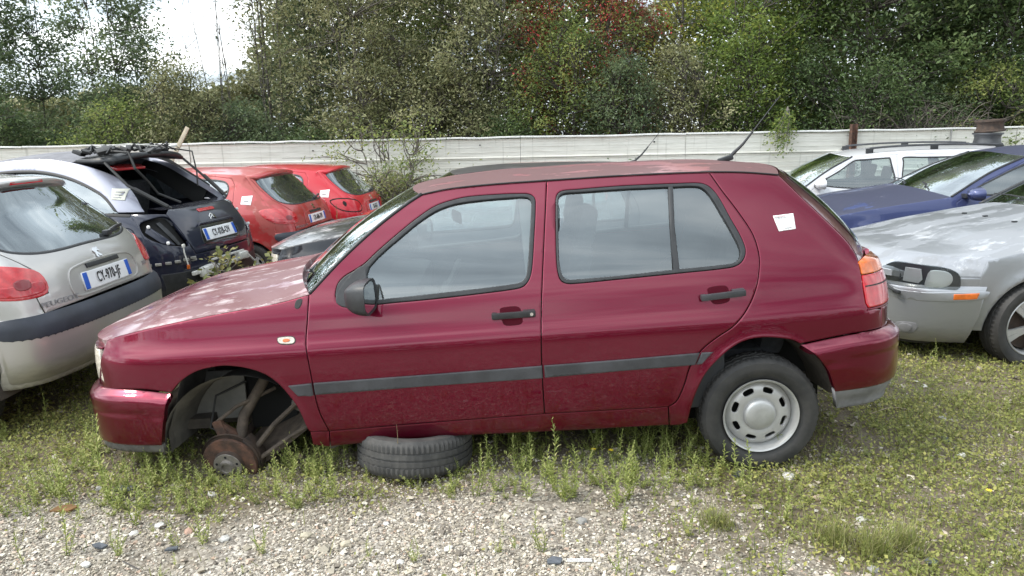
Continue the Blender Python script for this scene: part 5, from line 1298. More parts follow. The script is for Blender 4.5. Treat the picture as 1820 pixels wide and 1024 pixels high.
T = [ # px, Y, h, w, clumps, per, leaf, mat, extra kwargs, label
 (-30, 13.2, 6.2, 2.2, 120, 85, .075, 'slate', dict(shape='column', stems=3, sig=.17), "bluish slender tree cut by the left edge"),
 (85, 14.2, 5.6, 1.7, 105, 75, .075, 'slate', dict(shape='column', stems=3, sig=.15), "thin leafy tree second from the left, with sky between its stems"),
 (215, 13.0, 6.6, 1.9, 150, 75, .075, 'slate', dict(shape='column', stems=4, sig=.17), "tallest dark columnar tree at the left, before the bright sky gap"),
 (285, 14.6, 5.0, 1.3, 50, 55, .07, 'slate', dict(shape='column', stems=2, sig=.14), "smaller leafy tree at the left side of the sky gap"),
 (352, 13.6, 2.7, .9, 20, 34, .06, 'slate', dict(shape='column', stems=2, sig=.12), "young thin tree in the bright sky gap"),
 (492, 13.4, 6.8, 1.5, 90, 60, .06, 'willow', dict(shape='column', stems=5, sig=.15, lean=.1), "slim feathery tree at the right side of the sky gap"),
 (560, 14.8, 7.4, 2.4, 170, 80, .08, 'slate', dict(shape='column', stems=4, sig=.2), "dark tall tree behind the feathery one"),
 (650, 13.0, 6.6, 2.6, 210, 80, .07, 'willow', dict(shape='oval', stems=5, sig=.19, aspect=.32, up=.1), "grey-green willow, left of the two large ones"),
 (775, 15.4, 8.2, 3.0, 220, 85, .085, 'green', dict(shape='column', stems=4, sig=.22), "tall green tree behind the two willows"),
 (845, 12.9, 5.0, 2.5, 200, 80, .07, 'willow', dict(shape='oval', stems=5, sig=.18, aspect=.32, up=.1), "silvery willow in the middle, right of the first willow"),
 (930, 14.6, 7.4, 2.0, 130, 75, .08, 'green', dict(shape='column', stems=3, sig=.19), "green tree right behind the silvery willow"),
 (1030, 13.2, 4.7, 2.6, 150, 60, .06, 'bramble', dict(shape='oval', stems=5, sig=.17, bark='barkd', extra=[('red', .75, 80, .042, .15, 'berries'), ('rusty', .6, 60, .07, .18, 'red_leaves')]), "hawthorn heavy with red berries"),
 (1110, 15.0, 6.4, 1.8, 60, 40, .065, 'rusty', dict(shape='column', stems=4, sig=.18), "sparse reddish tree letting the sky through, behind the hawthorn"),
 (1205, 13.9, 6.6, 1.5, 44, 40, .065, 'yellow', dict(shape='column', stems=1, sig=.17, stemr=.055), "pale bare-trunked tree with thin yellow leaves"),
 (1262, 15.2, 6.6, 1.8, 70, 55, .07, 'green', dict(shape='column', stems=3, sig=.18), "open green tree behind the yellow-leaved one"),
 (1330, 13.3, 5.9, 2.3, 170, 75, .075, 'green', dict(shape='oval', stems=4, sig=.19, extra=[('yellow', .25, 30, .07, .15, 'yellow_leaves')]), "green tree with yellow tufts, above the red aerial branch"),
 (1430, 14.0, 7.2, 2.2, 170, 80, .08, 'green', dict(shape='column', stems=3, sig=.2, extra=[('yellow', .2, 30, .075, .15, 'yellow_leaves')]), "tall green tree with a yellow top, right of the yellow-tufted one"),
 (1540, 13.1, 6.4, 2.8, 230, 85, .085, 'dark', dict(shape='oval', stems=4, sig=.21), "dense dark green tree over the rusty fence post"),
 (1660, 14.4, 8.0, 3.0, 240, 85, .09, 'dark', dict(shape='column', stems=3, sig=.22), "darkest tall tree, second from the right edge"),
 (1770, 13.0, 6.6, 2.8, 230, 85, .085, 'dark', dict(shape='oval', stems=4, sig=.2), "dark tree above the stacked rims at right"),
 (1880, 14.4, 7.6, 3.0, 200, 85, .09, 'green', dict(shape='column', stems=4, sig=.2), "green tree cut by the right edge"),
]
for i_, (px_, Y_, h, w, nc, pc, lf, mt, kw, lb) in enumerate(T):
    Y_ += 2.6; mk_tree("tree", lb, "tree", (X13(px_, Y_), Y_, -.4), TG, h * 1.2, w * 1.2, 100 + i_ * 3, int(nc * 1.25), int(pc * 1.35), lf * 1.2, mt, **kw)
# bare whips against the sky
for i_, (px_, Y_, h, lb) in enumerate(((405, 13.8, 5.6, "tall bare whip-like sapling in the bright sky gap"), (432, 14.0, 6.6, "second bare sapling, taller, right in the sky gap"), (378, 13.3, 4.6, "short bare sapling left in the sky gap"))):
    r = np.random.default_rng(400 + i_); cur = []; rad = []
    for s in range(3):
        tt = np.linspace(0, 1, 8)[:, None]; L = r.normal(0, .35, 2); P = np.hstack([L[0] * tt ** 1.5, L[1] * tt, tt * h * r.uniform(.7, 1)]); cur.append(P); rad.append(np.linspace(.022, .004, 8))
        for k in range(9):
            p = P[r.integers(3, 8)]; e = p + [r.normal(0, .3), r.normal(0, .2), r.uniform(.3, .9)]; tt2 = np.linspace(0, 1, 4)[:, None]; cur.append(p * (1 - tt2) + e * tt2); rad.append(np.linspace(.006, .002, 4))
    V, F = tubes_np(cur, rad); o = npmesh("bare_sapling", V, F, M['bark'], smooth=True); o.location = (X13(px_, Y_ + 2.6), Y_ + 2.6, -.4); setp(o, lb, "sapling", "bare saplings in the sky gap")
BG_ = "bushes along the back of the fence"
Bs = [(-20, 11.7, 2.2, 2.2, 'green'), (100, 11.9, 2.3, 2.2, 'bramble'), (220, 11.6, 2.1, 2.0, 'bramble'), (330, 12.0, 2.35, 2.2, 'green'), (440, 11.8, 2.2, 2.2, 'green'), (560, 11.6, 2.1, 2.0, 'bramble'), (680, 11.9, 2.6, 2.2, 'willow'),
      (800, 11.7, 2.3, 2.2, 'green'), (910, 11.6, 2.2, 2.0, 'dark'), (1010, 11.8, 2.5, 2.0, 'bramble'), (1100, 11.6, 2.5, 2.0, 'bramble'), (1200, 11.9, 2.5, 2.2, 'bramble'), (1310, 11.7, 2.6, 2.2, 'green'), (1430, 11.8, 2.4, 2.2, 'bramble'),
      (1540, 11.7, 2.5, 2.2, 'green'), (1640, 12.1, 2.2, 2.0, 'dark'), (1740, 11.7, 2.5, 2.2, 'bramble'), (1850, 11.9, 2.4, 2.2, 'green')]
names_ = ["leftmost bush behind the fence, cut by the frame", "tangled bush above the silver saloon's roof", "low bramble bush above the black cabriolet's roof", "bush under the bright sky gap, left part", "light green bush under the sky gap, right part", "bramble bush above the red hatchbacks",
  "greyish bush behind the climbing shrub", "green bush above the black roof's front end", "dark low bush left of the berried hawthorn", "bush under the berried hawthorn", "yellow-green bush right under the red berries", "bush below the bare pale trunk", "green bush behind the aerial, its twig over the fence", "bramble left of the rusty post",
  "green bush behind the rusty fence post", "dark bush with dry brushwood before it", "bush left of the stacked wheel rims", "bush at the right edge behind the rims"]
rbs = random.Random(12)
for i_, (px_, Y_, h, w, mt) in enumerate(Bs):
    h *= rbs.uniform(.72, 1.45); w *= rbs.uniform(.8, 1.25); mt = [mt, mt, 'dark', 'willow', 'slate'][rbs.randrange(5)]; Y_ += rbs.uniform(-.3, .6)
    Y_ += 2.7; mk_tree("bush", names_[i_], "bush", (X13(px_, Y_), Y_, -.35), BG_, h * 1.15, w * 1.2, 300 + i_ * 3, 130, 80, .065, mt, shape='bush', stems=5, sig=.15, low=.25, stemr=.03, bark='barkd')
# overgrown thicket far behind, closing the view below the crowns
r = np.random.default_rng(77); n = 130000; x = r.uniform(-19, 19, n); top = 2.3 + .7 * vnoise(x, x * 0, .5, 60) + 4.2 * sg_((x - X13(520, 19.5)) / .4) * (1 - .55 * np.exp(-((x - X13(1130, 19.5)) / 1.3) ** 2)); z = top * r.random(n) ** .8; y = r.uniform(18.6, 20.5, n)
V, F = leafquads(np.stack([x, y, z], 1), r.uniform(.11, .22, n), 78, up=.2, aspect=.6); th = npmesh("thicket", V, F, LM['willow'], attr=np.repeat(r.random(n), 4)); setp(th, "dense green thicket closing the view behind the trees", "thicket", kind="stuff")
r = np.random.default_rng(79); n = 26000; x = r.uniform(-26, 26, n); top = 3.2 + 2.6 * vnoise(x, x * 0, .35, 62); V, F = leafquads(np.stack([x, r.uniform(-15.5, -13, n), top * r.random(n)], 1), r.uniform(.2, .4, n), 80, up=.2, aspect=.6); t2 = npmesh("thicket", V, F, LM['green'], attr=np.repeat(r.random(n), 4)); setp(t2, "unseen green thicket added behind the camera to darken reflections", "thicket", kind="stuff")  # leaf mass out of view, added so low reflections in the paint darken
# dry brushwood behind the fence at right
cur = []; rad = []; r = np.random.default_rng(90)
for k in range(150):
    p = np.array([X13(1640, 14.) + r.normal(0, .65), 14. + r.normal(0, .15), 1.2 + r.random() * .3]); e = p + [r.normal(0, .5), r.normal(0, .1), r.uniform(-.1, .55)]; tt = np.linspace(0, 1, 6)[:, None]; P = p * (1 - tt) + e * tt + np.sin(tt * np.pi) * [0, 0, r.uniform(.0, .25)]; cur.append(P); rad.append(np.linspace(.007, .003, 6))
V, F = tubes_np(cur, rad); bw = npmesh("brushwood", V, F, pmat("dry_grey_twigs", (.14, .12, .10), .9, noise=.3)); setp(bw, "tangle of dry grey brushwood above the fence, right of the rusty post", "brushwood")
# ================================================================ generic parked car
def arc(xc, zc, r, a0, a1, n=22):
    a = np.radians(np.linspace(a0, a1, n)); return np.stack([xc + r * np.cos(a), zc + r * np.sin(a)], 1)
def gcar(name, label, loc, yaw, sp, pt, group=None, catg="car", front=True, rear=True, roofmat=None, hoodmat=None, wheels='steel', step=.05):
    root = thing(name, label, catg, loc, (0, 0, math.radians(yaw)), group)
    M4 = Matrix.Translation(loc) @ Matrix.Rotation(math.radians(yaw), 4, 'Z')
    ar = [(x, z, r, .012) for x, z, r in sp['arch']]
    B = Body(root, M4, sp['W'], sp['PF'], sp['PR'], sp.get('x0', -1.2), Rz=sp['Rz'], arches=ar)
    zt = sp['gut'][-1][1]
    B.crown = {'r': (sp.get('crown', .05), zt - .10, zt)} if sp.get('glass_in_wrap', True) else {}
    S = B.side(); RW = B.wrap('r'); FW = B.wrap('f')
    x0, XR, XF = B.x0, B.XR, B.XF
    prx, prb = B.pr[:, 0], B.pr[:, 1]; pfx, pfb = B.pf[:, 0], B.pf[:, 1]
    bj = sp.get('bj', .93)
    ujr = float(np.interp(-bj, -prb, B.ur)); xjr = float(np.interp(ujr, B.ur, prx)); ujf = float(np.interp(-bj, -pfb, B.uf)); xjf = float(np.interp(ujf, B.uf, pfx))
    zb, zs = sp.get('zb', .30), sp.get('sill', .20)
    jr = lambda z: x0 + (xjr - x0) * (B.Rz(z) - x0) / (XR - x0)
    zz_ = np.linspace(zb, zt, 24); rearedge = np.stack([jr(zz_), zz_], 1)
    hood = crv(sp['hood'], .04); pil = crv(sp['pil'], .04); gut = crv(sp['gut'], .04)
    gut = np.vstack([gut[:-1], [[float(jr(zt)), zt]]])
    (xr, zr, rr), (xf, zf, rf) = sp['arch']
    def acut(xc, zc, r, zl, zr_):   # arch opening from front side bottom over the top to the rear bottom (x decreasing)
        aR = math.degrees(math.asin(max(-1, min(1, (zr_ - zc) / r)))); aL = 180 - math.degrees(math.asin(max(-1, min(1, (zl - zc) / r)))); return arc(xc, zc, r, aR, aL)
    a_r = acut(xr, zr, rr, zs, zb); a_f = acut(xf, zf, rf, zb, zs)
    znose = hood[0][1]; zz2 = np.linspace(znose, zb, 14); fe = np.stack([np.full(14, xjf), zz2], 1)
    # silhouette, front top -> rear -> bottom
    hood = np.vstack([[[xjf, znose]], hood[hood[:, 0] > xjf + .01]])
    out = cat(hood, pil, gut, rearedge[::-1], lin([rearedge[0], a_r[0]], .05), a_r, lin([a_r[-1], a_f[0]], .05), a_f, lin([a_f[-1], (xjf, zb)], .05), fe[::-1])
    doors = [np.array(lin(d['o'], .04)) for d in sp['doors']]; fixed = [crv(w, .03, closed=True) for w in sp.get('fixedwin', [])]
    near, farb = panel("body_side", S, out, doors + fixed, step=step, mat=pt, parent=root, mirror=True, thick=.02)
    gls = sp.get('glass', M['dglass'])
    for d, o in zip(sp['doors'], doors):
        w = crv(d['w'], .03, closed=True) if 'w' in d else None
        dn, dfar = panel("door", S, o, [w] if w is not None else [], step=step, mat=pt, parent=root, mirror=True, gap=.003)
        if w is not None:
            panel("window_seal", S, shrink(w, -.006), [shrink(w, .012)], step=.04, off=.003, thick=.01, mat=M['blackpl'], parent=dn, mirror=dfar)
            panel("window_pane", S, w, step=.08, off=-.008, thick=0, mat=gls, parent=dn, mirror=dfar)
        if 'h' in d:
            for sg, pa in ((1, dn), (-1, dfar)):
                p = S(np.array([d['h']]))[0]; MB().box((p[0], (p[1] - .02) * sg if sg == 1 else -(p[1] - .02), p[2]), (.19, .03, .03), bev=.008).obj("door_handle", sp.get('hm', pt), pa)
    for w in fixed:
        panel("quarter_window", S, w, step=.08, off=-.006, thick=0, mat=gls, parent=root, mirror=True)
    allw = [shrink(crv(d['w'], .03, closed=True), -.01) for d in sp['doors'] if 'w' in d] + [shrink(w, -.005) for w in fixed]
    panel("inner_shell", S, shrink(out, .015), allw, step=.08, off=-.022, thick=0, mat=M['dark'], parent=root, mirror=True)
    # roof, screen, hood
    ge = S(gut); s = np.linspace(0, 1, len(ge)); cwn = sp.get('crown', .05)
    gc = np.stack([ge[:, 0] - .12 * (1 - s) ** 2.5 + (float(B.Rz(zt)) - ge[-1, 0]) * s ** 5, 0 * s, ge[:, 2] + cwn * np.minimum(1, .55 + 1.5 * s)], 1)
    if sp.get('roof', True): loft("roof", ge + [0, .003, .001], gc, roofmat or pt, root, nt=23, p=2.2, px=2.6, thick=.02)
    pe = S(pil); s = np.linspace(0, 1, len(pe)); pb = sp.get('screen', .22)
    pc = np.stack([(pe[0, 0] - pb) + (gc[0, 0] - pe[0, 0] + pb) * s, 0 * s, pe[0, 2] + (gc[0, 2] - pe[0, 2]) * s + .04 * np.sin(np.pi * s)], 1)
    loft("windscreen", pe + [0, .012, 0], pc, M['wglass'], root, nt=19, p=2.0, thick=.004)
    MB().tube([tuple(q + [.0, .004, .004]) for q in pe], .012, 6).obj("windscreen_trim", M['blackpl'], root, smooth=True); MB().tube([(q[0], -q[1] - .004, q[2] + .004) for q in pe], .012, 6).obj("windscreen_trim", M['blackpl'], root, smooth=True)
    he = S(hood); s = np.linspace(0, 1, len(he)); hcx = np.interp(s, [0, .15, .35, 1], [XF - .005, he[int(.15 * len(he)), 0] - .14, he[int(.35 * len(he)), 0] - .10, he[-1, 0] - pb + .04])
    hz = he[:, 2] + sp.get('hoodrise', .06) * np.minimum(1, .15 + 2.6 * s)
    loft("hood", he + [0, .004, 0], np.stack([hcx, 0 * s, hz], 1), hoodmat or pt, root, nt=23, p=2.3, px=([0, .15, .5, 1], [4.5, 3.2, 2.4, 2.0]), thick=.04)
    ce = np.array([he[-1] + [-.02, .03, -.012], he[-1] + [.08, .03, -.01]]); cc = np.array([[hcx[-1] - .01, 0, hz[-1] - .03], [hcx[-1] + .12, 0, hz[-1] - .03]])
    loft("cowl_panel", ce, cc, M['blackpl'], root, nt=13, p=2, thick=.02)
    if front:
        for y0, L_ in ((-.45, .55), (.12, .5)):
            b0 = np.array([hcx[-1] + .09, y0, hz[-1] + .005]); MB().tube([b0, b0 + [.04, .06, .03], b0 + [.10, .32, .035], b0 + [.085, L_, .035]], [.012, .009, .006, .005], 6).obj("wiper", M['blackpl'], root)
    # rear skin
    Lr, Lf = B.Lr, B.Lf; dj = Lr - ujr; djf = Lf - ujf
    def DR(pts): return np.array([(Lr - p[0], p[1]) for p in pts])
    def DF(pts): return np.array([(Lf - p[0], p[1]) for p in pts])
    info = dict(root=root, B=B, S=S, RW=RW, FW=FW, DR=DR, DF=DF, dj=dj, djf=djf, gc=gc, ge=ge, M4=M4, zt=zt)
    if rear:
        tg = sp['tailgate']; full = tg + [(-p[0], p[1]) for p in tg[::-1]]
        tgp = DR(lin(full, .05))
        e_ = .004; rb = lin([(dj, zt), (dj, zb), (-dj, zb), (-dj, zt)] + [(-p[0] - e_, p[1]) for p in tg[::-1]] + [(0, tg[0][1] - e_)] + [(p[0] + e_, p[1]) for p in tg], .05)
        panel("rear_panel", RW, DR(rb), step=step, mat=pt, parent=root)
        w = sp.get('rwin')
        wl = crv(w + [(-p[0], p[1]) for p in w[::-1]], .03, closed=True) if w else None
        hol = [DR(wl)] if w else []
        tgo = panel("tailgate", RW, shrink(tgp, .003), hol, step=step, mat=sp.get('tgm', pt), parent=root)
        if w:
            panel("rear_window", RW, DR(wl), step=.06, off=-.002, thick=0, mat=sp.get('rglass', M['dglass']), parent=tgo)
            panel("window_seal", RW, shrink(DR(wl), -.004), [shrink(DR(wl), .010)], step=.05, off=.002, thick=.004, mat=M['blackpl'], parent=tgo)
        info['tg'] = tgo
    def bump(end, amt, z0, z1, tuck):
        base = B.wrap(end)
        def f(P):
            P = np.atleast_2d(P); n = surf_n(base, P); p = base(P); sg = np.sign(np.sum(n * (p - base.ref), 1))[:, None]
            d = np.clip((z1 - P[:, 1]) / .05, 0, 1); o = amt * np.sin(d * np.pi / 2) ** .8 - tuck * np.clip((z0 + .14 - P[:, 1]) / .14, 0, 1) ** 2
            return p + n * sg * o[:, None]
        f.ref = base.ref; return f
    info['bump'] = bump
    if rear:
        uarch = float(np.interp(xr + rr + .015, prx[np.argsort(prx)], B.ur)); z0, z1 = sp.get('rb', (.24, .60)); f = bump('r', sp.get('ramt', .025), z0, z1, .05)
        if sp.get('rbump', True): info['rb'] = panel("rear_bumper", f, lin([(uarch, z1), (2 * Lr - uarch, z1), (2 * Lr - uarch - .06, z0), (uarch + .06, z0)], .05), step=.04, mat=pt, parent=root, thick=.03, edge=.004)
        info['fr'] = f
    uarch = float(np.interp(-(xf - rf - .015), -pfx[np.argsort(-pfx)], B.uf)); z0, z1 = sp.get('fb', (.2, .58)); f = bump('f', sp.get('famt', .03), z0, z1, .05); info['ff'] = f
    info['fb'] = panel("front_bumper", f, lin([(uarch, z1), (2 * Lf - uarch, z1), (2 * Lf - uarch - .05, z0), (uarch + .05, z0)], .05), step=.04, mat=pt, parent=root, thick=.03, edge=.004)
    nz1 = znose - .012
    panel("nose_panel", FW, lin([(ujf - .01, nz1), (2 * Lf - ujf + .01, nz1), (2 * Lf - ujf + .01, z1 - .03), (ujf - .01, z1 - .03)], .05), step=.05, mat=pt, parent=root, off=-.002)
    # underbody and wheels
    MB().box(((xr + xf) / 2, 0, zs + .06), (abs(xf - xr) - .7, 1.40, .06)).box((xr, 0, .36), (.9, 1.0, .12)).box((xf, 0, .38), (.9, 1.0, .16)).obj("floor_pan", M['dark'], root)
    MB().box((xf - .05, 0, .58), (.75, 1.0, .25)).obj("engine_bay", M['dark'], root)
    for xc, zc, r in sp['arch']:
        for sg in (-1, 1):
            V = []; F = []
            for a in np.radians(np.linspace(-5, 185, 14)):
                for y in (.78, .5): V.append((xc + (r + .01) * math.cos(a), sg * y, zc + (r + .01) * math.sin(a)))
            for i in range(13): F.append((2 * i, 2 * i + 1, 2 * i + 3, 2 * i + 2))
            F.append(tuple(range(1, 28, 2)))
            mo("wheel_arch_liner", V, F, M['under'], root)
            wh = bpy.data.objects.new("wheel", None); COL.objects.link(wh); wh.parent = root; wh.empty_display_size = .1
            wh.location = (xc, sg * (sp['W'][3][1] - .10), zc); wh.rotation_euler = (0, math.radians(15), 0 if sg == -1 else math.pi)
            if wheels == 'steel': steel_wheel(wh, True, R=zc)
            else: alloy_wheel(wh, zc)
    # seats seen through the glass
    if sp.get('seats', True):
        for x, n_ in ((x0 + .05, 2), (x0 + .95, 2)):
            for sy in (-.36, .36):
                so = MB().box((x, sy, .45), (.5, .48, .16), bev=.05).obj("seat", M['seat'], root)
                MB().box((x + .30, sy, .78), (.13, .46, .60), (0, .24, 0), bev=.05).obj("seat_back", M['seat'], so)
                MB().box((x + .40, sy, 1.14), (.09, .25, .17), (0, .2, 0), bev=.035).obj("headrest", M['seat'], so)
        MB().box((pe[0, 0] + .22, 0, pe[0, 2] - .12), (.4, 1.25, .2), bev=.04).obj("dashboard", M['dash'], root)
    return info
def alloy_wheel(par, R):
    tyre_obj("tyre", R, R * .66, .20, M['tyre'], par)
    r1 = R * .66
    MB().lathe([(r1 - .02, .06), (r1 - .015, -.04), (r1 - .008, -.066), (r1 + .002, -.078), (r1 + .008, -.074)], 48).obj("rim", M['silverrim'], par)
    for k in range(5):
        a = 2 * math.pi * k / 5; V = []
        for s_ in (-.12, .12):
            for r, w, y in ((.035, .030, -.066), (r1 * .6, .026, -.058), (r1 - .012, .040, -.058)):
                aa = a + s_; c, s2 = math.cos(aa), math.sin(aa)
                V += [(r * c - w * .55 * -s2 * 1, y, r * s2 + w * .55 * -c), (r * c + w * .55 * -s2, y, r * s2 - w * .55 * -c), (r * c + w * .5 * -s2, y + .025, r * s2 - w * .5 * -c), (r * c - w * .5 * -s2, y + .025, r * s2 + w * .5 * -c)]
        F = []
        for q in (0, 12):
            for j in (0, 4):
                for i in range(4): F.append((q + j + i, q + j + (i + 1) % 4, q + j + 4 + (i + 1) % 4, q + j + 4 + i))
        mo("spoke", V, F, M['silverrim'], par, False)
    MB().lathe([(0, -.074), (.028, -.072), (.032, -.05)], 20).obj("hub_cap", M['silverrim'], par)
    MB().lathe([(0, .0), (r1 * .85, .0)], 30).obj("brake_disc", M['rustdark'], par)
def french_plate(par, f, DR, d0, d1, z0, z1, txt, off=.012, bw=.12, dept=True, size=None, dark=True):
    """registration plate laid on the tail surface f; d runs from the viewer's left (+) to right (-)"""
    q = lin([(d0, z1), (d1, z1), (d1, z0), (d0, z0)], .05)
    o = panel("number_plate", f, DR(q), step=.06, off=off, thick=.006, mat=M['plate'], parent=par, edge=.001)
    w = d0 - d1
    panel("plate_band", f, DR(lin([(d0 - .004, z1 - .004), (d0 - bw * w * .75, z1 - .004), (d0 - bw * w * .75, z0 + .004), (d0 - .004, z0 + .004)], .05)), step=.06, off=off + .0012, thick=0, mat=M['blue'], parent=o, edge=0)
    if dept: panel("plate_band", f, DR(lin([(d1 + bw * w * .75, z1 - .004), (d1 + .004, z1 - .004), (d1 + .004, z0 + .004), (d1 + bw * w * .75, z0 + .004)], .05)), step=.06, off=off + .0012, thick=0, mat=M['blue'], parent=o, edge=0)
    dc = (d0 + d1) / 2; zc = (z0 + z1) / 2; a, b, c = [f(DR([(dc + e, zc + h)]))[0] for e, h in ((0, 0), (-.05, 0), (0, .05))]
    xa = (b - a) / np.linalg.norm(b - a); za = (c - a); za -= xa * (za @ xa); za /= np.linalg.norm(za); n = np.cross(xa, za)
    if n @ (a - f.ref) < 0: n = -n
    p = a + n * (off + .003)
    Mx = Matrix(((xa[0], za[0], n[0], p[0]), (xa[1], za[1], n[1], p[1]), (xa[2], za[2], n[2], p[2]), (0, 0, 0, 1)))
    text_mesh("plate_lettering", txt, size or (z1 - z0) * .86, M['ink'], o, Mx, font_sx=.60, bold=.0008)
    return o
def surf_text(par, f, DR, d, z, txt, size, mat, sx=1., off=.004, name="lettering", bold=.0005, depth=.001):
    a, b, c = [f(DR([(d + e, z + h)]))[0] for e, h in ((0, 0), (-.05, 0), (0, .05))]
    xa = (b - a) / np.linalg.norm(b - a); za = (c - a); za -= xa * (za @ xa); za /= np.linalg.norm(za); n = np.cross(xa, za)
    if n @ (a - f.ref) < 0: n = -n
    p = a + n * off; Mx = Matrix(((xa[0], za[0], n[0], p[0]), (xa[1], za[1], n[1], p[1]), (xa[2], za[2], n[2], p[2]), (0, 0, 0, 1)))
    return text_mesh(name, txt, size, mat, par, Mx, font_sx=sx, bold=bold, depth=depth)

# ---------------------------------------------------------------- small hatchbacks seen from behind
SP206 = dict(
 W=[(0, .70), (.2, .785), (.35, .812), (.55, .826), (.75, .822), (.88, .800), (.98, .765), (1.15, .69), (1.36, .575), (1.45, .52)],
 PF=[(-1.2, 1), (-2.2, .99), (-2.7, .94), (-2.95, .85), (-3.12, .65), (-3.2, .38), (-3.235, 0)],
 PR=[(-1.2, 1), (-.4, .998), (0, .988), (.25, .958), (.42, .90), (.52, .79), (.575, .55), (.595, .3), (.60, 0)],
 Rz=[(.1, .50), (.35, .57), (.45, .60), (.60, .60), (.70, .575), (.85, .545), (.95, .50), (1.05, .41), (1.20, .24), (1.36, .06), (1.45, -.05)],
 arch=[(0, .285, .325), (-2.44, .285, .325)], hood=[(-3.12, .70), (-2.9, .80), (-2.6, .88), (-2.35, .945)], pil=[(-2.35, .945), (-2.0, 1.16), (-1.62, 1.345)], gut=[(-1.62, 1.345), (-1.3, 1.39), (-.8, 1.405), (-.3, 1.385), (.0, 1.35)],
 doors=[dict(o=[(-2.28, .30), (-2.30, .90), (-1.98, 1.12), (-1.62, 1.315), (-1.05, 1.375), (-1.02, .25), (-2.1, .25)], w=[(-2.12, .99), (-1.9, 1.14), (-1.6, 1.285), (-1.3, 1.325), (-1.12, 1.33), (-1.10, 1.1), (-1.10, .99), (-1.5, .975)], h=(-1.2, .86)),
        dict(o=[(-1.00, .25), (-1.03, 1.375), (-.55, 1.375), (-.27, 1.345), (-.215, 1.27), (-.20, 1.05), (-.25, .80), (-.42, .55), (-.55, .25)], w=[(-.95, .99), (-.96, 1.33), (-.6, 1.335), (-.36, 1.31), (-.29, 1.25), (-.29, 1.15), (-.36, 1.03), (-.45, 1.0)], h=(-.42, .92))],
 tailgate=[(.60, .695), (.62, .79), (.54, .80), (.545, .90), (.66, 1.0), (.755, 1.08), (.80, 1.20), (.835, 1.36)], rwin=[(.0, 1.005), (.42, 1.005), (.62, 1.03), (.715, 1.075), (.755, 1.18), (.775, 1.29), (.74, 1.335), (.3, 1.34), (.0, 1.34)],
 rb=(.28, .70), ramt=.022, zb=.30, hoodpx=3.0)
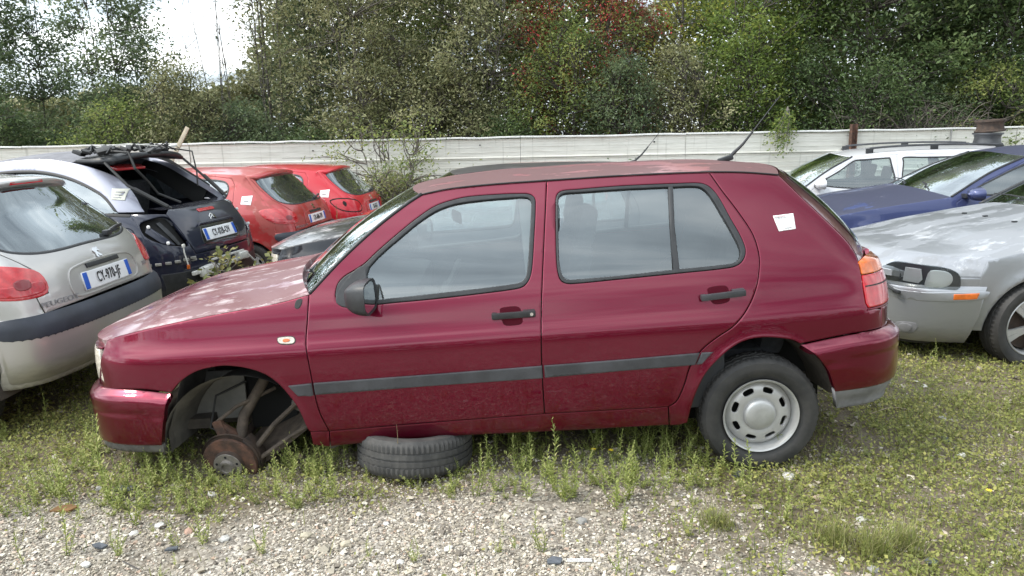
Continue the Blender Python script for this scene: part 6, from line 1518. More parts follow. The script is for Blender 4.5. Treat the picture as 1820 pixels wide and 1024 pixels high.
def hatch206(name, label, loc, yaw, pt, group, plate=None, lamp='lampfade', hole=False, sticker=None, extra=True, junk=False, **kw):
    I = gcar(name, label, loc, yaw, SP206, pt, group, **kw); root, RW, DR, B, S = I['root'], I['RW'], I['DR'], I['B'], I['S']
    tg = I['tg']; fr = I['fr']
    lo = [(1.03, .955), (1.0, .89), (.90, .825), (.75, .795), (.62, .79), (.545, .805), (.53, .85), (.56, .92), (.68, .965), (.86, .985)]
    L = crv(lo, .03, closed=True)
    for sg in (1, -1):
        P = DR([(p[0] * sg, p[1]) for p in L])
        if hole and sg == 1:
            a = panel("lamp_opening", RW, P, step=.04, off=.001, thick=.001, mat=hole, parent=root, edge=0)
            panel("opening_lip", RW, shrink(P, -.006), [shrink(P, .008)], step=.04, off=.004, thick=.004, mat=M['dark'], parent=a)
            panel("bulb_hole", RW, DR(crv([(.86, .92), (.83, .95), (.80, .92), (.83, .87)], .02, closed=True)), step=.02, off=.003, thick=0, mat=M['dark'], parent=a)
        else:
            a = panel("tail_lamp", RW, P, step=.03, off=.008, thick=.012, mat=M[lamp], parent=root, edge=.006)
            if sg == 1:
                panel("lens_band", RW, DR(crv([(.97, .875), (.75, .865), (.56, .87), (.56, .82), (.70, .805), (.88, .83)], .03, closed=True)), step=.04, off=.0095, thick=0, mat=M['lampred'], parent=a, edge=0)
                panel("lens_reflector", RW, DR(crv([(.72, .885), (.68, .895), (.64, .885), (.64, .85), (.68, .838), (.72, .85)], .02, closed=True)), step=.03, off=.0105, thick=0, mat=M['lampred2'], parent=a, edge=0)
    # black rubbing strip with rounded ends, number plate recess
    hs = [(.0, .575), (.45, .575), (.75, .575), (.87, .595), (.915, .635), (.89, .68), (.83, .695), (.6, .70), (.3, .70), (.0, .70)]
    st = crv(hs + [(-p[0], p[1]) for p in hs[::-1][1:-1]], .04, closed=True)
    panel("rubbing_strip", fr, DR(st), step=.04, off=.004, thick=.02, mat=M['navypl'], parent=I['rb'], edge=.006)
    rc = crv([(.36, .76), (.36, .86), (.30, .895), (0, .91), (-.30, .895), (-.36, .86), (-.36, .76), (-.30, .735), (0, .735), (.30, .735)], .03, closed=True)
    panel("plate_recess", RW, DR(rc), step=.05, off=-.001, thick=0, mat=M['recess'], parent=tg, edge=0) if extra else None
    panel("recess_lip", RW, shrink(DR(rc), -.008), [shrink(DR(rc), .004)], step=.05, off=.006, thick=.006, mat=pt, parent=tg)
    panel("plate_light_bar", RW, DR(lin([(.18, .875), (-.18, .875), (-.18, .90), (.18, .90)], .05)), step=.05, off=.010, thick=.012, mat=M['blackpl'], parent=tg)
    if plate: french_plate(tg, RW, DR, .262, -.262, .752, .858, plate[0], off=.009)
    surf_text(tg, RW, DR, .475, .74, "PEUGEOT", .042, M['chromegrey'], sx=1.5, off=.003)
    if extra == 'silver':
        surf_text(tg, RW, DR, -.50, .79, "206", .042, M['chromegrey'], sx=1.2, off=.003)
    # rearing lion badge as a small chrome figure
    a, b, c = [RW(DR([(e, .945 + h)]))[0] for e, h in ((0, 0), (-.05, 0), (0, .05))]; xa = (b - a) / np.linalg.norm(b - a); za = (c - a) / np.linalg.norm(c - a); n = np.cross(xa, za); n = n if n[0] > 0 else -n
    pts = [(.030, -.036), (.038, -.030), (.028, -.024), (.022, -.006), (.030, .012), (.020, .030), (.004, .036), (-.006, .028), (-.022, .034), (-.034, .030), (-.030, .024), (-.018, .024), (-.028, .012), (-.036, .010), (-.030, .003), (-.012, .010), (-.002, .004), (-.010, -.014), (-.022, -.028), (-.014, -.036), (.002, -.030), (.010, -.014), (.016, -.026), (.012, -.036)]
    V = [a + n * .006 - xa * u * 1. + za * v for u, v in pts] + [a + n * .001 - xa * u + za * v for u, v in pts]; k = len(pts)
    mo("badge", V, [tuple(range(k))[::-1]] + [(i, (i + 1) % k, k + (i + 1) % k, k + i) for i in range(k)], M['chrome'], tg, False)
    # spoiler lip over the window, wiper
    zt = I['zt']; V = []; F = []; T = np.linspace(-1, 1, 25); xr = float(B.Rz(zt))
    for t in T:
        y = t * .535; xx = xr - .10 * abs(t) ** 3; zc = zt + .052 * (1 - abs(t) ** 2.6) + .004
        for dx_, dz_ in ((-.16, .0), (-.05, .012), (.055, -.004), (.060, -.018), (.03, -.045), (-.02, -.03)): V.append((xx + dx_, y, zc + dz_))
    for i in range(24):
        for j in range(5): F.append((i * 6 + j, i * 6 + j + 1, (i + 1) * 6 + j + 1, (i + 1) * 6 + j))
    F += [tuple(range(6))[::-1], tuple(range(144, 150))]
    spo = mo("roof_spoiler", V, F, pt, root, True)
    MB().box((xr + .052, 0, zt + .035), (.012, .30, .018), bev=.004).obj("high_brake_light", M['lampred'], spo)
    w0 = RW(DR([(-.28, 1.035)]))[0]; w1 = RW(DR([(-.02, 1.075)]))[0]; w2 = RW(DR([(-.60, 1.05)]))[0]
    MB().box(w0 + [.02, 0, 0], (.04, .06, .035), bev=.01).tube([w0 + [.02, 0, 0], w0 * .6 + w2 * .4 + [.035, 0, .02], w2 + [.02, 0, .01]], [.012, .009, .006], 6).tube([w2 + [.022, 0, 0], w0 + [.02, .05, .015]], .006, 6).obj("rear_wiper", M['blackpl'], tg)
    if sticker:
        x_, z_ = sticker; sk = panel("paper_sticker", S, lin([(x_, z_), (x_ + .13, z_ + .01), (x_ + .125, z_ - .10), (x_ - .005, z_ - .09)], .03), step=.05, off=.003, thick=.001, mat=M['white'], parent=root, edge=0)
        panel("printed_line", S, lin([(x_ + .03, z_ - .05), (x_ + .09, z_ - .05), (x_ + .09, z_ - .06), (x_ + .03, z_ - .06)], .03), step=.05, off=.005, thick=0, mat=M['inkgrey'], parent=sk, edge=0)
    if junk:
        r = random.Random(3); q = MB()
        for k in range(9): q.box((.0 + r.uniform(-.35, .15), r.uniform(-.5, .4), .98 + r.uniform(-.05, .12)), (r.uniform(.1, .25), r.uniform(.12, .3), r.uniform(.04, .12)), (r.uniform(-.5, .5), r.uniform(-.5, .5), r.uniform(0, 3)), bev=.02)
        q.obj("bags_inside", M['bags'], root)
    return I
M['recess'] = pmat("plate_recess_grey", (.30, .29, .28), .4, coat=.4); M['navypl'] = pmat("dark_blue_grey_plastic", (.028, .032, .045), .5, noise=.25, nscale=6)
M['chromegrey'] = pmat("grey_letters", (.30, .30, .31), .3, metal=.6); M['lampred2'] = pmat("dark_red_reflector", (.20, .01, .015), .3, coat=.8)
M['bags'] = pmat("pale_plastic_bags", (.42, .50, .50), .5, noise=.3, nscale=4)
M['silver206'] = paint("warm_silver_paint", (.50, .485, .465), metal=.6, rough=.36, dirt=.6, dz=(.20, .5), dust=.12)
M['fadedred'] = faded_paint("sun_faded_red_paint", (.38, .036, .036), (.32, .060, .052), (.42, .19, .17), scale=2.2, cover=.5, seed=5., chalkc=.66, coat=.7)
M['brightred'] = paint("bright_red_paint", (.46, .014, .026), metal=.0, rough=.35, dirt=.4, dz=(.2, .4), dust=.08)
LG = "hatchbacks seen from behind at the left"
gsl = lambda y: -.035 * max(0, y - 4)
hatch206("silver_hatchback", "silver hatchback at the left edge, seen from behind, dark strip along its bumper", (-3.10, 4.60, -.03), -2, M['silver206'], LG, ("CY-970-JF",), lamp='lampfade', extra='silver')
hatch206("faded_red_hatchback", "faded red hatchback with a white sticker and its lamps whole, left of the brighter one", (-3.06, 9.68, -.265), -8, M['fadedred'], LG, ("CB-686-DV",), extra=False, sticker=(-.10, 1.13), junk=True)
hatch206("bright_red_hatchback", "bright red hatchback missing its left tail lamp, nearest the fence", (-2.60, 11.25, -.30), -6, M['brightred'], LG, ("SG-63-S",), hole=M['brightred'], extra=False, sticker=(-.02, 1.10))
# ================================================================ navy cabriolet-style hatch with silver roof arches, tail stripped
def navy_car():
    loc = (-3.36, 7.13, -.165); yaw = -10
    root = thing("navy_cabriolet", "navy hatch with silver roof arches, its tail lamps and bumper stripped off", "car", loc, (0, 0, math.radians(yaw)))
    M4 = Matrix.Translation(loc) @ Matrix.Rotation(math.radians(yaw), 4, 'Z')
    B = Body(root, M4, [(0, .72), (.3, .815), (.6, .85), (.85, .845), (1.0, .815), (1.1, .785), (1.3, .70), (1.5, .60), (1.65, .52)],
             [(-1.2, 1), (-2.2, .99), (-2.7, .94), (-2.95, .85), (-3.12, .65), (-3.22, .38), (-3.25, 0)],
             [(-1.2, 1), (-.3, .998), (.1, .985), (.35, .945), (.5, .86), (.59, .68), (.63, .38), (.64, 0)], -1.2,
             Rz=[(.1, .56), (.5, .64), (.75, .63), (.9, .59), (1.05, .50), (1.15, .40), (1.3, .2), (1.56, -.2)], arches=[(0, .30, .34, .012), (-2.44, .30, .34, .012)])
    S, RW, FW = B.side(), B.wrap('r'), B.wrap('f'); NV = M['navy']; L = B.Lr
    def DR(p): return np.array([(L - q[0], q[1]) for q in p])
    ujr = float(np.interp(-.93, -B.pr[:, 1], B.ur)); xj = float(np.interp(ujr, B.ur, B.pr[:, 0])); dj = L - ujr
    jr = lambda z: -1.2 + (xj + 1.2) * (B.Rz(z) + 1.2) / (B.XR + 1.2)
    zz_ = np.linspace(.30, 1.12, 16); re = np.stack([jr(zz_), zz_], 1)
    belt = crv([(-2.25, 1.04), (-1.6, 1.10), (-.8, 1.13), (-.2, 1.135), (float(jr(1.12)), 1.12)], .04); hood = crv([(-3.05, .80), (-2.7, .92), (-2.25, 1.04)], .04)
    af, ar_ = arc(-2.44, .30, .34, -10, 190)[::-1], arc(0, .30, .34, -10, 190)[::-1]
    out = cat(hood, belt, re[::-1], lin([re[0], ar_[-1]], .05), ar_[::-1], lin([ar_[0], af[-1]], .05), af[::-1], lin([af[0], (-3.05, .30)], .05), lin([(-3.05, .30), (-3.05, .80)], .05))
    fl = arc(.20, .93, .075, 0, 345, 20)
    lh = [(.86, 1.03), (.79, 1.065), (.58, 1.08), (.545, .96), (.50, .82), (.63, .83), (.76, .87), (.86, .94)]
    panel("body_side", S, out, [fl], step=.05, mat=NV, parent=root, mirror=True)
    panel("fuel_flap", S, fl, step=.03, gap=.003, mat=NV, parent=root)
    panel("door_gap_line", S, lin([(-.92, 1.10), (-.905, 1.10), (-.905, .28), (-.92, .28)], .06), step=.1, off=.0015, thick=0, mat=M['dark'], parent=root, mirror=True)
    panel("belt_seal", S, cat(belt, belt[::-1] + [0, -.022]), step=.08, off=.004, thick=.006, mat=M['rubber'], parent=root, mirror=True)
    # arches
    o_ = crv([(-2.22, 1.06), (-2.0, 1.28), (-1.62, 1.48), (-1.21, 1.565), (-.8, 1.595), (-.52, 1.575), (-.25, 1.515), (-.02, 1.41), (.16, 1.275), (.30, 1.135)], .04)
    i_ = crv([(.105, 1.14), (-.03, 1.265), (-.17, 1.345), (-.39, 1.43), (-.61, 1.48), (-.83, 1.50), (-1.17, 1.485), (-1.55, 1.41), (-1.88, 1.26), (-2.10, 1.07)], .04)
    ne, fa_ = panel("roof_arch", S, cat(o_, i_), step=.04, mat=M['coolsilver'], parent=root, mirror=True, thick=.05)
    gl = cat(i_, lin([i_[-1], i_[0]], .06))
    panel("side_window", S, gl, step=.08, off=-.02, thick=0, mat=M['dglass'], parent=root, mirror=True)
    panel("window_seal", S, cat(i_, shrink(gl, .02)[:len(i_)][::-1]), step=.05, off=.001, thick=.02, mat=M['rubber'], parent=root, mirror=True)
    panel("window_divider", S, lin([(-1.02, 1.48), (-.985, 1.48), (-.985, 1.12), (-1.02, 1.12)], .05), step=.06, off=-.012, thick=.01, mat=M['rubber'], parent=root, mirror=True)
    ws = panel("round_sticker", S, arc(-.49, 1.315, .062, 0, 345, 24), step=.04, off=-.016, thick=.001, mat=M['white'], parent=root, edge=0)
    p = S(np.array([[-.49, 1.315]]))[0]; a = S(np.array([[-.39, 1.315]]))[0]; b = S(np.array([[-.49, 1.415]]))[0]
    def stext(q, z, txt, size, mat, par, off, sx=1., name="lettering"):
        p = S(np.array([[q, z]]))[0]; xa = np.array([1., 0, 0]); za = S(np.array([[q, z + .05]]))[0] - p; za /= np.linalg.norm(za); n = np.cross(xa, za); n = n if n[1] < 0 else -n
        p = p + n * off; return text_mesh(name, txt, size, mat, par, Matrix(((xa[0], za[0], n[0], p[0]), (xa[1], za[1], n[1], p[1]), (xa[2], za[2], n[2], p[2]), (0, 0, 0, 1))), font_sx=sx, bold=.002)
    stext(-.49, 1.315, "A", .095, M['inkred'], ws, -.011)
    sk = panel("paper_sticker", S, lin([(-.01, 1.335), (.10, 1.325), (.13, 1.235), (.02, 1.245)], .03), step=.05, off=.003, thick=.001, mat=M['oldpaper'], parent=root, edge=0)
    for k in range(3): panel("printed_line", S, lin([(.03, 1.31 - k * .022), (.09, 1.305 - k * .022), (.092, 1.298 - k * .022), (.032, 1.303 - k * .022)], .03), step=.05, off=.0045, thick=0, mat=M['inkgrey'], parent=sk, edge=0)
    # soft top between the arches
    E = S(o_[:26]) if len(o_) > 40 else S(o_[:len(o_) * 6 // 10]); k = len(E); E = S(o_[:int(len(o_) * .70)]); s = np.linspace(0, 1, len(E))
    E = E[int(len(E) * .28):]; Cn = E * [1, 0, 1] + [0, 0, .055]; loft("folding_roof", E + [0, .02, -.004], Cn, M['softtop'], root, nt=19, p=2.2, px=2, thick=.03)
    e0 = S(o_[:int(len(o_) * .70 * .28) + 1]); loft("windscreen", e0 + [0, .02, -.01], np.stack([e0[:, 0] - np.linspace(.28, .10, len(e0)), 0 * e0[:, 0], e0[:, 2] + np.linspace(0, .045, len(e0))], 1), M['wglass'], root, nt=15, thick=.01)
    he = S(hood); loft("hood", he, np.stack([np.linspace(-3.24, -2.55, len(he)), 0 * he[:, 0], he[:, 2] + .05], 1), NV, root, nt=15, p=2.3, thick=.04)
    # tail
    tgo = [(.44, .73), (.50, .86), (.545, 1.0), (.57, 1.10), (.50, 1.135)]
    tg = lin(tgo + [(-q[0], q[1]) for q in tgo[::-1]], .05)
    qtr = lin([(dj, 1.12), (dj, .30), (-dj, .30), (-dj, 1.12), (-.58, 1.10)] + [(-q[0] - .004, q[1]) for q in tgo[:4][::-1]] + [(0, .726)] + [(q[0] + .004, q[1]) for q in tgo[:4]], .05)
    up = [(q[0], q[1]) for q in lh]
    def inside(P): return P
    panel("rear_quarter", RW, DR(qtr), [DR(crv(lh, .03, closed=True)), DR(crv([(-a_, b_) for a_, b_ in lh], .03, closed=True))], step=.04, mat=NV, parent=root)
    for sg in (1, -1):
        P = DR(crv([(a_ * sg, b_) for a_, b_ in lh], .03, closed=True))
        op = panel("lamp_cavity", RW, shrink(P, -.02), step=.05, off=-.055, thick=0, mat=M['dark'], parent=root)
        panel("cavity_wall", RW, DR(lin([(.80 * sg, 1.03), (.845 * sg, .97), (.74 * sg, .87), (.62 * sg, .845), (.70 * sg, .93)], .04)), step=.05, off=-.018, thick=.02, mat=NV, parent=op)
        panel("cavity_rib", RW, DR(lin([(.70 * sg, 1.05), (.66 * sg, 1.06), (.55 * sg, .84), (.59 * sg, .84)], .04)), step=.05, off=-.03, thick=.03, mat=M['blackpl'], parent=op)
        for d_, z_ in ((.795, 1.01), (.69, .865)):
            q = RW(DR([(d_ * sg, z_)]))[0]; MB().lathe([(0, -.012), (.006, -.012), (.006, 0)], 10, c=q).lathe([(.006, -.006), (.016, -.004), (.016, .004)], 14, c=q).obj("grommet", M['white'], op)
    t_ = panel("tailgate", RW, shrink(DR(tg), .003), step=.04, mat=NV, parent=root)
    rc = crv([(.30, .80), (.27, .97), (.2, .985), (-.2, .985), (-.27, .97), (-.30, .80), (0, .795)], .03, closed=True)
    panel("plate_recess", RW, DR(rc), step=.05, off=.0015, thick=0, mat=M['blackgloss'], parent=t_, edge=0)
    panel("tailgate_grip", RW, DR(lin([(.32, .955), (.27, .985), (-.27, .985), (-.32, .955), (-.27, .965), (.27, .965)], .04)), step=.05, off=.022, thick=.025, mat=NV, parent=t_, edge=.004)
    french_plate(t_, RW, DR, .262, -.262, .825, .932, "CY-028-OV", off=.008)
    panel("high_brake_light", RW, DR(lin([(.14, 1.10), (-.14, 1.10), (-.14, 1.075), (.14, 1.075)], .05)), step=.05, off=.008, thick=.008, mat=M['lampred'], parent=t_, edge=.003)
    for z_ in (1.015, 1.035):   # double chevron badge
        for sg in (1, -1): panel("badge", RW, DR(lin([(0, z_ + .018), (.05 * sg, z_ - .010), (.05 * sg, z_ - .022), (0, z_ + .004)], .03)), step=.05, off=.006, thick=.006, mat=M['chrome'], parent=t_, edge=0)
    # tailgate top ledge, stripped bumper carrier with pale brackets
    T = np.linspace(-.58, .58, 9); V = []; F = []
    for q in T:
        a_ = RW(DR([(q, 1.135)]))[0]; V += [a_, a_ + [-.13, 0, .012], a_ + [-.14, 0, -.03]]
    for k in range(8): F += [(3 * k, 3 * k + 1, 3 * k + 4, 3 * k + 3), (3 * k + 1, 3 * k + 2, 3 * k + 5, 3 * k + 4)]
    mo("tail_ledge", V, F, NV, root)
    bk = MB()
    for d_ in np.linspace(.50, .90, 6): q = RW(DR([(d_, .685 + (.9 - d_) * .06)]))[0]; bk.box(q + [.012, 0, 0], (.035, .05, .022), (0, 0, -.9), bev=.004)
    q0, q1 = RW(DR([(.92, .665)]))[0], RW(DR([(.46, .70)]))[0]; bk.tube([q0 + [.01, 0, -.014], (q0 + q1) / 2 + [.05, -.02, -.014], q1 + [.01, 0, -.014]], .009, 5)
    bk.obj("bumper_bracket", M['bracket'], root)
    bm2 = MB().box((.655, -.12, .58), (.03, .95, .035), (0, 0, 0), bev=.006).box((.66, .22, .61), (.08, .16, .07), bev=.02).box((.65, -.35, .57), (.07, .28, .09), (0, 0, .2), bev=.02).box((.665, -.02, .62), (.02, .02, .10)).box((.665, -.02, .655), (.02, .55, .015)).tube([(.66, .34, .60), (.68, .42, .52)], .010, 6)
    bm2.obj("bumper_carrier", M['bracketw'], root)
    panel("lower_tail", B.wrap('r'), DR(lin([(.8, .60), (-.8, .60), (-.8, .32), (.8, .32)], .06)), step=.06, off=.004, thick=.02, mat=M['blackpl'], parent=root)
    c0 = RW(DR([(.60, .80)]))[0]; c1 = RW(DR([(.585, .66)]))[0]; MB().tube([c0 + [.03, 0, .02], c0 + [.035, -.005, -.03], c1 + [.03, 0, 0]], .006, 6).box(c0 + [.03, 0, .03], (.02, .03, .03), bev=.006).obj("hanging_cable", M['bracketw'], root)
    MB().box(c1 + [.03, 0, -.02], (.022, .022, .04), bev=.005).obj("bulb_holder", M['lampamber'], root)
    # opening behind the roof: inner frame, struts, far arch seen from inside, hatch frame laid back on the roof
    MB().box((-.25, 0, .92), (.9, 1.35, .05)).box((-.62, 0, 1.10), (.10, 1.25, .45), (0, .2, 0)).obj("boot_floor", M['seat'], root)
    for sy in (-.33, .33): MB().box((-.72, sy, 1.25), (.10, .25, .22), (0, .2, 0), bev=.04).obj("headrest", M['seat'], root)
    # hatch frame lifted and folded on top
    V = []; F = []
    for t in np.linspace(-1, 1, 13):
        y = t * .52; zc = 1.605 - .04 * abs(t) ** 2.5
        for x_, dz in ((-.42, .015), (.02 - .10 * t * t, .030), (.05 - .10 * t * t, .0), (-.05, -.03), (-.42, -.01)): V.append((x_, y, zc + dz))
    for k in range(12):
        for j in range(5): F.append((5 * k + j, 5 * k + (j + 1) % 5, 5 * k + 5 + (j + 1) % 5, 5 * k + 5 + j))
    F += [tuple(range(5))[::-1], tuple(range(60, 65))]
    mo("raised_hatch_frame", V, F, M['blackpl'], root)
    MB().tube([(-.10, -.56, 1.555), (.14, -.62, 1.36), (.47, -.52, 1.15)], .012, 6).tube([(.18, -.60, 1.33), (.44, -.53, 1.165)], .020, 8).obj("gas_strut", M['rubber'], root)
    MB().tube([(-.10, .56, 1.56), (.10, .58, 1.38), (.36, .56, 1.16)], .012, 6).tube([(.12, .58, 1.37), (.33, .565, 1.18)], .020, 8).obj("gas_strut", M['rubber'], root)
    MB().box((-.22, .60, 1.36), (.75, .03, .26), (0, .55, 0), bev=.02).obj("inner_trim", M['rubber'], root)
    MB().box((-.16, -.20, 1.50), (.10, .40, .025), (0, .3, 0), bev=.008).obj("red_trim", M['lampfade'], root)
    for xc in (0, -2.44):
        for sg in (-1, 1):
            wh = bpy.data.objects.new("wheel", None); COL.objects.link(wh); wh.parent = root; wh.location = (xc, sg * .75, .30); wh.rotation_euler = (0, 0, 0 if sg == -1 else math.pi); steel_wheel(wh, True, R=.29)
    MB().box((-1.2, 0, .26), (1.8, 1.4, .06)).box((-2.4, 0, .6), (.9, 1.0, .4)).box((0, 0, .5), (.9, 1.0, .4)).obj("floor_pan", M['dark'], root)
    MB().box((-1.95, 0, .98), (.4, 1.3, .2), bev=.05).obj("dashboard", M['dash'], root)
    for sy in (-.36, .36): MB().box((-1.15, sy, .95), (.14, .46, .60), (0, .24, 0), bev=.05).box((-1.03, sy, 1.28), (.09, .25, .16), bev=.03).obj("seat_back", M['seat'], root)
    return M4
M['navy'] = paint("navy_blue_paint", (.014, .017, .034), metal=.2, rough=.4, dirt=.5, dz=(.25, .7), dust=.10)
M['coolsilver'] = paint("cool_silver_paint", (.25, .255, .305), metal=.5, rough=.38, dirt=0., dust=.05)
M['softtop'] = pmat("grey_soft_top", (.16, .16, .175), .8, noise=.2, nscale=6); M['oldpaper'] = pmat("yellowed_paper", (.50, .50, .44), .7, noise=.1)
M['blackgloss'] = pmat("glossy_black", (.012, .012, .015), .2, coat=.8); M['bracket'] = pmat("dusty_bracket", (.22, .21, .19), .8, noise=.3, nscale=20); M['bracketw'] = pmat("pale_bracket", (.58, .57, .53), .6, noise=.2, nscale=20)
NM4 = navy_car()
# heap of stripped wiring and parts on the raised hatch
def on_navy(p): return NM4 @ Vector(p)
r = random.Random(8)
hp = MB()
for k in range(26): 
    c_ = (r.uniform(-.45, .02), r.uniform(-.48, .45), 1.635 + r.uniform(0, .04)); hp.box(c_, (r.uniform(.04, .16), r.uniform(.03, .10), r.uniform(.015, .04)), (r.uniform(-.4, .4), r.uniform(-.4, .4), r.uniform(0, 3)), bev=.004)
for k in range(22):
    a_ = np.array([r.uniform(-.45, .05), r.uniform(-.48, .45), 1.64]); b_ = a_ + [r.uniform(-.25, .25), r.uniform(-.3, .3), r.uniform(-.01, .02)]; m_ = (a_ + b_) / 2 + [0, 0, r.uniform(.02, .07)]; hp.tube([a_, m_, b_], r.uniform(.005, .012), 5)
hp.tube([(-.2, -.45, 1.66), (.10, -.50, 1.64), (.16, -.52, 1.50), (.18, -.40, 1.38), (.20, -.30, 1.26), (.35, -.2, 1.17)], .012, 6).tube([(-.1, .35, 1.66), (.12, .42, 1.62), (.16, .40, 1.42), (.18, .36, 1.28)], .008, 5)
o = hp.obj("wiring_heap", M['rubber']); o.matrix_world = NM4; setp(o, "heap of stripped black wiring and parts dumped on the navy car's roof", "scrap heap")
lt = MB(); lt.box((-.18, -.1, 1.675), (.12, .22, .02), (0, .1, .5), bev=.004).box((-.05, .25, 1.67), (.10, .2, .02), (.1, 0, -.3), bev=.004).box((-.3, .2, 1.685), (.07, .05, .02), (0, 0, .9), bev=.004); lt.tube([(-.4, -.3, 1.68), (-.2, -.1, 1.71), (0, .1, 1.68)], .006, 5).tube([(-.5, .0, 1.68), (-.25, .25, 1.70), (-.02, .35, 1.67)], .005, 5)
q_ = lt.obj("light_parts", M['bracketw'], o)
p0 = at_y(312, 268, 8.6); p1 = at_y(328, 240, 8.8)
sl = MB().box((0, 0, 0), (.045, .02, float(np.linalg.norm(p1 - p0)) + .25), bev=.003).obj("wooden_slat", pmat("pale_raw_wood", (.55, .46, .34), .7, noise=.15, nscale=12)); sl.location = tuple((p0 + p1) / 2 + np.array([-.03, 0, -.05])); sl.rotation_euler = (0, .55, 0); setp(sl, "pale wooden slat standing up behind the navy car's hatch", "slat")
MB().box((0, 0, 0), (.04, .02, .01)).obj("chip", M['bracketw'], sl).location = (0, 0, .0)

# ================================================================ dark twin behind the burgundy car, and a red one beyond
def twin(src, name, label, loc, rot, mm, skip=()):
    root = thing(name, label, "car", loc, rot)
    def cp(o, par):
        if o.name.split('.')[0] in skip: return
        c = o.copy(); COL.objects.link(c); c.parent = par
        if c.type == 'MESH' and len(c.material_slots) and c.data.materials[0].name in mm:
            c.material_slots[0].link = 'OBJECT'; c.material_slots[0].material = mm[c.data.materials[0].name]
        for ch in o.children: cp(ch, c)
    for ch in src.children: cp(ch, root)
    return root
M['black'] = paint("black_paint", (.012, .013, .018), metal=.1, rough=.4, dirt=.4, dust=.15)
M['blackhood'] = faded_paint("black_faded_hood", (.02, .02, .024), (.045, .043, .045), (.38, .36, .36), scale=2.6, cover=.5, seed=8., chalkc=.57, crough=.12, coat=.9)
M['blackroof'] = pmat("dull_black_roof", (.05, .045, .048), .4, coat=.5, crough=.2, noise=.3, nscale=4)
M['redhood2'] = paint("orange_red_paint", (.50, .035, .03), metal=0., rough=.35, dirt=0., dust=.08)
SK = ("paper_sticker", "brake_disc", "brake_caliper", "strut", "steering_knuckle", "tie_rod", "drive_shaft", "control_arm", "anti_roll_link", "splash_shield", "liner_flap", "gap_shade_board", "chassis_rail")
bt = twin(golf_root, "black_hatchback", "black hatchback parked just behind the burgundy one, hood chalky and faded", (1.10, 7.05, -.15), (0, math.radians(-1), 0), {"burgundy_paint": M['black'], "burgundy_faded_hood": M['blackhood'], "burgundy_peeling_roof": M['blackroof'], "burgundy_recess_shade": M['black']}, SK)
rt_ = twin(golf_root, "red_hatchback", "red car mostly hidden, only its orange-red hood showing above the black hood", (1.22, 9.75, -.27), (0, math.radians(-1), 0), {"burgundy_paint": M['redhood2'], "burgundy_faded_hood": M['redhood2'], "burgundy_peeling_roof": M['redhood2'], "burgundy_recess_shade": M['redhood2']}, SK + ("roof_aerial",))
for rt2 in (bt, rt_):
    for sg in (-1, 1):
        wh = bpy.data.objects.new("wheel", None); COL.objects.link(wh); wh.parent = rt2; wh.location = (-2.475, sg * .752, .272); wh.rotation_euler = (0, 0, 0 if sg == -1 else math.pi); steel_wheel(wh, True)

# ================================================================ the cars at the right, noses to the left
SPV = dict(
 W=[(0, .75), (.2, .83), (.4, .88), (.6, .90), (.75, .888), (.86, .862), (.97, .82), (1.15, .74), (1.36, .62), (1.46, .55)],
 PF=[(-1.3, 1), (-2.4, .99), (-2.95, .965), (-3.28, .90), (-3.48, .79), (-3.60, .58), (-3.665, .32), (-3.69, 0)],
 PR=[(-1.3, 1), (0, .99), (.5, .96), (.8, .88), (.95, .70), (1.0, .4), (1.01, 0)], Rz=[(.1, .95), (.5, 1.0), (.9, 1.0), (1.02, .90), (1.36, .45), (1.46, .35)],
 x0=-1.3, arch=[(0, .31, .35), (-2.76, .31, .35)], hood=[(-3.44, .665), (-3.15, .765), (-2.75, .845), (-2.3, .91), (-1.98, .955)], pil=[(-1.98, .955), (-1.55, 1.20), (-1.12, 1.375)], gut=[(-1.12, 1.375), (-.8, 1.415), (-.3, 1.425), (.2, 1.40), (.55, 1.36)],
 doors=[dict(o=[(-1.90, .30), (-1.93, .90), (-1.60, 1.12), (-1.12, 1.34), (-.62, 1.385), (-.58, .26), (-1.7, .26)], w=[(-1.78, .99), (-1.5, 1.15), (-1.10, 1.315), (-.85, 1.345), (-.70, 1.345), (-.68, 1.15), (-.68, 1.0), (-1.2, .98)], h=(-.78, .86)),
        dict(o=[(-.57, .26), (-.61, 1.385), (.05, 1.36), (.34, 1.20), (.40, .95), (.30, .75), (.02, .67), (-.25, .55), (-.38, .26)], w=[(-.55, 1.0), (-.57, 1.345), (-.2, 1.34), (.05, 1.30), (.22, 1.18), (.28, 1.02), (0, 1.0)], h=(.15, .92))],
 tailgate=[(.55, .70), (.6, .9), (.62, 1.0), (.70, 1.36)], rwin=[(0, 1.03), (.4, 1.03), (.58, 1.06), (.62, 1.2), (.60, 1.33), (0, 1.34)], fb=(.17, .60), famt=.035, rb=(.25, .62), zb=.28, hoodrise=.075, screen=.24, hoodpx=2.6)
M['silverv'] = paint("silver_paint", (.31, .32, .34), metal=.6, rough=.36, dirt=.3, dz=(.18, .42), dust=.10)
M['silvervh'] = faded_paint("silver_faded_hood", (.26, .27, .29), (.235, .245, .26), (.46, .47, .49), scale=2.2, cover=.5, seed=2., chalkc=.60, crough=.14, coat=.8)
M['bluev'] = paint("blue_paint", (.048, .062, .155), metal=.35, rough=.38, dirt=.2, dust=.10); M['bluevh'] = faded_paint("dark_blue_faded_hood", (.05, .065, .17), (.035, .038, .07), (.30, .30, .36), scale=1.7, cover=.42, seed=4., chalkc=.68, coat=.8)
M['whitee'] = paint("off_white_paint", (.62, .62, .64), metal=.1, rough=.38, dirt=.3, dust=.04)
M['lampin'] = pmat("headlamp_reflector", (.70, .71, .72), .25, metal=.3); M['lampinner'] = pmat("headlamp_inside", (.055, .06, .07), .35, metal=.3)
RG = "cars parked nose to the left at the right"
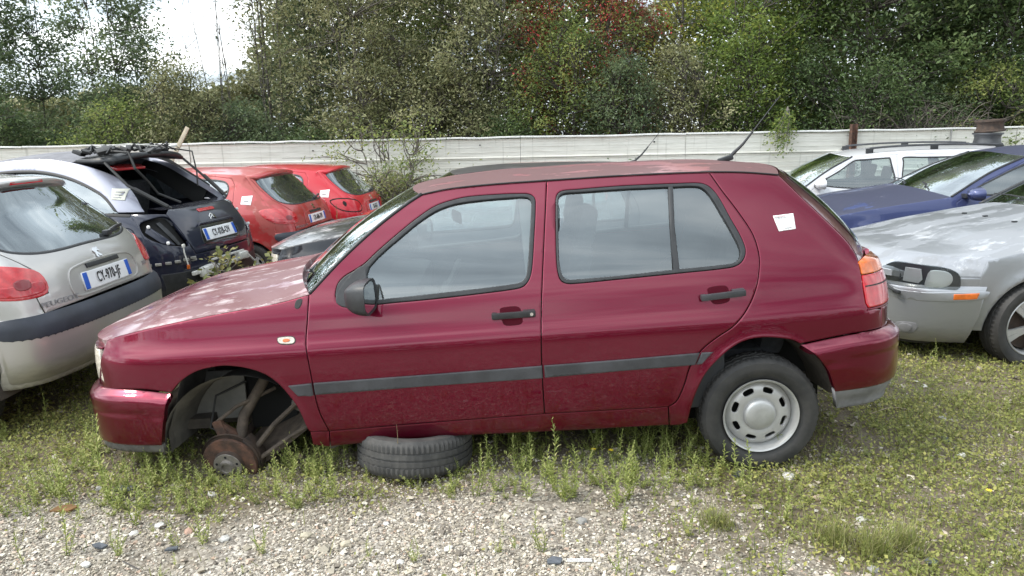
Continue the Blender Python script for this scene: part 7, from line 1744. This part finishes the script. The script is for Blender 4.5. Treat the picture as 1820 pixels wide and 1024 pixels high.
slv = dict(SPV); I1 = gcar("silver_saloon", "silver saloon with chalky hood and clear headlamps, right behind the burgundy tail", (6.25, 5.98, -.085), 5, slv, M['silverv'], RG, roofmat=M['silverv'], hoodmat=M['silvervh'], wheels='alloy', step=.032)
B, FW, ff, rt2 = I1['B'], I1['FW'], I1['ff'], I1['root']
def tp(f, pts, g): return B.px(f, pts, g)
g0 = (2.3, .65)
hl = tp(FW, [(1568, 477), (1577.6, 470), (1594, 464), (1632, 469), (1670, 473.7), (1690, 478.7), (1702, 486), (1705.7, 495), (1702, 513), (1672, 512.5), (1643.6, 511.8), (1596.7, 506.5), (1573, 500.7)], g0)
print("FIT headlamp", hl.round(2).tolist(), 'L', B.Lf)
for sg in (1, -1):
    mu = lambda P: np.array([(p[0] if sg == 1 else 2 * B.Lf - p[0], p[1]) for p in P])
    hc = crv(hl, .03, closed=True); h0 = panel("headlight", FW, mu(hc), step=.05, off=.006, thick=.0, mat=M['lampinner'], parent=rt2, edge=0)
    for pts, nm in (([(1654, 481), (1680, 482), (1691, 489), (1692, 500), (1682, 509), (1645, 510.5), (1647, 493)], "indicator_unit"), ([(1611, 474), (1638, 478), (1640, 497), (1633, 503), (1606, 498)], "main_beam_unit"), ([(1592, 482), (1600, 479), (1604, 488), (1600, 496), (1592, 494)], "dipped_beam_unit")):
        panel(nm, FW, mu(crv(tp(FW, pts, g0), .02, closed=True) if nm != 'main_beam_unit' else lin(tp(FW, pts, g0), .02)), step=.03, off=.014, thick=.006, mat=M['lampin'] if nm != "dipped_beam_unit" else M['lampinner'], parent=h0)
    panel("headlight_cover", FW, mu(hc), step=.05, off=.024, thick=.02, mat=M['headglass'], parent=h0)
    mk_ = tp(ff, [(1695, 523), (1741, 521), (1736, 531.5), (1694, 533)], (2.0, .55)); print("FIT marker", mk_.round(2).tolist())
    panel("side_marker", ff, mu(lin(mk_, .05)), step=.06, off=.006, thick=.008, mat=M['marker'] if 'marker' in M else M['lampamber'], parent=I1['fb'], edge=.002)
    rs = tp(ff, [(1570, 505), (1600, 515), (1650, 520), (1690, 519), (1750, 518), (1760, 519), (1752, 531), (1735, 535), (1690, 537), (1640, 535), (1600, 531), (1572, 522)], (2.2, .55))
    panel("bumper_rubbing_strip", ff, mu(lin(rs, .05)), step=.06, off=.004, thick=.006, mat=M['silverv'], parent=I1['fb'], edge=.004)
    fg = tp(ff, [(1586, 575), (1600, 571), (1628, 574), (1632, 580), (1622, 592), (1600, 590), (1587, 585)], (2.5, .35))
    fo = panel("fog_light_recess", ff, mu(crv(fg, .03, closed=True)), step=.04, off=.002, thick=0, mat=M['silverdull'] if 'silverdull' in M else M['greypl'], parent=I1['fb'], edge=0)
    panel("fog_light_cover", ff, mu(crv(tp(ff, [(1596, 577), (1604, 573.5), (1620, 577), (1622, 583), (1614, 590), (1599, 586)], (2.5, .35)), .03, closed=True)), step=.04, off=.006, thick=.006, mat=M['greypl'], parent=fo, edge=.003)
panel("front_lip", ff, lin([(2.0, .20), (2 * B.Lf - 2.0, .20), (2 * B.Lf - 2.1, .14), (2.1, .14)], .06), step=.06, off=-.03, thick=.02, mat=M['blackpl'], parent=I1['fb'])
panel("grille", FW, lin([(B.Lf - .36, .66), (B.Lf + .36, .66), (B.Lf + .30, .50), (B.Lf - .30, .50)], .06), step=.06, off=.02, thick=.02, mat=M['blackpl'], parent=rt2)
h0_, h1_ = tp(FW, [(1573, 503), (1598, 515)], g0); a0 = FW(h0_[None])[0]; a1 = FW(h1_[None])[0]; MB().tube([a0 + [-.02, -.02, .01], (a0 + a1) / 2 + [-.06, -.03, .015], a1 + [-.05, -.05, 0]], [.016, .012, .010], 8).box(a1 + [-.05, -.05, 0], (.03, .06, .025), bev=.008).obj("headlamp_wiper", M['blackpl'], rt2)
for px_, py_ in ((1714, 379), (1751, 384), (1803, 394)):
    d = cr * (px_ - 910) / FPX - cu * (py_ - 512) / FPX + cf
    tt = (.90 - CAM_H) / d[2]; p = CPOS + d * tt; pl = np.linalg.inv(np.array(I1['M4'])) @ np.r_[p, 1]
    MB().box((pl[0], pl[1], .985), (.035, .02, .012), bev=.004).obj("washer_jet", M['blackpl'], rt2)
I2 = gcar("blue_saloon", "blue saloon with a dark weathered hood, between the silver and the white car", (6.8, 8.65, -.16), -4.5, SPV, M['bluev'], RG, roofmat=M['bluevh'], hoodmat=M['bluevh'], wheels='alloy')
SPE = dict(SPV); SPE.update(
 W=[(0, .72), (.2, .80), (.4, .84), (.6, .85), (.8, .84), (.95, .81), (1.15, .74), (1.40, .65), (1.5, .60)],
 PF=[(-1.3, 1), (-2.3, .99), (-2.8, .96), (-3.1, .89), (-3.3, .77), (-3.40, .58), (-3.45, .3), (-3.47, 0)],
 arch=[(0, .30, .34), (-2.62, .30, .34)], hood=[(-3.24, .72), (-3.0, .80), (-2.6, .88), (-2.08, .955)], pil=[(-2.08, .955), (-1.75, 1.19), (-1.42, 1.375)], gut=[(-1.42, 1.375), (-1.1, 1.42), (-.5, 1.45), (.3, 1.45), (.8, 1.42)],
 Rz=[(.1, .98), (.5, 1.0), (.9, 1.0), (1.02, .98), (1.42, .80), (1.5, .76)],
 doors=[dict(o=[(-1.98, .30), (-2.0, .90), (-1.72, 1.14), (-1.42, 1.33), (-1.36, 1.365), (-.84, 1.405), (-.80, .26), (-1.8, .26)], w=lin([(-1.86, 1.0), (-1.40, 1.325), (-1.34, 1.335), (-.92, 1.36), (-.90, 1.0)], .3), h=(-.98, .86)),
        dict(o=[(-.79, .26), (-.83, 1.405), (.10, 1.41), (.17, 1.2), (.25, .95), (.22, .75), (.02, .66), (-.25, .55), (-.38, .26)], w=lin([(-.74, 1.0), (-.76, 1.36), (.04, 1.365), (.10, 1.2), (.15, 1.0)], .3), h=(.0, .9))],
 fixedwin=[[(.30, 1.0), (.24, 1.2), (.20, 1.35), (.45, 1.36), (.62, 1.34), (.74, 1.1), (.72, 1.02)]], tailgate=[(.55, .70), (.6, .9), (.62, 1.0), (.64, 1.42)], glass=M['glass'])
I3 = gcar("white_estate", "off-white estate car with roof rails, in front of the fence at right", (6.3, 10.9, -.25), -9, SPE, M['whitee'], RG)
MW = np.array(I3['M4'])
g_ = I3['ge']; k0, k1 = int(len(g_) * .12), int(len(g_) * .9)
for sg in (1, -1):
    rl = [(q[0], (q[1] + .05) * sg, q[2] + .075) for q in g_[k0:k1:3]]
    ra_ = MB().tube(rl, .016, 6).obj("roof_rail", M['strip'], I3['root'])
    for q in (rl[0], rl[len(rl) // 2], rl[-1]): MB().box((q[0], q[1], q[2] - .035), (.10, .03, .07), bev=.01).obj("rail_foot", M['blackpl'], ra_)
for I, pt_, mx_, mz_, sy_ in ((I2, M['bluev'], -1.84, 1.0, .99), (I3, M['whitee'], -1.90, 1.02, .93), (I1, M['silverv'], -1.84, 1.0, .99)):
    for sg in ((-1, 1) if I is I3 else (-1,)):
        V = []; F = []; nn = 16
        for i, t in enumerate(np.linspace(0, 1, 8)):
            e = (1 - (1 - t) ** 2.3) ** .5
            for k in range(nn):
                a = 2 * math.pi * k / nn; V.append((mx_ - .06 + .13 * t, sg * sy_ + (.11 * e + .006) * math.cos(a), mz_ + (.068 * e + .005) * math.copysign(abs(math.sin(a)) ** .8, math.sin(a))))
        for i in range(7):
            for k in range(nn): F.append((i * nn + k, i * nn + (k + 1) % nn, (i + 1) * nn + (k + 1) % nn, (i + 1) * nn + k))
        F.append(tuple(range(nn))); ms = mo("door_mirror", V, F, pt_, I['root'])
        mo("mirror_glass", V[7 * nn:], [tuple(range(nn))], M['mirror'], ms, False); MB().box((mx_ + .0, sg * (sy_ - .13), mz_ - .03), (.07, .12, .045), bev=.01).obj("mirror_arm", M['blackpl'], ms)
# stack of two bare rims on the estate's roof
pr_ = at_y(1755, 245, 10.75); loc_ = np.linalg.inv(MW) @ np.r_[pr_, 1]
topz = float(np.interp(loc_[0], I3['gc'][:, 0], I3['gc'][:, 2])) + MW[2, 3]
rimp = [(.12, -.08), (.17, -.085), (.195, -.080), (.200, -.065), (.178, -.055), (.170, -.02), (.165, .02), (.175, .055), (.198, .065), (.195, .085), (.175, .082), (.150, .03), (.12, .02), (.05, .03), (.03, .03)]
for k, (mt, lb, dz, tl) in enumerate(((M['rimdark'] if 'rimdark' in M else M['strip'], "lower, dark grey bare wheel rim stacked on the white estate's roof", .09, .0), (M['rustdark'], "upper, rusty brown bare wheel rim stacked on the white estate's roof", .27, .07))):
    o = MB().lathe(rimp, 40, axis='z').obj("wheel_rim", mt); o.location = (pr_[0] + .02 * k, pr_[1], topz + dz - .005); o.rotation_euler = (0, -tl, 0); setp(o, lb, "wheel rim", "bare rims stacked on the estate's roof")
    MB().lathe([(.03, .02), (.13, .018), (.13, .028), (.03, .032)], 30, axis='z', closed=True).obj("rim_centre", mt, o)
    V = MB()
# ================================================================ tyre lying under the sill
tt_ = thing("flat_tyre", "worn tyre on its rim lying flat under the burgundy car's sill", "tyre", (-.50, 3.455, .092), (math.radians(84), math.radians(2), math.radians(10)))
tyre_obj("tyre", .285, .172, .185, M['tyreold'], tt_, n=144)
steel = MB().lathe([(.155, .06), (.158, -.02), (.163, -.040), (.166, -.062), (.172, -.078), (.180, -.082)], 48).obj("rim", M['silverrim'], tt_)
MB().lathe([(.0, -.03), (.05, -.035), (.09, -.05), (.12, -.045), (.157, -.03)], 40).obj("rim_disc", M['silverrim'], tt_)
for k in range(8):
    a = 2 * math.pi * k / 8; MB().box((.123 * math.cos(a), -.0505, .123 * math.sin(a)), (.028, .012, .05), (0, -a, 0), bev=.005).obj("rim_slot", M['dark'], tt_)
# ================================================================ plants among the cars
def shrub(name, label, cat_, loc, h, w, seed, nc, per, leaf, mat, **k):
    return mk_tree(name, label, cat_, loc, None, h, w, seed, nc, per, leaf, mat, **k)
p = at_y(690, 330, 12.3); shrub("climbing_shrub", "loose leafy shrub climbing the fence right of the red hatchbacks", "shrub", (p[0], 12.45, -.3), 2.15, 2.3, 701, 95, 34, .062, 'bramble', shape='oval', stems=7, sig=.14, low=.1, stemr=.012)
p = at_y(655, 350, 12.3); shrub("shrub", "dense low bush at the fence foot behind the bright red hatchback", "shrub", (p[0] + .35, 12.5, -.3), 1.15, 1.9, 711, 80, 80, .055, 'willow', shape='bush', stems=6, sig=.12, low=.15, stemr=.012)
p = at_y(598, 385, 9.0); o = bpy.data.objects.new("reddish_weed", WR); COL.objects.link(o); o.location = (p[0], 9.0, -.19); o.scale = (1.6, 1.6, 3.1); setp(o, "tall reddish dying weed between the two red hatchbacks", "weed")
for i_, (px_, py_, Y_, h, lb) in enumerate(((395, 470, 6.0, .72, "leafy sprig in front of the navy car's number plate"), (378, 480, 5.8, .55, "lower sprig left of the one before the navy car's plate"), (470, 465, 6.2, .62, "sprig right of the navy car's stripped bumper"), (505, 460, 6.4, .52, "sprig before the faded red hatchback's bumper"))):
    p = at_y(px_, py_, Y_); shrub("sprig", lb, "plant", (p[0], Y_, -.08), h, .36, 730 + i_ * 3, 18, 14, .055, 'sprig', shape='oval', stems=3, sig=.06, low=.35, stemr=.012, aspect=.7)
p = at_y(1385, 240, 13.0); tvs = []; rr_ = []
r = np.random.default_rng(91)
P0 = at_y(1400, 190, 13.9); cur = []; Pl = []
for k in range(9):
    e = at_y(1385 + r.normal(0, 14), 252 + r.normal(0, 9), 12.9); m_ = (P0 + e) / 2 + [0, -.3, .12]; t_ = np.linspace(0, 1, 8)[:, None]; C_ = P0 * (1 - t_) ** 2 + 2 * m_ * t_ * (1 - t_) + e * t_ ** 2; cur.append(C_); rr_.append(np.linspace(.012, .003, 8)); Pl.append(C_[3:])
V, F = tubes_np(cur, rr_); tw = thing("overhanging_branch", "leafy branch hanging over the fence behind the burgundy car's tail", "branch", tuple(P0)); V = V - P0
npmesh("twigs", V, F, M['bark'], tw, smooth=True); Pl = np.vstack(Pl) - P0; Pl = np.repeat(Pl, 16, 0) + r.normal(0, .07, (len(Pl) * 16, 3)); V, F = leafquads(Pl, r.uniform(.04, .07, len(Pl)), 92, up=.2, aspect=.45); npmesh("leaves", V, F, LM['green'], tw, attr=np.repeat(r.random(len(Pl)), 4))
